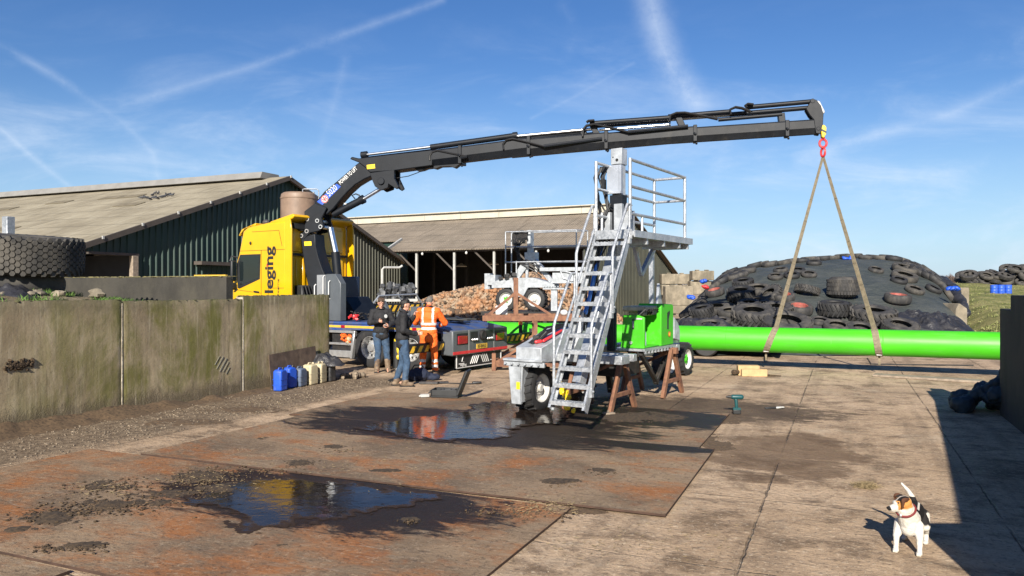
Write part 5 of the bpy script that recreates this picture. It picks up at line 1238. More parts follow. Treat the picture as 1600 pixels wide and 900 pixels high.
m = MB(); m.tube(c3(521, 335), c3(568, 311), .105, 18); m.tube(c3(563, 313.5), c3(569, 310.5), .125, 18); m.path([c3(556, 311, .05), c3(552, 306, .08), c3(558, 303.5, .1), c3(564, 306, .08)], .02, 6); jc = CP(m, 'jib_cylinder', M_CRANE)
m = MB(); m.tube(c3(568, 311), c3(596, 294), .055, 16); CP(m, 'cylinder_rod', M_CHROME, jc)
m = MB(); m.box(c3(542, 319, .112), (.07, .02, .04), frame(CU)); CP(m, 'white_tag', M_WHITE, jc)
m = MB()
for a, b in ((.16, .25), (-.25, -.16)): cplate(m, [(583, 272), (621, 267), (621, 280), (628, 294), (624, 297), (612, 289), (611, 295), (600, 299), (591, 293), (587, 284)], a, b)
for px, py, r in ((601, 285, .19), (601, 285, .10)): m.tube(c3(px, py, -.30 if r < .15 else -.2), c3(px, py, .30 if r < .15 else .2), r, 18)
m.tube(c3(626, 295, -.22), c3(617, 276, -.22), .05, 10)
CP(m, 'elbow_link', M_CRANE, bevel=.01)
# hexagonal telescopic sections
def section(px0, t0, b0, px1, t1, b1, hw, name, mat, parent=lorry):
    m = MB(); A0, A1 = c3(px0, t0), c3(px1, t1); B0_, B1_ = c3(px0, b0), c3(px1, b1); vs = []
    for A, B in ((A0, B0_), (A1, B1_)):
        for y_, f in ((-hw*.8, 0), (hw*.8, 0), (hw, .10), (hw, .62), (hw*.45, 1), (-hw*.45, 1), (-hw, .62), (-hw, .10)): vs.append(A.lerp(B, f)+CW*y_)
    m.add(vs, [[i, (i+1) % 8, 8+(i+1) % 8, 8+i] for i in range(8)]+[list(range(8))[::-1], list(range(8, 16))]); return CP(m, name, mat, parent, sharp=15)
m = MB(); cplate(m, [(552, 250.5), (555, 247), (566, 249.5), (620, 243), (680, 236.5), (680, 260.5), (621, 268.5), (583, 271.5), (575, 263), (566, 256)], -.25, .25); CP(m, 'jib_boom', M_CRANE, bevel=.02)
section(676, 236.5, 261.5, 722, 231, 256.0, .245, 'boom_section', M_CRANE)
section(700, 233.5, 257.0, 828, 216.5, 242.0, .22, 'boom_section', M_CRANE2)
section(800, 220.5, 246.5, 948, 208.0, 233.0, .195, 'boom_section', M_CRANE2)
section(920, 211.0, 235.8, 1086, 198.6, 221.0, .172, 'boom_section', M_CRANE2)
section(1050, 202.5, 224.5, 1278, 187.5, 209.5, .15, 'boom_section', M_CRANE2)
for px, t, b, hw in ((722, 229.5, 257.5, .262), (828, 215, 243.5, .237), (948, 206.5, 234.5, .212), (1086, 197, 222.5, .19), (1229, 189.5, 214.5, .168)):
    m = MB(); A, B = c3(px, t), c3(px, b); m.box((A+B)/2, (.10, 2*hw, (A-B).length), frame(CU))
    m.tube(c3(px+1, b-1, hw*.6), c3(px+2.5, b+4.5, hw*.6), .030, 8); m.tube(c3(px-2, (t+b)/2, hw), c3(px+1, (t+b)/2+3, hw+.03), .03, 8)
    CP(m, 'section_collar', M_CRANE, bevel=.01)
def cyl(p, q, r, mat, name, off): m = MB(); m.tube(c3(*p, off), c3(*q, off), r, 14); return CP(m, name, mat)
cyl((571, 242.5), (678, 229.5), .040, M_CHROME, 'extension_rod', .05); cyl((566, 243), (575, 242), .10, M_CRANE, 'rod_anchor', .05); cyl((566, 246.5), (680, 233), .028, M_CRANE, 'oil_pipe', -.05)
cyl((674, 230.5), (806, 212.5), .080, M_CRANE, 'extension_cylinder', .05); cyl((690, 233.5), (930, 206), .028, M_CRANE, 'oil_pipe', -.12)
cyl((806, 213.5), (925, 202.2), .042, M_CHROME, 'extension_rod', .05); cyl((806, 217), (908, 207), .065, M_CRANE, 'extension_cylinder', -.04); cyl((802, 213), (809, 212.3), .10, M_CRANE, 'rod_anchor', .05)
cyl((922, 194), (1050, 184.5), .065, M_CRANE, 'extension_cylinder', .07); cyl((936, 203.5), (1048, 194.6), .036, M_CHROME, 'extension_rod', .0); cyl((925, 197.5), (1048, 188.5), .035, M_CRANE, 'oil_pipe', -.1)
cyl((1044, 183), (1142, 175), .062, M_CRANE, 'extension_cylinder', .05); cyl((1046, 187), (1140, 179.5), .034, M_POST, 'oil_pipe', -.05)
cyl((1165, 168.6), (1270, 159.2), .060, M_CRANE, 'extension_cylinder', .05); cyl((1140, 178.5), (1270, 167.5), .058, M_CRANE, 'extension_cylinder', -.03); cyl((1122, 188.5), (1221, 180), .050, M_CRANE, 'extension_cylinder', .10)
m = MB()
for p in (((926, 196), (935, 214)), ((1060, 184), (1068, 203)), ((1220, 178), (1222, 196)), ((912, 206), (914, 216))):
    A, B = c3(*p[0]), c3(*p[1]); m.bar(A, B, .24, .16, CU)
CP(m, 'cylinder_bracket', M_CRANE, bevel=.01)
for pts in (((676, 253), (676, 246), (680, 239.5), (688, 237.5), (700, 240), (734, 247)), ((790, 236), (789, 228), (794, 221.5), (804, 219.5), (820, 223), (852, 231)), ((912, 216), (913, 205), (918, 199), (930, 197), (950, 201), (982, 209)),
            ((1046, 192), (1048, 183), (1057, 179.5), (1070, 179), (1092, 183), (1121, 189)), ((1141, 182), (1140, 174), (1148, 170.5), (1158, 172), (1172, 177.5)), ((1166, 171), (1163, 168), (1167, 165.5), (1176, 166.5)), ((918, 194), (921, 191.5), (930, 190.8))):
    m = MB()
    for o_ in (.16, .21, .26): m.path([c3(px, py, o_) for px, py in pts], .026, 6)
    CP(m, 'hydraulic_hose', M_BLACK)
m = MB(); m.path([c3(622, 279, .1), c3(640, 276, .1), c3(655, 270.5, .1), c3(668, 264, .1)], .012, 6)
CP(m, 'hydraulic_hose', M_BLACK)
for p, q in (((734, 247), (722, 249)), ((852, 231), (942, 219)), ((982, 209), (1075, 200))):
    m = MB(); m.tube(c3(*p, .24), c3(*q, .22), .05, 8); CP(m, 'hose_guide', M_CRANE)
m = MB(); cplate(m, [(648, 262.5), (654, 268), (662, 266.5), (668, 264), (676, 263), (682, 264.5), (690, 261), (705, 260.5), (712, 263), (720, 257)], -.12, .12); CP(m, 'slide_pad', M_CRANE)
m = MB(); 
for a, b in ((.08, .16), (-.16, -.08)): cplate(m, [(1258, 172), (1267, 157.5), (1274, 158), (1281, 167), (1285, 180), (1284, 196), (1280, 211), (1273, 210), (1270, 189), (1264, 182)], a, b)
m.tube(c3(1268, 160, -.17), c3(1268, 160, .17), .06, 12); m.tube(c3(1277, 203, -.17), c3(1277, 203, .17), .05, 12); head = CP(m, 'boom_head', M_CRANE, bevel=.01)
m = MB(); m.capsule(c3(1277, 162), c3(1285, 175), .075, .055, 10); CP(m, 'white_sheave', M_WHITE, head)
m = MB(); cplate(m, [(1282, 197), (1287, 196), (1290, 200), (1290, 210), (1286, 217), (1283, 214), (1282, 206)], -.10, .10); hk = CP(m, 'hook_block', M_BRIGHT, bevel=.015)
m = MB(); cplate(m, [(1282, 202), (1290, 206), (1290, 209.5), (1282, 205.5)], -.105, .105); CP(m, 'black_band', M_TRIM, hk)
HK = c3(1286, 224)
m = MB(); m.path([HK+CU*math.cos(t)*.085+Vector((0, 0, math.sin(t)*.10)) for t in [2*PI*k/18 for k in range(18)]], .030, 8, True); m.blob(HK+Vector((0, 0, .13)), (.05, .05, .06), 10, 8); CP(m, 'red_hook', M_RED, hk)
RG = c3(1286, 238)
m = MB(); m.path([RG+CW*math.cos(t)*.07+CU*math.cos(t)*.035+Vector((0, 0, math.sin(t)*.11)) for t in [2*PI*k/18 for k in range(18)]], .028, 8, True); CP(m, 'red_shackle', M_RED, hk)
# stickers and lettering on the arm, facing the camera side
def sticker(name, pts, off, mat, parent): m = MB(); cplate(m, pts, off, off+.004); return CP(m, name, mat, parent)
st = sticker('blue_badge_band', [(500.5, 316.5), (531, 288.5), (537.5, 293), (509, 321.5)], .212, M_BLUEP, boom)
bd = (c3(537, 291)-c3(504, 321)).normalized(); bu = Vector((0, 0, 1))-bd*bd.z; bu.normalize()
c = c3(512.5, 312.5, .2165); m = MB(); m.tube(c-CW*.001, c+CW*.002, .115, 24); rb = CP(m, 'round_emblem', M_WHITE, st)
m = MB()
for k in range(6): t = PI/6+k*PI/3; m.tube(c+CW*.002+bd*math.cos(t)*.055+bu*math.sin(t)*.055, c+CW*.004+bd*math.cos(t)*.055+bu*math.sin(t)*.055, .022, 10)
m.path([c+CW*.003+bd*math.cos(t)*.10+bu*math.sin(t)*.10 for t in [2*PI*k/24 for k in range(24)]], .010, 5, True); m.tube(c+CW*.002, c+CW*.004, .03, 12); CP(m, 'emblem_petals', M_RED, rb)
text_obj('model_number', '5020', .27, M_WHITE, basis(c3(519.5, 309, .218), bd, bu), st, .001, 'LEFT', .66, .0, world=True)
text_obj('slogan', 'POWER TO LIFT', .16, M_WHITE, basis(c3(537, 290, .213), bd, bu), boom, .001, 'LEFT', .58, .003, world=True)
sticker('yellow_plate', [(578.5, 260), (591, 258.5), (591.5, 265), (579, 266.5)], .252, M_BRIGHT, lorry)
sticker('yellow_plate', [(483, 378.5), (494, 378), (494.5, 384.5), (483.5, 385)], .302, M_BRIGHT, lorry)

# ================================================================ GREEN PIPE AND ITS SLINGS
PA = Vector((4.83, 20.6, 0)); PD = (Vector((11.3, 17.7, 0))-PA).normalized(); PZ = .75; PR = .325
def pipe_pt(s_, z_=PZ): return PA+PD*s_+Vector((0, 0, z_))
pipe = thing('green_pipe', 'long bright green steel pipe hanging level in two straps across the yard', 'pipe', PA, math.atan2(PD.y, PD.x))
m = MB(); s0, s1 = -6.0, 8.6
m.lathe([(PR-.03, s0), (PR, s0), (PR, s1), (PR-.03, s1), (PR-.03, s0)], (0, 0, PZ), (1, 0, 0), 64); m.build('pipe_shell', M_PIPE, pipe, sharp=40)
m = MB()
for s_ in (-3.2, 1.0, 4.7): m.lathe([(PR, s_-.012), (PR+.004, s_), (PR, s_+.012)], (0, 0, PZ), (1, 0, 0), 64)
m.build('weld_seam', M_PIPE, pipe)
m = MB(); m.lathe([(PR+.05, s0-.03), (PR+.05, s0), (PR-.05, s0), (PR-.05, s0-.03)], (0, 0, PZ), (1, 0, 0), 40, closed=True); m.build('end_flange', M_PIPE, pipe)
def s_at(px): r = (px-800)/1186; return (r*PA.y-PA.x)/(PD.x-r*PD.y)
def ribbon(m, pts, wd, th, wv):
    for p, q in zip(pts, pts[1:]):
        p, q = Vector(p), Vector(q); d = (q-p).normalized(); n_ = d.cross(wv).normalized()
        m.box((p+q)/2, ((q-p).length+.012, wd, th), Matrix((d, n_.cross(d), n_)).transposed())
def sling(pxt, pxb, label):
    t = thing('lifting_strap', label, 'lifting strap'); m = MB(); sT, sB = s_at(pxt), s_at(pxb); top = RG-Vector((0, 0, .10)); r = PR+.008
    Pn = Vector((0, 0, 1)).cross(PD)*-1   # toward the camera
    ring = []
    for k in range(25):
        an = PI/2-2*PI*k/24; f = (1-math.cos(an-PI/2))/2; ring.append(pipe_pt(sT+(sB-sT)*f)+Pn*math.cos(an)*r+Vector((0, 0, math.sin(an)*r)))
    ribbon(m, ring, .155, .010, PD)
    a0 = ring[0]+Vector((0, 0, .005)); n_ = 8
    legs = [a0.lerp(top, k/n_) for k in range(n_+1)]
    for k in range(n_): ribbon(m, legs[k:k+2], .125-.065*k/n_, .012, (PD*.85+Pn*.52))
    e = ring[12]+Pn*.02; ribbon(m, [e, e+Vector((0, 0, -.10)), e+Vector((.01, .02, -.20))], .05, .006, PD)
    m.build('webbing', M_STRAP, t, sharp=20)
    m = MB(); q = ring[10]; m.path([q+PD*.06, q+Pn*.02-PD*.06], .012, 6); m.build('strap_label', M_WHITE, t); return t
sling(1213, 1197, 'khaki lifting strap round the left part of the green pipe')
sling(1366, 1374, 'khaki lifting strap round the right part of the green pipe')
# ================================================================ GALVANISED MACHINE WITH LADDER AND PLATFORM
MO = Vector((1.557, 11.78, 0)); MRZ = math.atan2(.834, .552)
mach = thing('platform_machine', 'galvanised wheeled machine with steep ladder, railed platform and lime green boxes', 'farm machine', MO, MRZ)
def Q_(m, name, mat, parent=mach, **k): return m.build(name, mat, parent, **k)
# ladder
F0, F1 = Vector((-1.42, 0, .39)), Vector((.02, 0, 2.93)); LD = (F1-F0).normalized()
for s_ in (-1, 1):
    m = MB(); y_ = s_*.285; p, q = F0+Vector((0, y_, 0)), F1+Vector((0, y_, 0))
    m.bar(p, q, .012, .12, (0, 0, 1)); off = Vector((LD.z, 0, -LD.x))
    for e in (-1, 1): m.bar(p+off*e*.056+Vector((0, -s_*.016, 0)), q+off*e*.056+Vector((0, -s_*.016, 0)), .040, .008, (0, 0, 1))
    Q_(m, 'ladder_stile', M_GALV)
for k in range(11):
    c = F0.lerp(F1, .04+k*.0905); m = MB(); m.box(c+Vector((.0, 0, 0)), (.17, .55, .034)); m.box(c+Vector((-.083, 0, -.012)), (.006, .55, .05))
    for q in range(9): m.box(c+Vector((-.02, -.25+q*.0625, .020)), (.11, .022, .008))
    Q_(m, 'tread', M_GALV)
def rail(m, pts, r=.021): m.path([Vector(p) for p in pts], r, 10)
for s_, lab in ((-1, 'handrail'), (1, 'handrail')):
    y_ = s_*.30
    m = MB(); rail(m, [(-.02, y_, 3.38), (-.10, y_, 3.375), (-.15, y_, 3.31), (-.57, y_, 2.70), (-.61, y_, 2.62), (-.61, y_, 1.82)]); rail(m, [(-.02, y_, 3.38), (-.02, y_, 2.86)]); rail(m, [(-.03, y_, 3.02), (-.60, y_, 2.12)], .018)
    Q_(m, lab, M_GALV)
    m = MB(); rail(m, [(-.66, y_, 2.32), (-.76, y_, 2.315), (-.82, y_, 2.25), (-1.25, y_, 1.62), (-1.28, y_, 1.54), (-1.28, y_, .66)]); rail(m, [(-.66, y_, 2.32), (-.66, y_, 1.74)]); rail(m, [(-.67, y_, 1.98), (-1.27, y_, 1.06)], .018)
    Q_(m, lab, M_GALV)
for z_, x_ in ((1.74, -.66), (.66, -1.28), (1.82, -.61), (2.86, -.03)):
    for s_ in (-1, 1): m = MB(); m.box((x_, s_*.302, z_-.03), (.06, .05, .10)); m.tube((x_, s_*.325, z_), (x_, s_*.345, z_), .014, 6); Q_(m, 'rail_clamp', M_GALV)
# platform deck and railing
m = MB(); m.bx(0, 2.46, -.36, .34, 2.90, 2.97); 
for k in range(14): m.bx(.06+k*.165, .12+k*.165, -.34, .32, 2.97, 2.98)
deck = Q_(m, 'platform_deck', M_GALVW, bevel=.004)
m = MB(); m.bx(-.03, 0, -.34, .34, 2.86, 3.0); m.bx(0, 2.46, -.385, -.362, 2.88, 2.985); m.bx(0, 2.46, .342, .365, 2.88, 2.985); m.bx(2.462, 2.485, -.385, .365, 2.88, 2.985)
for x_ in (.5, 1.2, 1.9, 2.3): m.bx(x_, x_+.05, -.36, .34, 2.79, 2.888)
Q_(m, 'deck_frame', M_GALV)
A, B, C_, D_p = (0.0, -.30), (2.31, -.30), (2.31, .28), (0.0, .28)
for (x_, y_) in (A, B, C_, D_p):
    m = MB(); m.tube((x_, y_, 2.9 if (x_, y_) != A else 3.15), (x_, y_, 4.09), .026, 10); Q_(m, 'rail_post', M_GALV)
m = MB(); m.tube((.45, -.30, 2.97), (.45, -.30, 3.23), .022, 8); m.tube((.2, .28, 2.97), (.2, .28, 3.3), .022, 8); Q_(m, 'rail_post', M_GALV)
for (p, q, zs) in ((A, B, (4.07, 3.66, 3.24)), (D_p, C_, (4.07, 3.66, 3.24)), (C_, B, (4.07, 3.66))):
    for z_ in zs: m = MB(); m.tube((*p, z_), (*q, z_), .024, 10); Q_(m, 'guard_rail', M_GALV)
m = MB(); m.bar((2.40, .30, 2.88), (1.76, .30, 2.33), .07, .07); m.bar((1.76, .30, 2.33), (1.45, .30, 2.88), .06, .06); Q_(m, 'diagonal_strut', M_GALV)
# lifting mast, its head and hoses
m = MB(); m.bx(.50, .66, .08, .25, 2.62, 4.10); mast = Q_(m, 'mast', M_GALVW, bevel=.008)
m = MB(); m.bx(.48, .68, .065, .262, 4.10, 4.36); m.tube((.475, .155, 4.18), (.485, .155, 4.18), .028, 12); Q_(m, 'mast_head', M_GALVW, mast, bevel=.006)
m = MB(); m.tube((.470, .15, 4.17), (.481, .15, 4.17), .024, 10); m.tube((.470, .22, 4.22), (.481, .22, 4.22), .010, 8); m.bx(.474, .484, .10, .22, 4.09, 4.105); Q_(m, 'mast_hole', M_TRIM, mast)
m = MB(); m.bx(.42, .45, .09, .30, 3.66, 4.08); m.bx(.40, .48, .05, .32, 3.62, 3.66); m.bx(.42, .48, .05, .085, 3.66, 4.08); Q_(m, 'mast_cover', std('blue grey panel', (.36, .39, .44), .4, .3), mast)
m = MB(); m.prism([(.44, 3.05), (.44, 3.60), (.62, 3.60), (.62, 3.25)], (0, .0, 0), (1, 0, 0), (0, 0, 1), -.26, -.04); Q_(m, 'mast_carriage', M_CRANE, mast)
m = MB(); m.bx(.36, .48, .22, .36, 2.98, 3.32); m.bx(.38, .46, .02, .16, 2.98, 3.45); m.prism([(.3, 2.98), (.62, 3.35), (.62, 2.98)], (0, .02, 0), (1, 0, 0), (0, 0, 1), -.08, .12); Q_(m, 'mast_bracket', M_GALVW, mast, bevel=.006)
rnd = random.Random(5); m = MB()
for k in range(8):
    y0 = .31+.026*k; x0 = .44+rnd.uniform(-.05, .05)
    m.path([(x0, y0, 4.05), (x0-.06, y0+.03, 3.9), (x0+rnd.uniform(-.06, .06), y0+rnd.uniform(-.05, .06), 3.6), (x0+rnd.uniform(-.1, .1), y0+rnd.uniform(-.12, .03), 3.3), (x0+rnd.uniform(-.06, .1), y0+rnd.uniform(-.06, .08), 3.0), (x0-.1, y0+.12, 2.5), (x0-.1, y0+.2, 1.4)], .014, 6)
m.bx(.40, .50, .30, .42, 3.98, 4.07); m.bx(.38, .46, .33, .40, 3.70, 3.86)
for k in range(4): m.path([(.5, .1+.05*k, 3.3), (.35, .2+.05*k, 3.45-.05*k), (.30, .3+.03*k, 3.2), (.42, .34, 2.98)], .014, 6)
Q_(m, 'hose_bundle', M_BLACK, mast)
m = MB()
for pts in (((.53, .45, 2.80), (.30, .45, 2.35), (.10, .45, 1.95), (-.05, .45, 1.7)), ((.45, .45, 1.58), (.1, .45, 1.12), (-.24, .45, .70), (-.34, .45, .55))):
    for p, q in zip(pts, pts[1:]): m.bar(p, q, .075, .03, (0, 1, 0))
Q_(m, 'blue_hose_sleeve', M_BLUESTRAP)
m = MB(); m.bar((-.32, .42, .62), (.62, .22, 2.85), .16, .15); m.bar((.30, 1.0, .95), (.66, .25, 2.7), .10, .14); Q_(m, 'lift_arm', M_GALV, bevel=.006)
# main frame, bogie with wheels, foot plate
m = MB(); m.bx(.6, 6.5, 1.40, 1.6, .80, .98); m.bx(.45, .75, .05, 1.3, .86, 1.0); m.bx(1.45, 1.6, .30, 1.34, .82, .95); m.bx(4.0, 4.15, .5, 1.34, .82, .97); Q_(m, 'main_frame', M_GALV, bevel=.01)
m = MB(); m.bar((2.2, .5, .9), (3.2, .6, .25), .08, .08); m.bar((3.9, .6, .95), (3.1, .6, .25), .08, .08); m.bar((2.0, 1.1, .9), (2.2, 1.1, .15), .10, .10); m.bx(1.7, 2.6, .7, 1.4, .5, .8); Q_(m, 'underframe', M_DARK, bevel=.01)
m = MB(); m.prism([(-.08, .86), (-.08, 1.12), (.25, 1.20), (1.0, 1.42), (1.7, 1.44), (2.2, 1.2), (2.2, .95), (1.75, .70), (1.35, .70), (1.15, .95), (.75, .95), (.55, .86)], (0, 1.24, 0), (1, 0, 0), (0, 0, 1), -.50, 0); bog = Q_(m, 'bogie', M_GALVW, bevel=.012)
m = MB(); m.bx(-.13, -.085, 1.16, 1.95, .80, .88); m.bx(-.16, .02, 1.18, 1.95, .885, .925)
for k in range(6): m.tube((-.18, 1.25+k*.13, .84), (-.13, 1.25+k*.13, .84), .022, 6)
Q_(m, 'bolt_flange', M_GALVW, bog, bevel=.006)
m = MB(); m.prism([(1.61, .17), (1.58, .80), (1.86, .80), (1.80, .17)], (-.12, 0, 0), (0, 1, 0), (0, 0, 1), 0, .05); m.bx(-.12, .1, 1.60, 1.63, .2, .8); Q_(m, 'guard_plate', M_GALVW, bevel=.006)
m = MB(); m.bx(-.126, -.12, 1.63, 1.70, .42, .54); Q_(m, 'yellow_sticker', M_BRIGHT, bog)
m = MB()
for k in range(6): m.path([(.05+rnd.uniform(0, .1), 1.6-.03*k, 1.17), (.3, 1.5-.03*k, 1.30+rnd.uniform(0, .06)), (.6, 1.35+rnd.uniform(-.05, .2), 1.42), (.9, 1.3+rnd.uniform(0, .2), 1.47)], .022, 6)
m.box((.22, 1.52, 1.25), (.16, .10, .10), Rz(.4)); m.box((.75, 1.36, 1.45), (.3, .08, .07), Rz(-.3)); Q_(m, 'hose_end', M_BLACK, bog)
m = MB(); m.capsule((.16, 1.34, 1.22), (.66, 1.28, 1.37), .028, .022, 8); m.capsule((.1, 1.45, 1.20), (.16, 1.40, 1.21), .03, .03, 8); Q_(m, 'red_hose_end', M_RED, bog)
def wheel_m(parent, c, r, w_, face, hub, tyre_mat=M_TYREN, green=False):
    """tractor type wheel, axis along local y; face = +1/-1 side that shows the disc"""
    x_, y_, z_ = c; h = w_/2; m = MB()
    m.lathe([(r*.60, -h*.8), (r*.66, -h), (r*.84, -h*1.04), (r*.955, -h*.88), (r*.975, -h*.4), (r*.975, h*.4), (r*.955, h*.88), (r*.84, h*1.04), (r*.66, h), (r*.60, h*.8)], c, (0, face, 0), 44, closed=True)
    n_ = 20
    for i in range(n_):
        for s_ in (0, 1):
            t = 2*PI*(i+.5*s_)/n_; t2 = t+.19; y0, y1 = ((-.96, .06), (.96, -.06))[s_]
            p = Vector((x_+math.cos(t)*r*.985, y_+y0*h, z_+math.sin(t)*r*.985)); q = Vector((x_+math.cos(t2)*r*.99, y_+y1*h, z_+math.sin(t2)*r*.99)); mid = (p+q)/2-Vector(c); mid.y = 0
            m.bar(p, q, r*.085, r*.075, mid.normalized())
    o = m.build('wheel', tyre_mat, parent, sharp=40)
    m = MB(); m.lathe([(r*.615, h*.80), (r*.60, h*.92), (r*.575, h*.86), (r*.555, h*.62), (r*.50, h*.42), (r*.30, h*.46), (r*.28, h*.56), (.001, h*.56)], c, (0, face, 0), 40, caps=False); m.build('rim', M_RIM, o, sharp=28)
    m = MB(); m.lathe([(r*.17, h*.5), (r*.17, h*.80), (r*.13, h*.86), (.001, h*.86)], c, (0, face, 0), 20)
    for k in range(5): t = 2*PI*k/5; m.tube((x_+math.cos(t)*r*.23, y_+face*h*.5, z_+math.sin(t)*r*.23), (x_+math.cos(t)*r*.23, y_+face*h*.66, z_+math.sin(t)*r*.23), r*.035, 6)
    if green:
        for k in range(5): t = 2*PI*k/5; m.bar((x_, y_+face*h*.7, z_), (x_+math.cos(t)*r*.28, y_+face*h*.62, z_+math.sin(t)*r*.28), r*.1, h*.2, (0, 1, 0))
    m.build('hub', hub, o); return o
wheel_m(mach, (.36, 1.66, .40), .40, .38, -1, M_RIM); wheel_m(mach, (1.55, 1.45, .395), .395, .38, -1, M_RIM)
wheel_m(mach, (6.85, 1.49, .395), .395, .34, -1, M_GREEN, green=True); wheel_m(mach, (5.8, 1.49, .395), .395, .34, -1, M_GREEN, green=True)
# green boxes on a galvanised tray
m = MB(); m.bx(2.12, 3.62, .38, 1.05, .945, .985)
for k in range(10): m.bx(2.14+k*.15, 2.18+k*.15, .365, .40, .90, .945)
Q_(m, 'tray', M_GALV)
m = MB(); m.prism([(.44, .99), (.44, 1.56), (.56, 1.60), (.86, 1.60), (.92, .99)], (2.23, 0, 0), (0, 1, 0), (0, 0, 1), 0, .05); m.bx(2.28, 2.98, .84, .90, .99, 1.58); m.bx(2.28, 2.98, .46, .84, .99, 1.02); gb = Q_(m, 'open_box', M_GREEN, bevel=.012, seg=2)
m = MB(); m.prism([(2.98, .99), (2.98, 1.74), (3.06, 1.80), (3.56, 1.78), (3.60, 1.74), (3.60, .99)], (0, .42, 0), (1, 0, 0), (0, 0, 1), -.50, 0); gc = Q_(m, 'closed_cabinet', M_GREEN, bevel=.018, seg=2)
m = MB(); m.prism([(3.27, 1.30), (3.27, 1.62), (3.40, 1.66), (3.40, 1.60), (3.34, 1.50), (3.34, 1.30)], (0, .418, 0), (1, 0, 0), (0, 0, 1), 0, .004); Q_(m, 'cabinet_slot', M_TRIM, gc)
m = MB(); m.tube((3.38, .417, 1.20), (3.38, .411, 1.20), .055, 20); s2 = Q_(m, 'round_sticker', M_RED, gc); m = MB(); m.bx(3.35, 3.41, .407, .411, 1.17, 1.23); Q_(m, 'sticker_text', M_BRIGHT, s2)
m = MB(); m.bx(2.222, 2.228, .64, .68, 1.34, 1.53); sg = Q_(m, 'sight_gauge', M_TRIM, gb); m = MB(); m.bx(2.218, 2.222, .65, .67, 1.37, 1.49); Q_(m, 'gauge_glass', M_POST, sg)
m = MB(); m.bx(2.222, 2.228, .48, .62, 1.52, 1.55); Q_(m, 'maker_plate', M_POST, gb)
m = MB(); m.tube((2.2, .70, 1.09), (2.235, .70, 1.09), .03, 12); Q_(m, 'drain_plug', M_ALU, gb)
m = MB(); m.lathe([(.001, 0), (.045, 0), (.045, .22), (.03, .27), (.018, .30), (.018, .34), (.001, .34)], (2.62, .62, 1.02), (0, 0, 1), 14); Q_(m, 'spray_bottle', std('pale blue bottle', (.45, .55, .58), .3), gb)
m = MB(); m.bx(2.36, 3.2, .50, .95, 1.66, 1.76); m.bx(2.5, 2.95, .55, .9, 1.58, 1.66); Q_(m, 'cream_lid', M_CREAM, bevel=.03, seg=2)
m = MB()
for k in range(7): m.path([(2.25+.12*k, .55, 1.60), (2.3+.1*k, .45, 1.70), (2.4+.1*k, .52, 1.66), (2.45+.11*k, .6, 1.61)], .018, 6)
m.bx(2.3, 2.42, .47, .6, 1.6, 1.68); m.bx(2.7, 2.85, .46, .52, 1.6, 1.68); Q_(m, 'valve_block', M_TRIM)
m = MB(); m.bx(2.10, 2.16, .96, 1.14, .92, 1.72); Q_(m, 'dark_panel', M_GREYBOX)
m = MB()
for k in range(6): m.path([(2.08, .98+.022*k, 1.72), (2.03, .97+.025*k, 1.5), (2.06, .98+.02*k, 1.2), (2.05, .99+.02*k, .95)], .011, 6)
Q_(m, 'hose_bundle', M_BLACK)
m = MB(); m.prism([(3.66, 1.1), (3.66, 1.52), (3.85, 1.40), (3.95, 1.25), (3.95, 1.04)], (0, .42, 0), (1, 0, 0), (0, 0, 1), -.45, 0); Q_(m, 'end_bracket', M_GALVW, bevel=.006)
m = MB(); m.bx(4.55, 4.64, 1.26, 1.35, 1.0, 3.0); m.prism([(4.75, 1.0), (5.0, 2.2), (5.4, 1.0)], (0, 1.32, 0), (1, 0, 0), (0, 0, 1), -.03, .03); Q_(m, 'far_post', M_GALV)
m = MB(); rnd = random.Random(2)
for k in range(30):
    f = k/29; c = Vector((.05-.3*f, 1.02-.42*f, .62-.40*f))+Vector((rnd.uniform(-.04, .04), rnd.uniform(-.04, .04), rnd.uniform(-.05, .05))); m.blob(c, (.045, .035, .035), 6, 5, Rz(rnd.uniform(0, 3)), .25)
Q_(m, 'yellow_chain', M_BRIGHT)

# ---- rusty trestles under it
def trestle(loc, rz, label):
    t = thing('trestle', label, 'trestle', loc, rz, 'rusty trestles propping the galvanised machine')
    m = MB(); m.bx(-.06, .06, -.10, .95, .82, .94); m.build('top_beam', M_RUST, t, bevel=.006)
    for y_ in (0, .85):
        for s_ in (-1, 1):
            m = MB(); m.bar((s_*.05, y_, .90), (s_*.50, y_, .0), .10, .07, (0, 1, 0)); m.build('leg', M_RUST, t, bevel=.005)
        m = MB(); m.bar((-.34, y_, .30), (.34, y_, .30), .06, .07); m.build('brace', M_RUST, t, bevel=.004)
    m = MB(); m.bar((0, 0, .88), (.0, .85, .5), .05, .05); m.build('stay', M_RUST, t); return t
Mw = root_matrix(mach)
def mw(x_, y_, z_=0.): return Mw @ Vector((x_, y_, z_))
trestle(mw(1.13, .36), MRZ, 'nearer rusty steel trestle, just right of the ladder foot'); trestle(mw(3.40, .36), MRZ, 'farther rusty steel trestle under the green cabinet')
m = MB(); c = mw(.60, .36); m.box(c+Vector((0, -.02, .03)), (.18, .13, .06), Rz(.5)); m.box(c+Vector((.02, .05, .075)), (.14, .05, .03), Rz(.9)); tag(m.build('timber_block', M_TIMB, bevel=.006), 'small pale block under the foot of the nearer trestle', 'timber block')

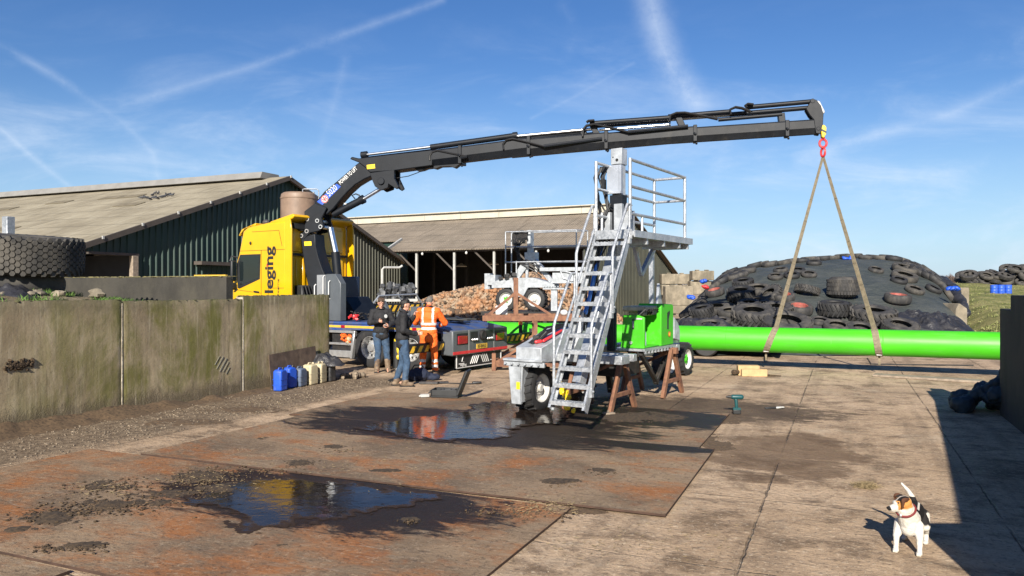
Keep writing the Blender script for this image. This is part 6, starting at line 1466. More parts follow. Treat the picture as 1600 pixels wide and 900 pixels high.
# ---- rusty transport rack round the pipe end
rk = thing('steel_rack', 'brown rusty steel rack with a peaked frame beside the lorry tail', 'rack', (.35, 19.3, 0), 0)
for y_ in (0, 1.5):
    m = MB(); m.bx(-1.1, 1.45, y_-.05, y_+.05, 1.26, 1.40); m.build('top_beam', M_RUST, rk, bevel=.006)
    m = MB(); m.bx(-.78, 1.45, y_-.05, y_+.05, .10, .26); m.build('bottom_beam', M_RUST, rk, bevel=.006)
    m = MB(); m.bx(-.31, -.19, y_-.05, y_+.05, 1.401, 2.36); m.build('post', M_RUST, rk, bevel=.006)
    m = MB(); m.bx(.20, .30, y_-.05, y_+.05, .261, 1.259); m.build('post', M_RUST, rk, bevel=.006); m = MB(); m.bx(1.3, 1.4, y_-.05, y_+.05, .261, 1.259); m.build('post', M_RUST, rk, bevel=.006)
    m = MB(); m.bar((-.25, y_, 1.98), (-.98, y_, 1.38), .06, .06); m.bar((-.25, y_, 1.98), (.70, y_, 1.38), .06, .06); m.build('diagonal_brace', M_RUST, rk)
    m = MB(); m.bar((-.74, y_, .22), (.22, y_, .80), .06, .06); m.build('diagonal_brace', M_RUST, rk)
for x_, z_ in ((-.75, .18), (1.35, .18), (-1.0, 1.33), (1.35, 1.33)):
    m = MB(); m.bx(x_-.05, x_+.05, .051, 1.449, z_-.06, z_+.06); m.build('cross_beam', M_RUST, rk)
m = MB(); m.bx(-.86, -.76, -.08, .12, .0, .44); m.build('foot_plate', M_RUST, rk, bevel=.006)
for x_, n_ in ((-.62, 'white_box'), (.98, 'white_cap')):
    m = MB(); (m.bx(x_-.16, x_+.16, .4, .7, 1.401, 1.64) if n_ == 'white_box' else m.blob((x_, .1, 1.47), (.10, .10, .08), 12, 8)); tag(m.build('white_canister' if n_ == 'white_box' else 'white_float', M_WHITE, None, bevel=.02), 'white canister standing on the rusty rack' if n_ == 'white_box' else 'round white float lying on the right end of the rusty rack', 'canister' if n_ == 'white_box' else 'float').location = (.35, 19.3, 0)

# ---- low loader trailer behind the pipe, carrying the second machine
LD2 = Vector((.93, -.37, 0)).normalized(); L0 = on_plane(795, 450, 26.4); L0.z = 0; LRZ = math.atan2(LD2.y, LD2.x)
tr = thing('low_loader', 'dark low loader trailer behind the green pipe', 'trailer', L0, LRZ)
m = MB(); m.bx(-.75, 2.6, -.7, 1.1, 1.16, 1.30); m.build('gooseneck', M_DARK, tr); m = MB(); m.bx(2.6, 8.9, -.9, 1.3, .42, .60); m.build('load_bed', M_DARK, tr)
m = MB(); m.prism([(2.6, 1.30), (2.6, .42), (3.1, .42), (3.1, .62)], (0, -.9, 0), (1, 0, 0), (0, 0, 1), -2.2, 0); m.build('neck_slope', M_DARK, tr)
m = MB(); m.bx(8.9, 9.0, -1.0, 1.3, .28, .56); m.build('rear_bar', M_TRIM, tr)
for y_ in (-.85, -.35):
    m = MB(); m.bx(8.2+.0, 8.85, -.935, -.91, .38, .52) if y_ == -.85 else m.bx(7.2, 7.9, -.935, -.91, .38, .52); m.build('side_board', M_WHITE, tr)
for x_ in (5.0, 5.9, 6.8):
    for y_ in (-.7, 1.1):
        m = MB(); m.lathe([(.2, -.11), (.36, -.12), (.40, -.06), (.40, .06), (.36, .12), (.2, .11)], (x_, y_, .40), (0, 1, 0), 28, closed=True); w_ = m.build('wheel', M_TYREN, tr); m = MB(); m.lathe([(.2, .02), (.001, .02)], (x_, y_, .40), (0, -1, 0), 20); m.build('rim', M_ALU, w_)
for x_ in (-.5, 1.5):
    m = MB(); m.bx(x_-.06, x_+.06, -.5, -.3, 0.0, 1.16); m.build('support_leg', M_DARK, tr)
ms = thing('platform_machine', 'second smaller looking galvanised machine carried on the trailer behind the rusty rack', 'farm machine', L0+Vector((0, 0, 1.31)), LRZ)
def S_(m, name, mat, parent=ms, **k): return m.build(name, mat, parent, **k)
for x_, hb_ in ((-.05, M_GREEN), (1.0, M_POST)): wheel_m(ms, (x_, 0, .395), .395, .36, -1, hb_, M_TYREN, hb_ is M_GREEN)
m = MB(); m.prism([(-.55, .78), (-.55, .95), (-.3, 1.08), (.2, 1.14), (1.0, 1.14), (1.55, .98), (1.75, .92), (1.75, .80), (1.4, .80), (.8, .80), (.62, .48), (.32, .48), (.18, .80)], (0, -.24, 0), (1, 0, 0), (0, 0, 1), -.55, 0); bg2 = S_(m, 'bogie', M_GALVW, bevel=.012)
m = MB(); m.bx(1.35, 2.1, -.28, .35, .74, .80)
for k in range(7): m.tube((1.4+k*.1, -.31, .84), (1.4+k*.1, -.27, .84), .022, 6)
m.bx(1.62, 1.84, -.22, -.16, .02, .74); S_(m, 'bolt_flange', M_GALVW, bg2)
m = MB(); m.bar((.75, .1, 1.95), (1.65, .0, .95), .16, .20, (0, 1, 0)); m.bx(.62, 1.0, -.1, .3, 1.70, 2.02); m.bx(.66, .76, -.12, -.05, 1.1, 1.75); S_(m, 'lift_arm', M_GALV, bevel=.008)
m = MB(); m.prism([(.22, 1.15), (.55, 1.65), (.75, 1.5), (.45, 1.12)], (0, -.15, 0), (1, 0, 0), (0, 0, 1), -.05, .05); S_(m, 'gusset_plate', M_GALVW)
m = MB(); rnd = random.Random(8)
for k in range(14):
    x0 = .22+.04*k; m.path([(x0, -.1, 2.75), (x0-.02, -.18, 2.5), (.35+rnd.uniform(-.08, .12), -.2+rnd.uniform(-.1, .1), 2.2), (.42+rnd.uniform(-.05, .1), -.15, 1.8), (.40+rnd.uniform(-.1, .25), -.1, 1.3)], .018, 6)
for k in range(4): m.path([(.45, -.2, 1.65), (.75, -.25, 1.75-.08*k), (1.05, -.2, 1.65-.1*k), (1.25, -.1, 1.45-.1*k)], .020, 6)
for k in range(10): m.box((rnd.uniform(.1, .75), -.12, rnd.uniform(2.2, 2.75)), (.10, .10, .09), Rz(rnd.uniform(0, 1)))
for k in range(12): m.box((rnd.uniform(-.25, .35), rnd.uniform(-.3, 0), rnd.uniform(1.12, 1.28)), (.14, .12, .10), Rz(rnd.uniform(0, 1)))
S_(m, 'hose_bundle', M_BLACK)
m = MB(); m.bx(.70, .82, -.05, .3, 2.0, 2.78); S_(m, 'mast_head', M_GALVW, bevel=.008)
for (x_, y_, z0) in ((-.02, -.25, 1.2), (2.52, -.25, 1.55), (2.75, .3, 1.55), (-.02, .3, 1.2), (.38, -.25, 1.2)):
    m = MB(); m.tube((x_, y_, z0), (x_, y_, 2.72 if x_ != .38 else 1.72), .024, 8); S_(m, 'rail_post', M_GALV)
for z_ in (2.72, 2.20, 1.68):
    m = MB(); m.tube((-.02, -.25, z_), (2.52, -.25, z_), .024, 8); S_(m, 'guard_rail', M_GALV); m = MB(); m.tube((-.02, .3, z_), (2.75, .3, z_), .024, 8); m.tube((2.52, -.25, z_), (2.75, .3, z_), .024, 8); S_(m, 'guard_rail', M_GALV)
m = MB(); m.bx(1.25, 2.95, -.3, .4, 1.36, 1.44); m.bx(1.25, 2.95, -.31, -.29, 1.36, 1.48); S_(m, 'platform_deck', M_GALVW)
m = MB(); m.path([(2.0, -.33, 1.34), (2.1, -.33, 1.12), (2.4, -.33, 1.02), (2.55, -.33, 1.1), (2.5, -.33, 1.25), (2.2, -.33, 1.33)], .03, 8, True); m.bx(1.7, 2.9, -.3, .3, .95, 1.30); S_(m, 'underdeck_box', M_GALVW)
m = MB(); m.bx(-.75, -.45, -.15, .4, .9, 1.25); m.bx(-.9, -.7, -.05, .3, .75, 1.3); S_(m, 'end_box', M_GALVW)
# ================================================================ PEOPLE
def hand(m, wrist, palm_dir, out, curl=.6):
    """palm, four unequal curled fingers and a thumb leaving the palm's side"""
    d = Vector(palm_dir).normalized(); o = Vector(out); o = (o-d*o.dot(d)).normalized(); n_ = d.cross(o)
    w_ = Vector(wrist); pc = w_+d*.05; m.blob(pc, (.048, .040, .020), 12, 8, Matrix((d, o, n_)).transposed()); m.capsule(w_-d*.02, pc, .026, .026, 8)
    for k, (off, L) in enumerate(((.030, .072), (.010, .080), (-.011, .074), (-.031, .058))):
        p = w_+d*.085+o*off; q = p+(d*math.cos(curl)+n_*math.sin(curl))*L*.5; r = q+(d*math.cos(curl*2.1)+n_*math.sin(curl*2.1))*L*.5
        m.capsule(p-d*.02, p, .011, .010, 8); m.capsule(p, q, .010, .009, 8); m.capsule(q, r, .009, .0075, 8)
    p = w_+d*.03+o*.036; q = p+(d*.6+o*.7+n_*.3).normalized()*.04; r = q+(d*.9+o*.15+n_*.5).normalized()*.034; m.capsule(p, q, .013, .011, 8); m.capsule(q, r, .011, .008, 8)
def person(label, loc, rz, J, coat, trousers, hair, hairkind, seed, bands=False, scale=1.):
    t = thing('person', label, 'person', loc, rz); t.scale = (scale,)*3; V = {k: Vector(v) for k, v in J.items() if isinstance(v, tuple) and len(v) == 3}
    sh = (V['sl']+V['sr'])/2; ne = V['neck']; hd = V['head']; fwd = V['face'].normalized(); up = (hd-ne).normalized(); up = (up-fwd*up.dot(fwd)).normalized(); lat = up.cross(fwd); H_ = Matrix((fwd, lat, up)).transposed()
    m = MB()
    m.blob(V['pelvis'], (.115, .165, .13), 14, 10); m.blob((V['pelvis']+sh)/2, (.115, .15, .19), 14, 10); m.blob(V['pelvis'].lerp(sh, .74), (.125, .175, .17), 14, 10); m.capsule(V['sl'], V['sr'], .065, .065)
    m.capsule(sh+Vector((0, 0, -.03)), hd-up*.04, .062, .056)
    m.blob(hd+up*.02, (.098, .077, .110), 18, 14, H_); m.blob(hd+fwd*.028-up*.055, (.062, .054, .060), 14, 10, H_); m.capsule(hd+fwd*.088+up*.012, hd+fwd*.106-up*.022, .010, .016, 8); m.blob(hd+fwd*.080-up*.058, (.016, .026, .012), 8, 6, H_); m.blob(hd+fwd*.075-up*.095, (.022, .026, .018), 8, 6, H_)
    for s_ in (1, -1): m.blob(hd+lat*s_*.078-fwd*.005, (.022, .012, .033), 8, 6, H_)
    for s_, e, w_ in (('sl', 'el', 'wl'), ('sr', 'er', 'wr')): m.capsule(V[s_], V[e], .052, .043); m.capsule(V[e], V[w_], .042, .029)
    hand(m, V['wl'], V['hl'], V['tl'], J.get('curl', (.7,))[0]); hand(m, V['wr'], V['hr'], V['tr'], J.get('curl', (.7,))[0])
    for h_, k, a in (('pl', 'kl', 'al'), ('pr', 'kr', 'ar')): m.capsule(V[h_], V[k], .085, .058); m.capsule(V[k], V[a], .058, .040); m.capsule(V[a], V[a]+Vector((.13, 0, -.06)), .04, .035)
    from_mesh('body', fuse(m, .007, 3), M_SKIN, t)
    for s_ in (1, -1):
        m = MB(); m.blob(hd+fwd*.088+lat*s_*.031+up*.022, .0085, 8, 6); m.build('eye', M_TRIM, t)
        m = MB(); m.capsule(hd+fwd*.092+lat*s_*.018+up*.043, hd+fwd*.084+lat*s_*.046+up*.042, .006, .005, 6); m.build('eyebrow', hair, t)
    m = MB()     # hair: a shell over the skull, open at the face
    if hairkind == 'crop': m.blob(hd+up*.034-fwd*.018, (.094, .080, .100), 18, 14, H_)
    else:
        m.blob(hd+up*.042-fwd*.020, (.097, .080, .092), 18, 14, H_); m.blob(hd-up*.015-fwd*.045, (.056, .068, .066), 14, 10, H_)
        rnd = random.Random(seed)
        for k in range(60):
            a_ = rnd.uniform(-1.3, 1.3); b_ = rnd.uniform(.15, 1.5); q = hd+up*.042-fwd*.02+lat*math.sin(a_)*math.cos(b_*.6)*.085+up*math.sin(b_)*.098+fwd*math.cos(b_)*math.cos(a_)*.098; m.blob(q, (.022, .016, .013), 6, 5, H_, .3)
    hm = fuse(m, .008, 2, .006, 40); from_mesh('hair', hm, hair, t)
    m = MB()     # jacket
    m.blob(V['pelvis']+Vector((.0, 0, .06)), (.150, .198, .16), 16, 12); m.capsule(V['pelvis']+Vector((0, .05, -.06)), V['pelvis']+Vector((0, -.05, -.06)), .135, .135, 16); m.blob((V['pelvis']+sh)/2, (.148, .185, .20), 16, 12); m.blob(V['pelvis'].lerp(sh, .74), (.155, .205, .18), 16, 12); m.capsule(V['sl'], V['sr'], .088, .088, 14)
    m.capsule(sh+Vector((-.01, 0, .0)), ne+Vector((-.005, 0, .03)), .095, .078, 14)
    for s_, e, w_ in (('sl', 'el', 'wl'), ('sr', 'er', 'wr')): m.capsule(V[s_], V[e], .084, .068); m.capsule(V[e], V[e].lerp(V[w_], .93), .067, .050)
    if J.get('hood'): m.blob(ne+Vector((-.09, 0, -.04)), (.075, .13, .085), 14, 10)
    me = fuse(m, .011, 3, .016, 9); mats = [coat]
    jk = from_mesh('jacket', me, mats, t)
    if bands:
        me.materials.append(M_REFL)
        for p in me.polygons:
            c = p.center; rel = (c.z-V['pelvis'].z); d1 = min((c-V[e].lerp(V[w_], .35)).length for e, w_ in (('el', 'wl'), ('er', 'wr'))); arm = min((c-V[e].lerp(V[w_], f_)).length for e, w_ in (('el', 'wl'), ('er', 'wr')) for f_ in (0, .5, 1))
            body = abs(c.y) < .21 and arm > .105
            f_ = rel/(sh.z-V['pelvis'].z)
            if body and (.20 < f_ < .31 or .40 < f_ < .50): p.material_index = 1
            elif body and f_ > .50 and .09 < abs(c.y) < .14: p.material_index = 1
            else:
                for e, w_ in (('el', 'wl'), ('er', 'wr')):
                    ax_ = (V[w_]-V[e]); u_ = (c-V[e]).dot(ax_)/ax_.length_squared
                    if .28 < u_ < .48 and ((c-V[e])-ax_*u_).length < .1: p.material_index = 1
        m = MB()
    m = MB(); m.path([ne+Vector((math.cos(a_)*.083-.005, math.sin(a_)*.083, .035+.02*math.cos(a_+PI))) for a_ in [2*PI*k/20 for k in range(20)]], .020, 8, True); m.build('collar', M_JACKET if bands else coat, t)
    m = MB()     # trousers
    m.blob(V['pelvis'], (.135, .178, .135), 16, 12)
    for h_, k, a in (('pl', 'kl', 'al'), ('pr', 'kr', 'ar')): m.capsule(V[h_], V[k], .108, .078); m.capsule(V[k], V[a]+Vector((0, 0, .05)), .078, .068 if bands else .062)
    me = fuse(m, .011, 3, .014, 11); from_mesh('trousers', me, [trousers], t)
    if bands:
        me.materials.append(M_REFL)
        for p in me.polygons:
            if .20 < p.center.z < .265 or .32 < p.center.z < .385: p.material_index = 1
    for h_, k, a, b in (('pl', 'kl', 'al', 'fl'), ('pr', 'kr', 'ar', 'fr')):
        m = MB(); f_ = V[b].normalized(); A = V[a]; A = Vector((A.x, A.y, A.z)); base = Vector((A.x, A.y, A.z-.09)); top = A+(V[k]-A)*(.05 if bands else J.get('boot', (.05,))[0])
        m.capsule(A, top, .066, .074); m.capsule(base+Vector((0, 0, .05))-f_*.05, base+Vector((0, 0, .05))+f_*.14, .048, .046); m.capsule(base+Vector((0, 0, .06))+f_*.02, A, .052, .06)
        me = fuse(m, .010, 2, .008, 20); zb = base.z+.004
        for v in me.vertices: v.co.z = max(v.co.z, zb)
        bt = from_mesh('boot', me, M_BOOT, t)
        m = MB(); m.box(base+f_*.045+Vector((0, 0, .014)), (.31, .10, .024), frame((f_.x, f_.y, 0))); m.build('sole', M_TRIM, bt, bevel=.01)
    return t
base = dict(pelvis=(0, 0, .95), sl=(0, .185, 1.46), sr=(0, -.185, 1.46), neck=(.015, 0, 1.52), head=(.035, 0, 1.68), face=(1, 0, -.05), pl=(0, .095, .92), pr=(0, -.095, .92), kl=(.03, .11, .50), kr=(.03, -.11, .50), al=(-.01, .12, .09), ar=(-.01, -.12, .09), fl=(1, .2, 0), fr=(1, -.2, 0))
def pose(**k): d = dict(base); d.update(k); return d
# man in black jacket and muddy boots, looking down at the phone in his right hand
p1 = pose(el=(.03, .30, 1.20), wl=(.26, .16, 1.12), er=(.05, -.27, 1.19), wr=(.29, -.08, 1.24), hl=(.7, -.7, .1), hr=(.5, .8, .15), tl=(0, 0, 1), tr=(.3, -.1, 1), head=(.06, 0, 1.665), face=(.92, -.05, -.40), pl=(-.03, .09, .92), kl=(.03, .13, .50), al=(.0, .17, .09), kr=(.06, -.07, .50), ar=(.05, -.10, .09), boot=(.52,))
loc1 = Vector((-3.27, 18.95, 0)); person('man in black jacket and muddy boots looking down at his phone by the wheel', loc1, R(-76), p1, M_JACKET, M_DENIM, M_HAIRB, 'short', 1, scale=1.03)
def held(name, label, loc, rz, p, size, mat, sc_=1., Rm=None):
    w_ = Matrix.Translation(loc) @ Matrix.Rotation(rz, 4, 'Z') @ Matrix.Scale(sc_, 4) @ Vector(p); m = MB(); m.box((0, 0, 0), size, Rm); o = m.build(name, mat, bevel=.006, seg=2); o.location = w_; o.rotation_euler = (0, 0, rz); return tag(o, label, 'phone')
held('phone', 'dark phone in the hand of the man with muddy boots', loc1, R(-76), (.345, .0, 1.285), (.09, .07, .012), M_TRIM, 1.03, Matrix.Rotation(-.6, 3, 'Y'))
held('phone', 'pale phone in the lower hand of the man with muddy boots', loc1, R(-76), (.36, .07, 1.145), (.12, .07, .012), M_WHITE, 1.03, Matrix.Rotation(-.3, 3, 'Y'))
m = MB(); m.tube((0, 0, 0), (.004, 0, 0), .045, 16); o = m.build('chest_badge', M_REFL, None)
pm = [q for q in COL.objects if q.name.startswith('person')][0]; o.parent = pm; o.location = (.162, .10, 1.36); o.rotation_euler = (0, -.1, .5)
# man in black jacket seen from the side, hand at his chin
p2 = pose(el=(.10, .26, 1.22), wl=(.24, .10, 1.45), er=(-.02, -.25, 1.17), wr=(.26, -.14, 1.09), hl=(.2, -.3, 1), hr=(1, .15, .1), tl=(-.4, -.9, 0), tr=(0, .2, 1), head=(.045, 0, 1.68), face=(1, .10, -.12), kl=(.0, .10, .50), al=(-.13, .12, .09), kr=(.07, -.10, .50), ar=(.03, -.11, .09), pelvis=(-.02, 0, .95))
person('man in plain black jacket seen from the side, nearest of the three men', (-2.33, 16.25, 0), R(12), p2, M_JACKET, M_DENIM, M_HAIRK, 'short', 2, scale=1.03)
# man in orange work clothes with his back to the camera, arms over the lorry deck
p3 = pose(el=(.14, .34, 1.20), wl=(.34, .26, 1.16), er=(.16, -.34, 1.19), wr=(.34, -.20, 1.13), hl=(1, -.2, -.1), hr=(1, .3, -.05), tl=(0, -1, .3), tr=(0, 1, .3), head=(.085, -.005, 1.665), face=(.93, -.1, -.40), neck=(.03, 0, 1.52), hood=True, kl=(.01, .13, .50), kr=(.01, -.13, .50), al=(-.02, .15, .09), ar=(-.02, -.15, .09))
person('man in orange high visibility clothing with silver bands, back to the camera', (-1.98, 18.05, 0), R(84), p3, M_ORANGE, M_ORANGE, M_HAIRG, 'crop', 3, bands=True, scale=1.06)

# ================================================================ DOG
DF = Vector((-.58, -.81, 0)).normalized()
dog = thing('dog', 'small white terrier with black saddle and tan face standing in the sun', 'dog', (3.23, 6.14, 0), math.atan2(DF.y, DF.x))
hc = Vector((.232, -.022, .415)); hf = Vector((.50, -.82, -.27)).normalized(); hu = Vector((0, 0, 1)); hu = (hu-hf*hu.dot(hf)).normalized(); hl = hu.cross(hf); HM = Matrix((hf, hl, hu)).transposed()
m = MB()
m.blob((.105, 0, .235), (.105, .082, .100), 20, 14); m.blob((.145, 0, .215), (.060, .068, .085), 16, 12); m.capsule((.08, 0, .255), (-.17, 0, .258), .078, .074, 18); m.blob((-.04, 0, .235), (.13, .072, .070), 18, 12); m.blob((-.175, 0, .25), (.082, .076, .085), 18, 12)
m.capsule((.13, 0, .275), (.215, -.012, .385), .078, .056, 16); m.capsule((.15, -.01, .24), (.222, -.03, .36), .062, .05, 14)
m.blob(hc, (.060, .056, .052), 18, 14, HM); m.blob(hc+hf*.028-hu*.012, (.045, .044, .038), 16, 12, HM); m.capsule(hc+hf*.045-hu*.014, hc+hf*.108-hu*.022, .034, .0235, 12); m.capsule(hc+hf*.04-hu*.034, hc+hf*.092-hu*.038, .026, .017, 10); m.blob(hc+hf*.124-hu*.012, (.014, .016, .012), 12, 8, HM)
m.blob(hc+hf*.052+hu*.014, (.03, .036, .018), 12, 8, HM)
for s_ in (1, -1):
    r_ = hc+hl*s_*.040-hf*.012+hu*.034
    for k in range(7):
        f_ = k/6; c = r_+hl*s_*(.018+.016*math.sin(f_*2.2))+hf*(.010+.040*f_)+hu*(.018*math.sin(f_*PI)-.030*f_*f_*1.3); wd = .026*(1-f_)+.008; m.blob(c, (wd, .0068, .016), 10, 6, HM)
    x_, y_ = ((.163, .08), (.17, -.085))[s_ < 0]
    m.capsule((.12, s_*.060, .215), (x_-.012, y_, .125), .050, .027, 12); m.capsule((x_-.012, y_, .125), (x_-.006, y_, .045), .025, .019, 12); m.capsule((x_-.006, y_, .045), (x_+.002, y_, .022), .019, .021, 10); m.blob((x_+.018, y_, .016), (.034, .025, .018), 12, 8)
    for q in (-.012, 0, .012): m.blob((x_+.043, y_+q, .012), (.012, .008, .011), 8, 6)
    x_, y_ = ((-.158, .083), (-.19, -.075))[s_ < 0]
    m.capsule((-.17, s_*.050, .225), (x_+.035, y_, .155), .066, .040, 12); m.capsule((x_+.035, y_, .155), (x_-.035, y_, .085), .034, .021, 12); m.capsule((x_-.035, y_, .085), (x_-.012, y_, .022), .020, .019, 10); m.blob((x_+.012, y_, .016), (.034, .024, .017), 12, 8)
for p, q, r0, r1 in (((-.225, 0, .295), (-.232, -.020, .345), .026, .022), ((-.232, -.020, .345), (-.222, -.055, .405), .021, .017), ((-.222, -.055, .405), (-.195, -.098, .462), .017, .009)): m.capsule(p, q, r0, r1, 10)
me = fuse(m, .0042, 4, .003, 45)
ca = me.color_attributes.new('coat', 'FLOAT_COLOR', 'POINT')
WHT, BLK, TAN, BRN = (.58, .55, .49), (.012, .011, .011), (.52, .235, .065), (.085, .035, .018)
def mixc(a, b, f): f = max(0, min(1, f)); return tuple(p+(q-p)*f for p, q in zip(a, b))
for v in me.vertices:
    c = v.co; n1 = noise.noise(c*22)*.5+noise.noise(c*60)*.3; col = mixc(WHT, (.66, .58, .46), .35*max(0, noise.noise(c*9)))
    # saddle
    sad = (c.z-.265)/.03+(1.1 if c.y > .0 else 0)+n1*.7
    inx = min((c.x+.26)/.02, (.085-c.x)/.02)
    lim = (.165 if c.y > 0 else .25) if -.135 < c.x < .05 else .25
    if c.x < .06 and (c-hc).length > .13 and c.z < .36:
        k = min((c.z-lim)/.012+n1*2, inx+n1*2)
        stripe = abs(c.y-.040-.10*(c.x+.1)) < .007 and -.19 < c.x < .0 and c.z > .27
        col = mixc(col, BLK, k) if not stripe else col
    d = c-hc; hx, hy, hz = d.dot(hf), d.dot(hl), d.dot(hu)
    if d.length < .16 and (c.z > .355 or hx > .04):
        f_ = BLK if (hz > .030 and abs(hy) > .008) else TAN
        if hx < .062 and hz > -.045: 
            col = mixc(col, f_, min((.066-hx)/.01+n1, (hz+.048)/.012+n1, (hx+.058)/.012))
            if abs(hy) < .008 and hz > .0: col = mixc(col, WHT, .8)
        if abs(hy) > .054 and hz > -.02 and hx < .075: col = mixc(col, BRN, (abs(hy)-.054)/.006)
        if hx > .108 and hz > -.030: col = mixc(col, (.010, .009, .009), (hx-.108)/.005)
    if c.z < .02: col = mixc(col, (.40, .34, .26), .5)
    ca.data[v.index].color = (*col, 1)
mtd, ntd, bd_, tcd = newmat('short dog coat'); at = ntd.node('ShaderNodeAttribute', attribute_name='coat')
ntd.L(at.outputs['Color'], bd_.inputs['Base Color']); bd_.inputs['Roughness'].default_value = .75; bd_.inputs['Specular IOR Level'].default_value = .25
ntd.L(ntd.bump(ntd.noise(ntd.map(tcd, (1, 1, .35)), 260, 3, .7), .003), bd_.inputs['Normal'])
from_mesh('body', me, mtd, dog)
for s_ in (1, -1):
    m = MB(); m.blob(hc+hf*.050+hl*s_*.028+hu*.016, .0085, 10, 8); m.build('eye', M_BLACK, dog)
m = MB(); nd = Vector((.55, -.10, .80)).normalized(); ncn = Vector((.197, -.012, .352)); F_ = frame(nd)
m.path([ncn+F_@Vector((0, math.cos(a_)*.070, math.sin(a_)*.074)) for a_ in [2*PI*k/28 for k in range(28)]], .0085, 8, True); cl = m.build('collar', std('dark red collar', (.16, .02, .02), .6), dog)
m = MB(); m.blob((.262, -.038, .318), (.010, .010, .014), 10, 8); m.build('tag', M_ALU, cl)

# ================================================================ SMALL THINGS IN THE YARD
def wall_b(px, a): r = (px-800)/1186; return -a*(.4*r+.9165)/(.4-.9165*r)
def jerrycan(label, px, a, h, mat, rz=0., sx=.24, sy=.20):
    P = ab(a, wall_b(px, a)); t = thing('jerrycan', label, 'jerrycan', P, YARD+R(90)+rz, 'jerrycans along the mossy wall'); m = MB()
    prof_ = [(-sx/2, 0), (sx/2, 0), (sx/2, h*.80), (sx*.30, h*.93), (-sx*.20, h*.95), (-sx/2, h*.90)]
    m.prism(prof_, (0, 0, .0), (1, 0, 0), (0, 0, 1), -sy/2, sy/2); t_ = m.build('can_body', mat, t, bevel=.035, seg=3)
    m = MB(); m.tube((sx*.30, 0, h*.92), (sx*.36, 0, h*1.0), .03, 12); m.build('cap', M_TRIM if mat is not M_CREAM else M_CREAM, t)
    m = MB(); m.path([(sx*.14, 0, h*.93), (sx*.08, 0, h*1.0), (-sx*.2, 0, h*1.01), (-sx*.32, 0, h*.92)], .016, 8); m.build('handle', mat, t)
    m = MB()
    for z_ in (.25, .5): m.bx(-sx/2-.003, sx/2+.003, -sy/2-.003, sy/2+.003, h*z_, h*z_+.012)
    m.build('rib', mat, t, bevel=.003); return t
jerrycan('bright blue jerrycan at the left end of the row by the wall', 438, -10.55, .46, M_BLUEP, .1); jerrycan('bright blue jerrycan second in the row, half behind the first', 453, -10.68, .46, M_BLUEP, -.1)
jerrycan('greyed blue jerrycan between the blue and the cream ones', 468, -10.64, .42, M_BLUEG, .05, .25, .24); jerrycan('dirty cream jerrycan beside the greyed blue one', 485, -10.62, .47, M_CREAM, -.05, .26, .24); jerrycan('dirty cream jerrycan next to the dark one', 500, -10.62, .46, M_CREAM, .12, .25, .22); jerrycan('dark grey jerrycan at the wall end', 515, -10.60, .44, M_DARKP, .0, .22, .2)
m = MB(); b0_, b1_ = wall_b(419, -10.9), wall_b(492, -10.9); m.prism([(b0_, 0), (b1_, 0), (b1_, .80), (b0_, .72)], (-10.82, 0, .0), (0, 1, 0), (-.10, 0, 1), 0, .012); m.X = None
o = m.build('brown_board', M_BROWNB, None); o.rotation_euler = (0, 0, YARD); tag(o, 'dark brown board leaning on the wall behind the jerrycans', 'board')
me_c = ab(-10.75, wall_b(508, -10.75)); film('plastic_film', me_c.x, me_c.y, .9, .6, .30, 'crumpled grey film on top of the dark jerrycan at the wall end', M_FILM, 12, base=lambda x_, y_: .36)
m = MB()
for k in range(8): m.blob(ab(-10.5+random.uniform(-.1, .25), 14.45+random.uniform(-.1, .45), .06), random.uniform(.05, .10), 8, 6, None, .35)
tag(m.build('rubble', M_STONE, sharp=40), kind='stuff')
# open tool case
tc_ = gp(703, 622); t = thing('tool_case', 'black plastic tool case standing open on the steel plate', 'tool case', tc_+Vector((0, 0, .03)), R(-8)); m = MB()
m.bx(-.33, .20, -.20, .20, 0, .03); m.bx(-.33, -.31, -.20, .20, .03, .15); m.bx(.18, .20, -.20, .20, .03, .15); m.bx(-.31, .18, -.20, -.18, .03, .15); m.bx(-.31, .18, .18, .20, .03, .15)
m.bx(-.31, .18, -.18, .18, .03, .08); m.build('case_body', M_TRIM, t, bevel=.012, seg=2)
m = MB(); Rl = Matrix.Rotation(R(-68), 3, 'Y'); m.box(Vector((.27, 0, .28)), (.50, .40, .05), Rl); m.box(Vector((.25, 0, .29)), (.44, .34, .03), Rl); m.build('lid', M_TRIM, t, bevel=.015, seg=2)
m = MB()
for y_ in (-.12, .12): m.box((-.345, y_, .10), (.03, .06, .05))
m.path([(-.34, -.06, .08), (-.40, -.06, .07), (-.40, .06, .07), (-.34, .06, .08)], .012, 6); m.build('latch', M_TRIM, t)
m = MB()
for k in range(7): m.capsule((random.uniform(-.26, .12), random.uniform(-.14, .14), .10), (random.uniform(-.26, .12), random.uniform(-.14, .14), .13), .018, .014, 6)
m.build('tool_insert', M_DARKP, t)
m = MB(); m.box((-.47, -.10, .03), (.16, .09, .05), Rz(.3)); m.capsule((-.56, -.12, .02), (-.40, -.05, .02), .018, .016, 8); m.build('grinder_body', M_POST, None); o = COL.objects[-1]; o.location = tc_+Vector((0, 0, .035)); tag(o, 'small grey hand tool lying left of the open case', 'hand tool')
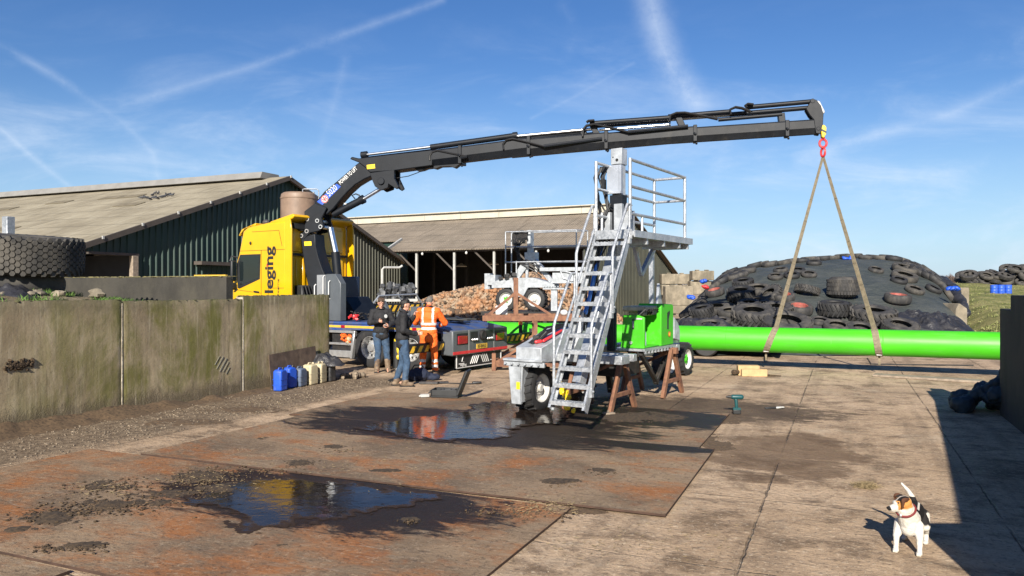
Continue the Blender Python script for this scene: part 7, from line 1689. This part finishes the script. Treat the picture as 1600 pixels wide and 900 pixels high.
# cordless drill standing on its battery
P = gp(1151, 647); t = thing('cordless_drill', 'teal cordless drill standing on its battery on the concrete', 'drill', P, R(175)); m = MB()
m.box((0, 0, .04), (.13, .085, .075)); m.build('battery', M_TRIM, t, bevel=.012, seg=2); m = MB(); m.capsule((0, 0, .08), (.012, 0, .24), .026, .028, 10); m.build('grip', M_TEAL, t)
m = MB(); m.capsule((-.075, 0, .285), (.06, 0, .285), .042, .040, 14); m.box((0, 0, .09), (.12, .075, .03)); m.build('motor_housing', M_TEAL, t); m = MB(); m.tube((.08, 0, .285), (.15, 0, .285), .028, 14, .020); m.tube((.15, 0, .285), (.175, 0, .285), .012, 8); m.build('chuck', M_TRIM, t)
# pliers, timber, strips, straw clump
P = gp(1212, 639); t = thing('pliers', 'small dark pliers with a pale jaw lying on the concrete', 'pliers', P+Vector((0, 0, .012)), R(-5)); m = MB(); m.capsule((-.17, .02, 0), (.02, 0, .01), .014, .012, 8); m.capsule((-.17, -.04, 0), (.02, 0, .01), .014, .012, 8); m.build('grip', M_TRIM, t); m = MB(); m.capsule((.02, 0, .01), (.13, .01, .02), .020, .012, 8); m.blob((.12, .0, .02), (.03, .02, .014), 8, 6); m.build('jaw', M_POST, t)
P = gp(1178, 588); t = thing('timber_offcut', 'pale wooden offcut resting on a second board on the concrete', 'timber', P, R(-6)); m = MB(); m.bx(-.29, .30, -.05, .06, .0, .17); m.bx(-.34, .16, .12, .35, .0, .24); m.build('board', M_WOOD, t, bevel=.006)
m = MB(); m.capsule((-.44, .1, .08), (-.36, .1, .09), .07, .05, 10); m.capsule((.33, .03, .02), (.62, -.02, .02), .03, .01, 8); m.build('bark_scrap', M_SOIL, t)
A, B = gp(1372, 589), gp(1545, 600); m = MB(); m.bar(A+Vector((0, .2, .03)), B+Vector((0, .2, .03)), .40, .05); m.bar(A+Vector((0, -.02, .025)), B+Vector((0, -.02, .025)), .03, .05); tag(m.build('metal_plank', M_TIMB, bevel=.006), 'long pale metal plank lying flat behind the wall shadow', 'plank')
m = MB(); A = gp(1360, 570); m.bar(A+Vector((0, 0, .02)), A+Vector((2.6, -.35, .02)), .05, .03); m.tube(A+Vector((.15, .3, 0)), A+Vector((.05, .3, .16)), .02, 6); tag(m.build('steel_rod', M_DARK), 'thin dark rod lying in the shadow of the pipe', 'rod')
m = MB(); P0 = gp(1205, 556, 0); m.path([P0+Vector((k*.55, -.16*k+.05*math.sin(k*1.7), .012)) for k in range(7)], .012, 6); tag(m.build('rope', M_STRAP), 'thin rope trailing on the concrete under the pipe', 'rope')
c = gp(1352, 761); m = MB(); rnd = random.Random(12)
for k in range(900):
    p = c+Vector((rnd.gauss(0, .055), rnd.gauss(0, .05), abs(rnd.gauss(0, .022)))); an = rnd.uniform(0, 2*PI); d = Vector((math.cos(an), math.sin(an), rnd.uniform(-.2, .5)))*rnd.uniform(.012, .035); m.bar(p, p+d, .0035, .0025)
tag(m.build('straw_clump', M_STRAW), 'small clump of dry straw on the concrete behind the dog', 'straw clump')
m = MB(); rnd = random.Random(13)
for (px, py, sx, sy, n_) in ((860, 798, 60, 14, 160), (330, 755, 70, 18, 120), (150, 770, 70, 14, 70), (1000, 850, 160, 30, 120), (600, 720, 300, 50, 160), (450, 640, 90, 14, 80)):
    for k in range(n_):
        q = gp(px+rnd.gauss(0, .5)*sx, py+rnd.gauss(0, .5)*sy); q.z = .045 if py < 840 and px < 930 and py > 700 else .012
        an = rnd.uniform(0, 2*PI); d = Vector((math.cos(an), math.sin(an), rnd.uniform(0, .25)))*rnd.uniform(.01, .04); m.bar(q, q+d, .004, .003)
tag(m.build('straw_litter', M_STRAW), kind='stuff')
# tarpaulin heap in the shade of the right wall
m = MB(); rnd = random.Random(6)
for k in range(26):
    f_ = rnd.random(); P = ab(2.75-rnd.random()*1.0*(1-f_*.75), 15.05+rnd.uniform(-.3, .45), .08+f_*.42*rnd.uniform(.6, 1)); m.blob(P, (rnd.uniform(.12, .24), rnd.uniform(.12, .22), rnd.uniform(.08, .16)), 12, 10)
m.capsule(ab(2.5, 14.95, .45), ab(2.42, 14.95, .72), .09, .03)
for k in range(7): m.capsule(ab(1.85+k*.10, 14.9+.02*k, .12+.075*k), ab(2.0+k*.10, 15.2, .12+.075*k), .10, .085)
me = fuse(m, .022, 2, .05, 9); tag(from_mesh('tarpaulin_heap', me, std('dark teal tarpaulin', (.018, .034, .045), .7, 0, .3, 4)), 'dark teal tarpaulin bundled against the shaded right wall', 'tarpaulin')
# bag and pads by the side stabiliser
P = gp(640, 598); t = thing('tool_bag', 'dark blue bag beside the foot of the lorry stabiliser', 'bag', P+Vector((.15, .3, 0)), .2); m = MB(); m.blob((0, 0, .14), (.28, .18, .16), 16, 12, None, .06); m.blob((.3, .05, .08), (.22, .14, .09), 14, 10, None, .08)
from_mesh('bag_body', fuse(m, .018, 2, .03, 7), std('dark navy cloth', (.012, .018, .04), .8), t); m = MB(); m.path([(-.15, 0, .26), (-.08, 0, .36), (.08, 0, .36), (.15, 0, .26)], .015, 6); m.build('handle', M_TRIM, t)
P = gp(663, 600); m = MB(); m.box(P+Vector((.1, 0, .03)), (.42, .16, .05), Rz(-.1)); m.box(P+Vector((.35, .16, .02)), (.34, .12, .03), Rz(.15)); tag(m.build('pad_boards', M_DARKP, bevel=.01), 'flat dark grey boards on the ground by the navy bag', 'board')
P = gp(715, 600); m = MB(); m.path([P+Vector((k*.13-.4, .06*math.sin(k), .012)) for k in range(8)], .014, 6); m.capsule(P+Vector((.35, 0, .025)), P+Vector((.5, .02, .03)), .035, .025, 8); tag(m.build('cable', M_BLACK), 'short dark cable lying behind the open case', 'cable')
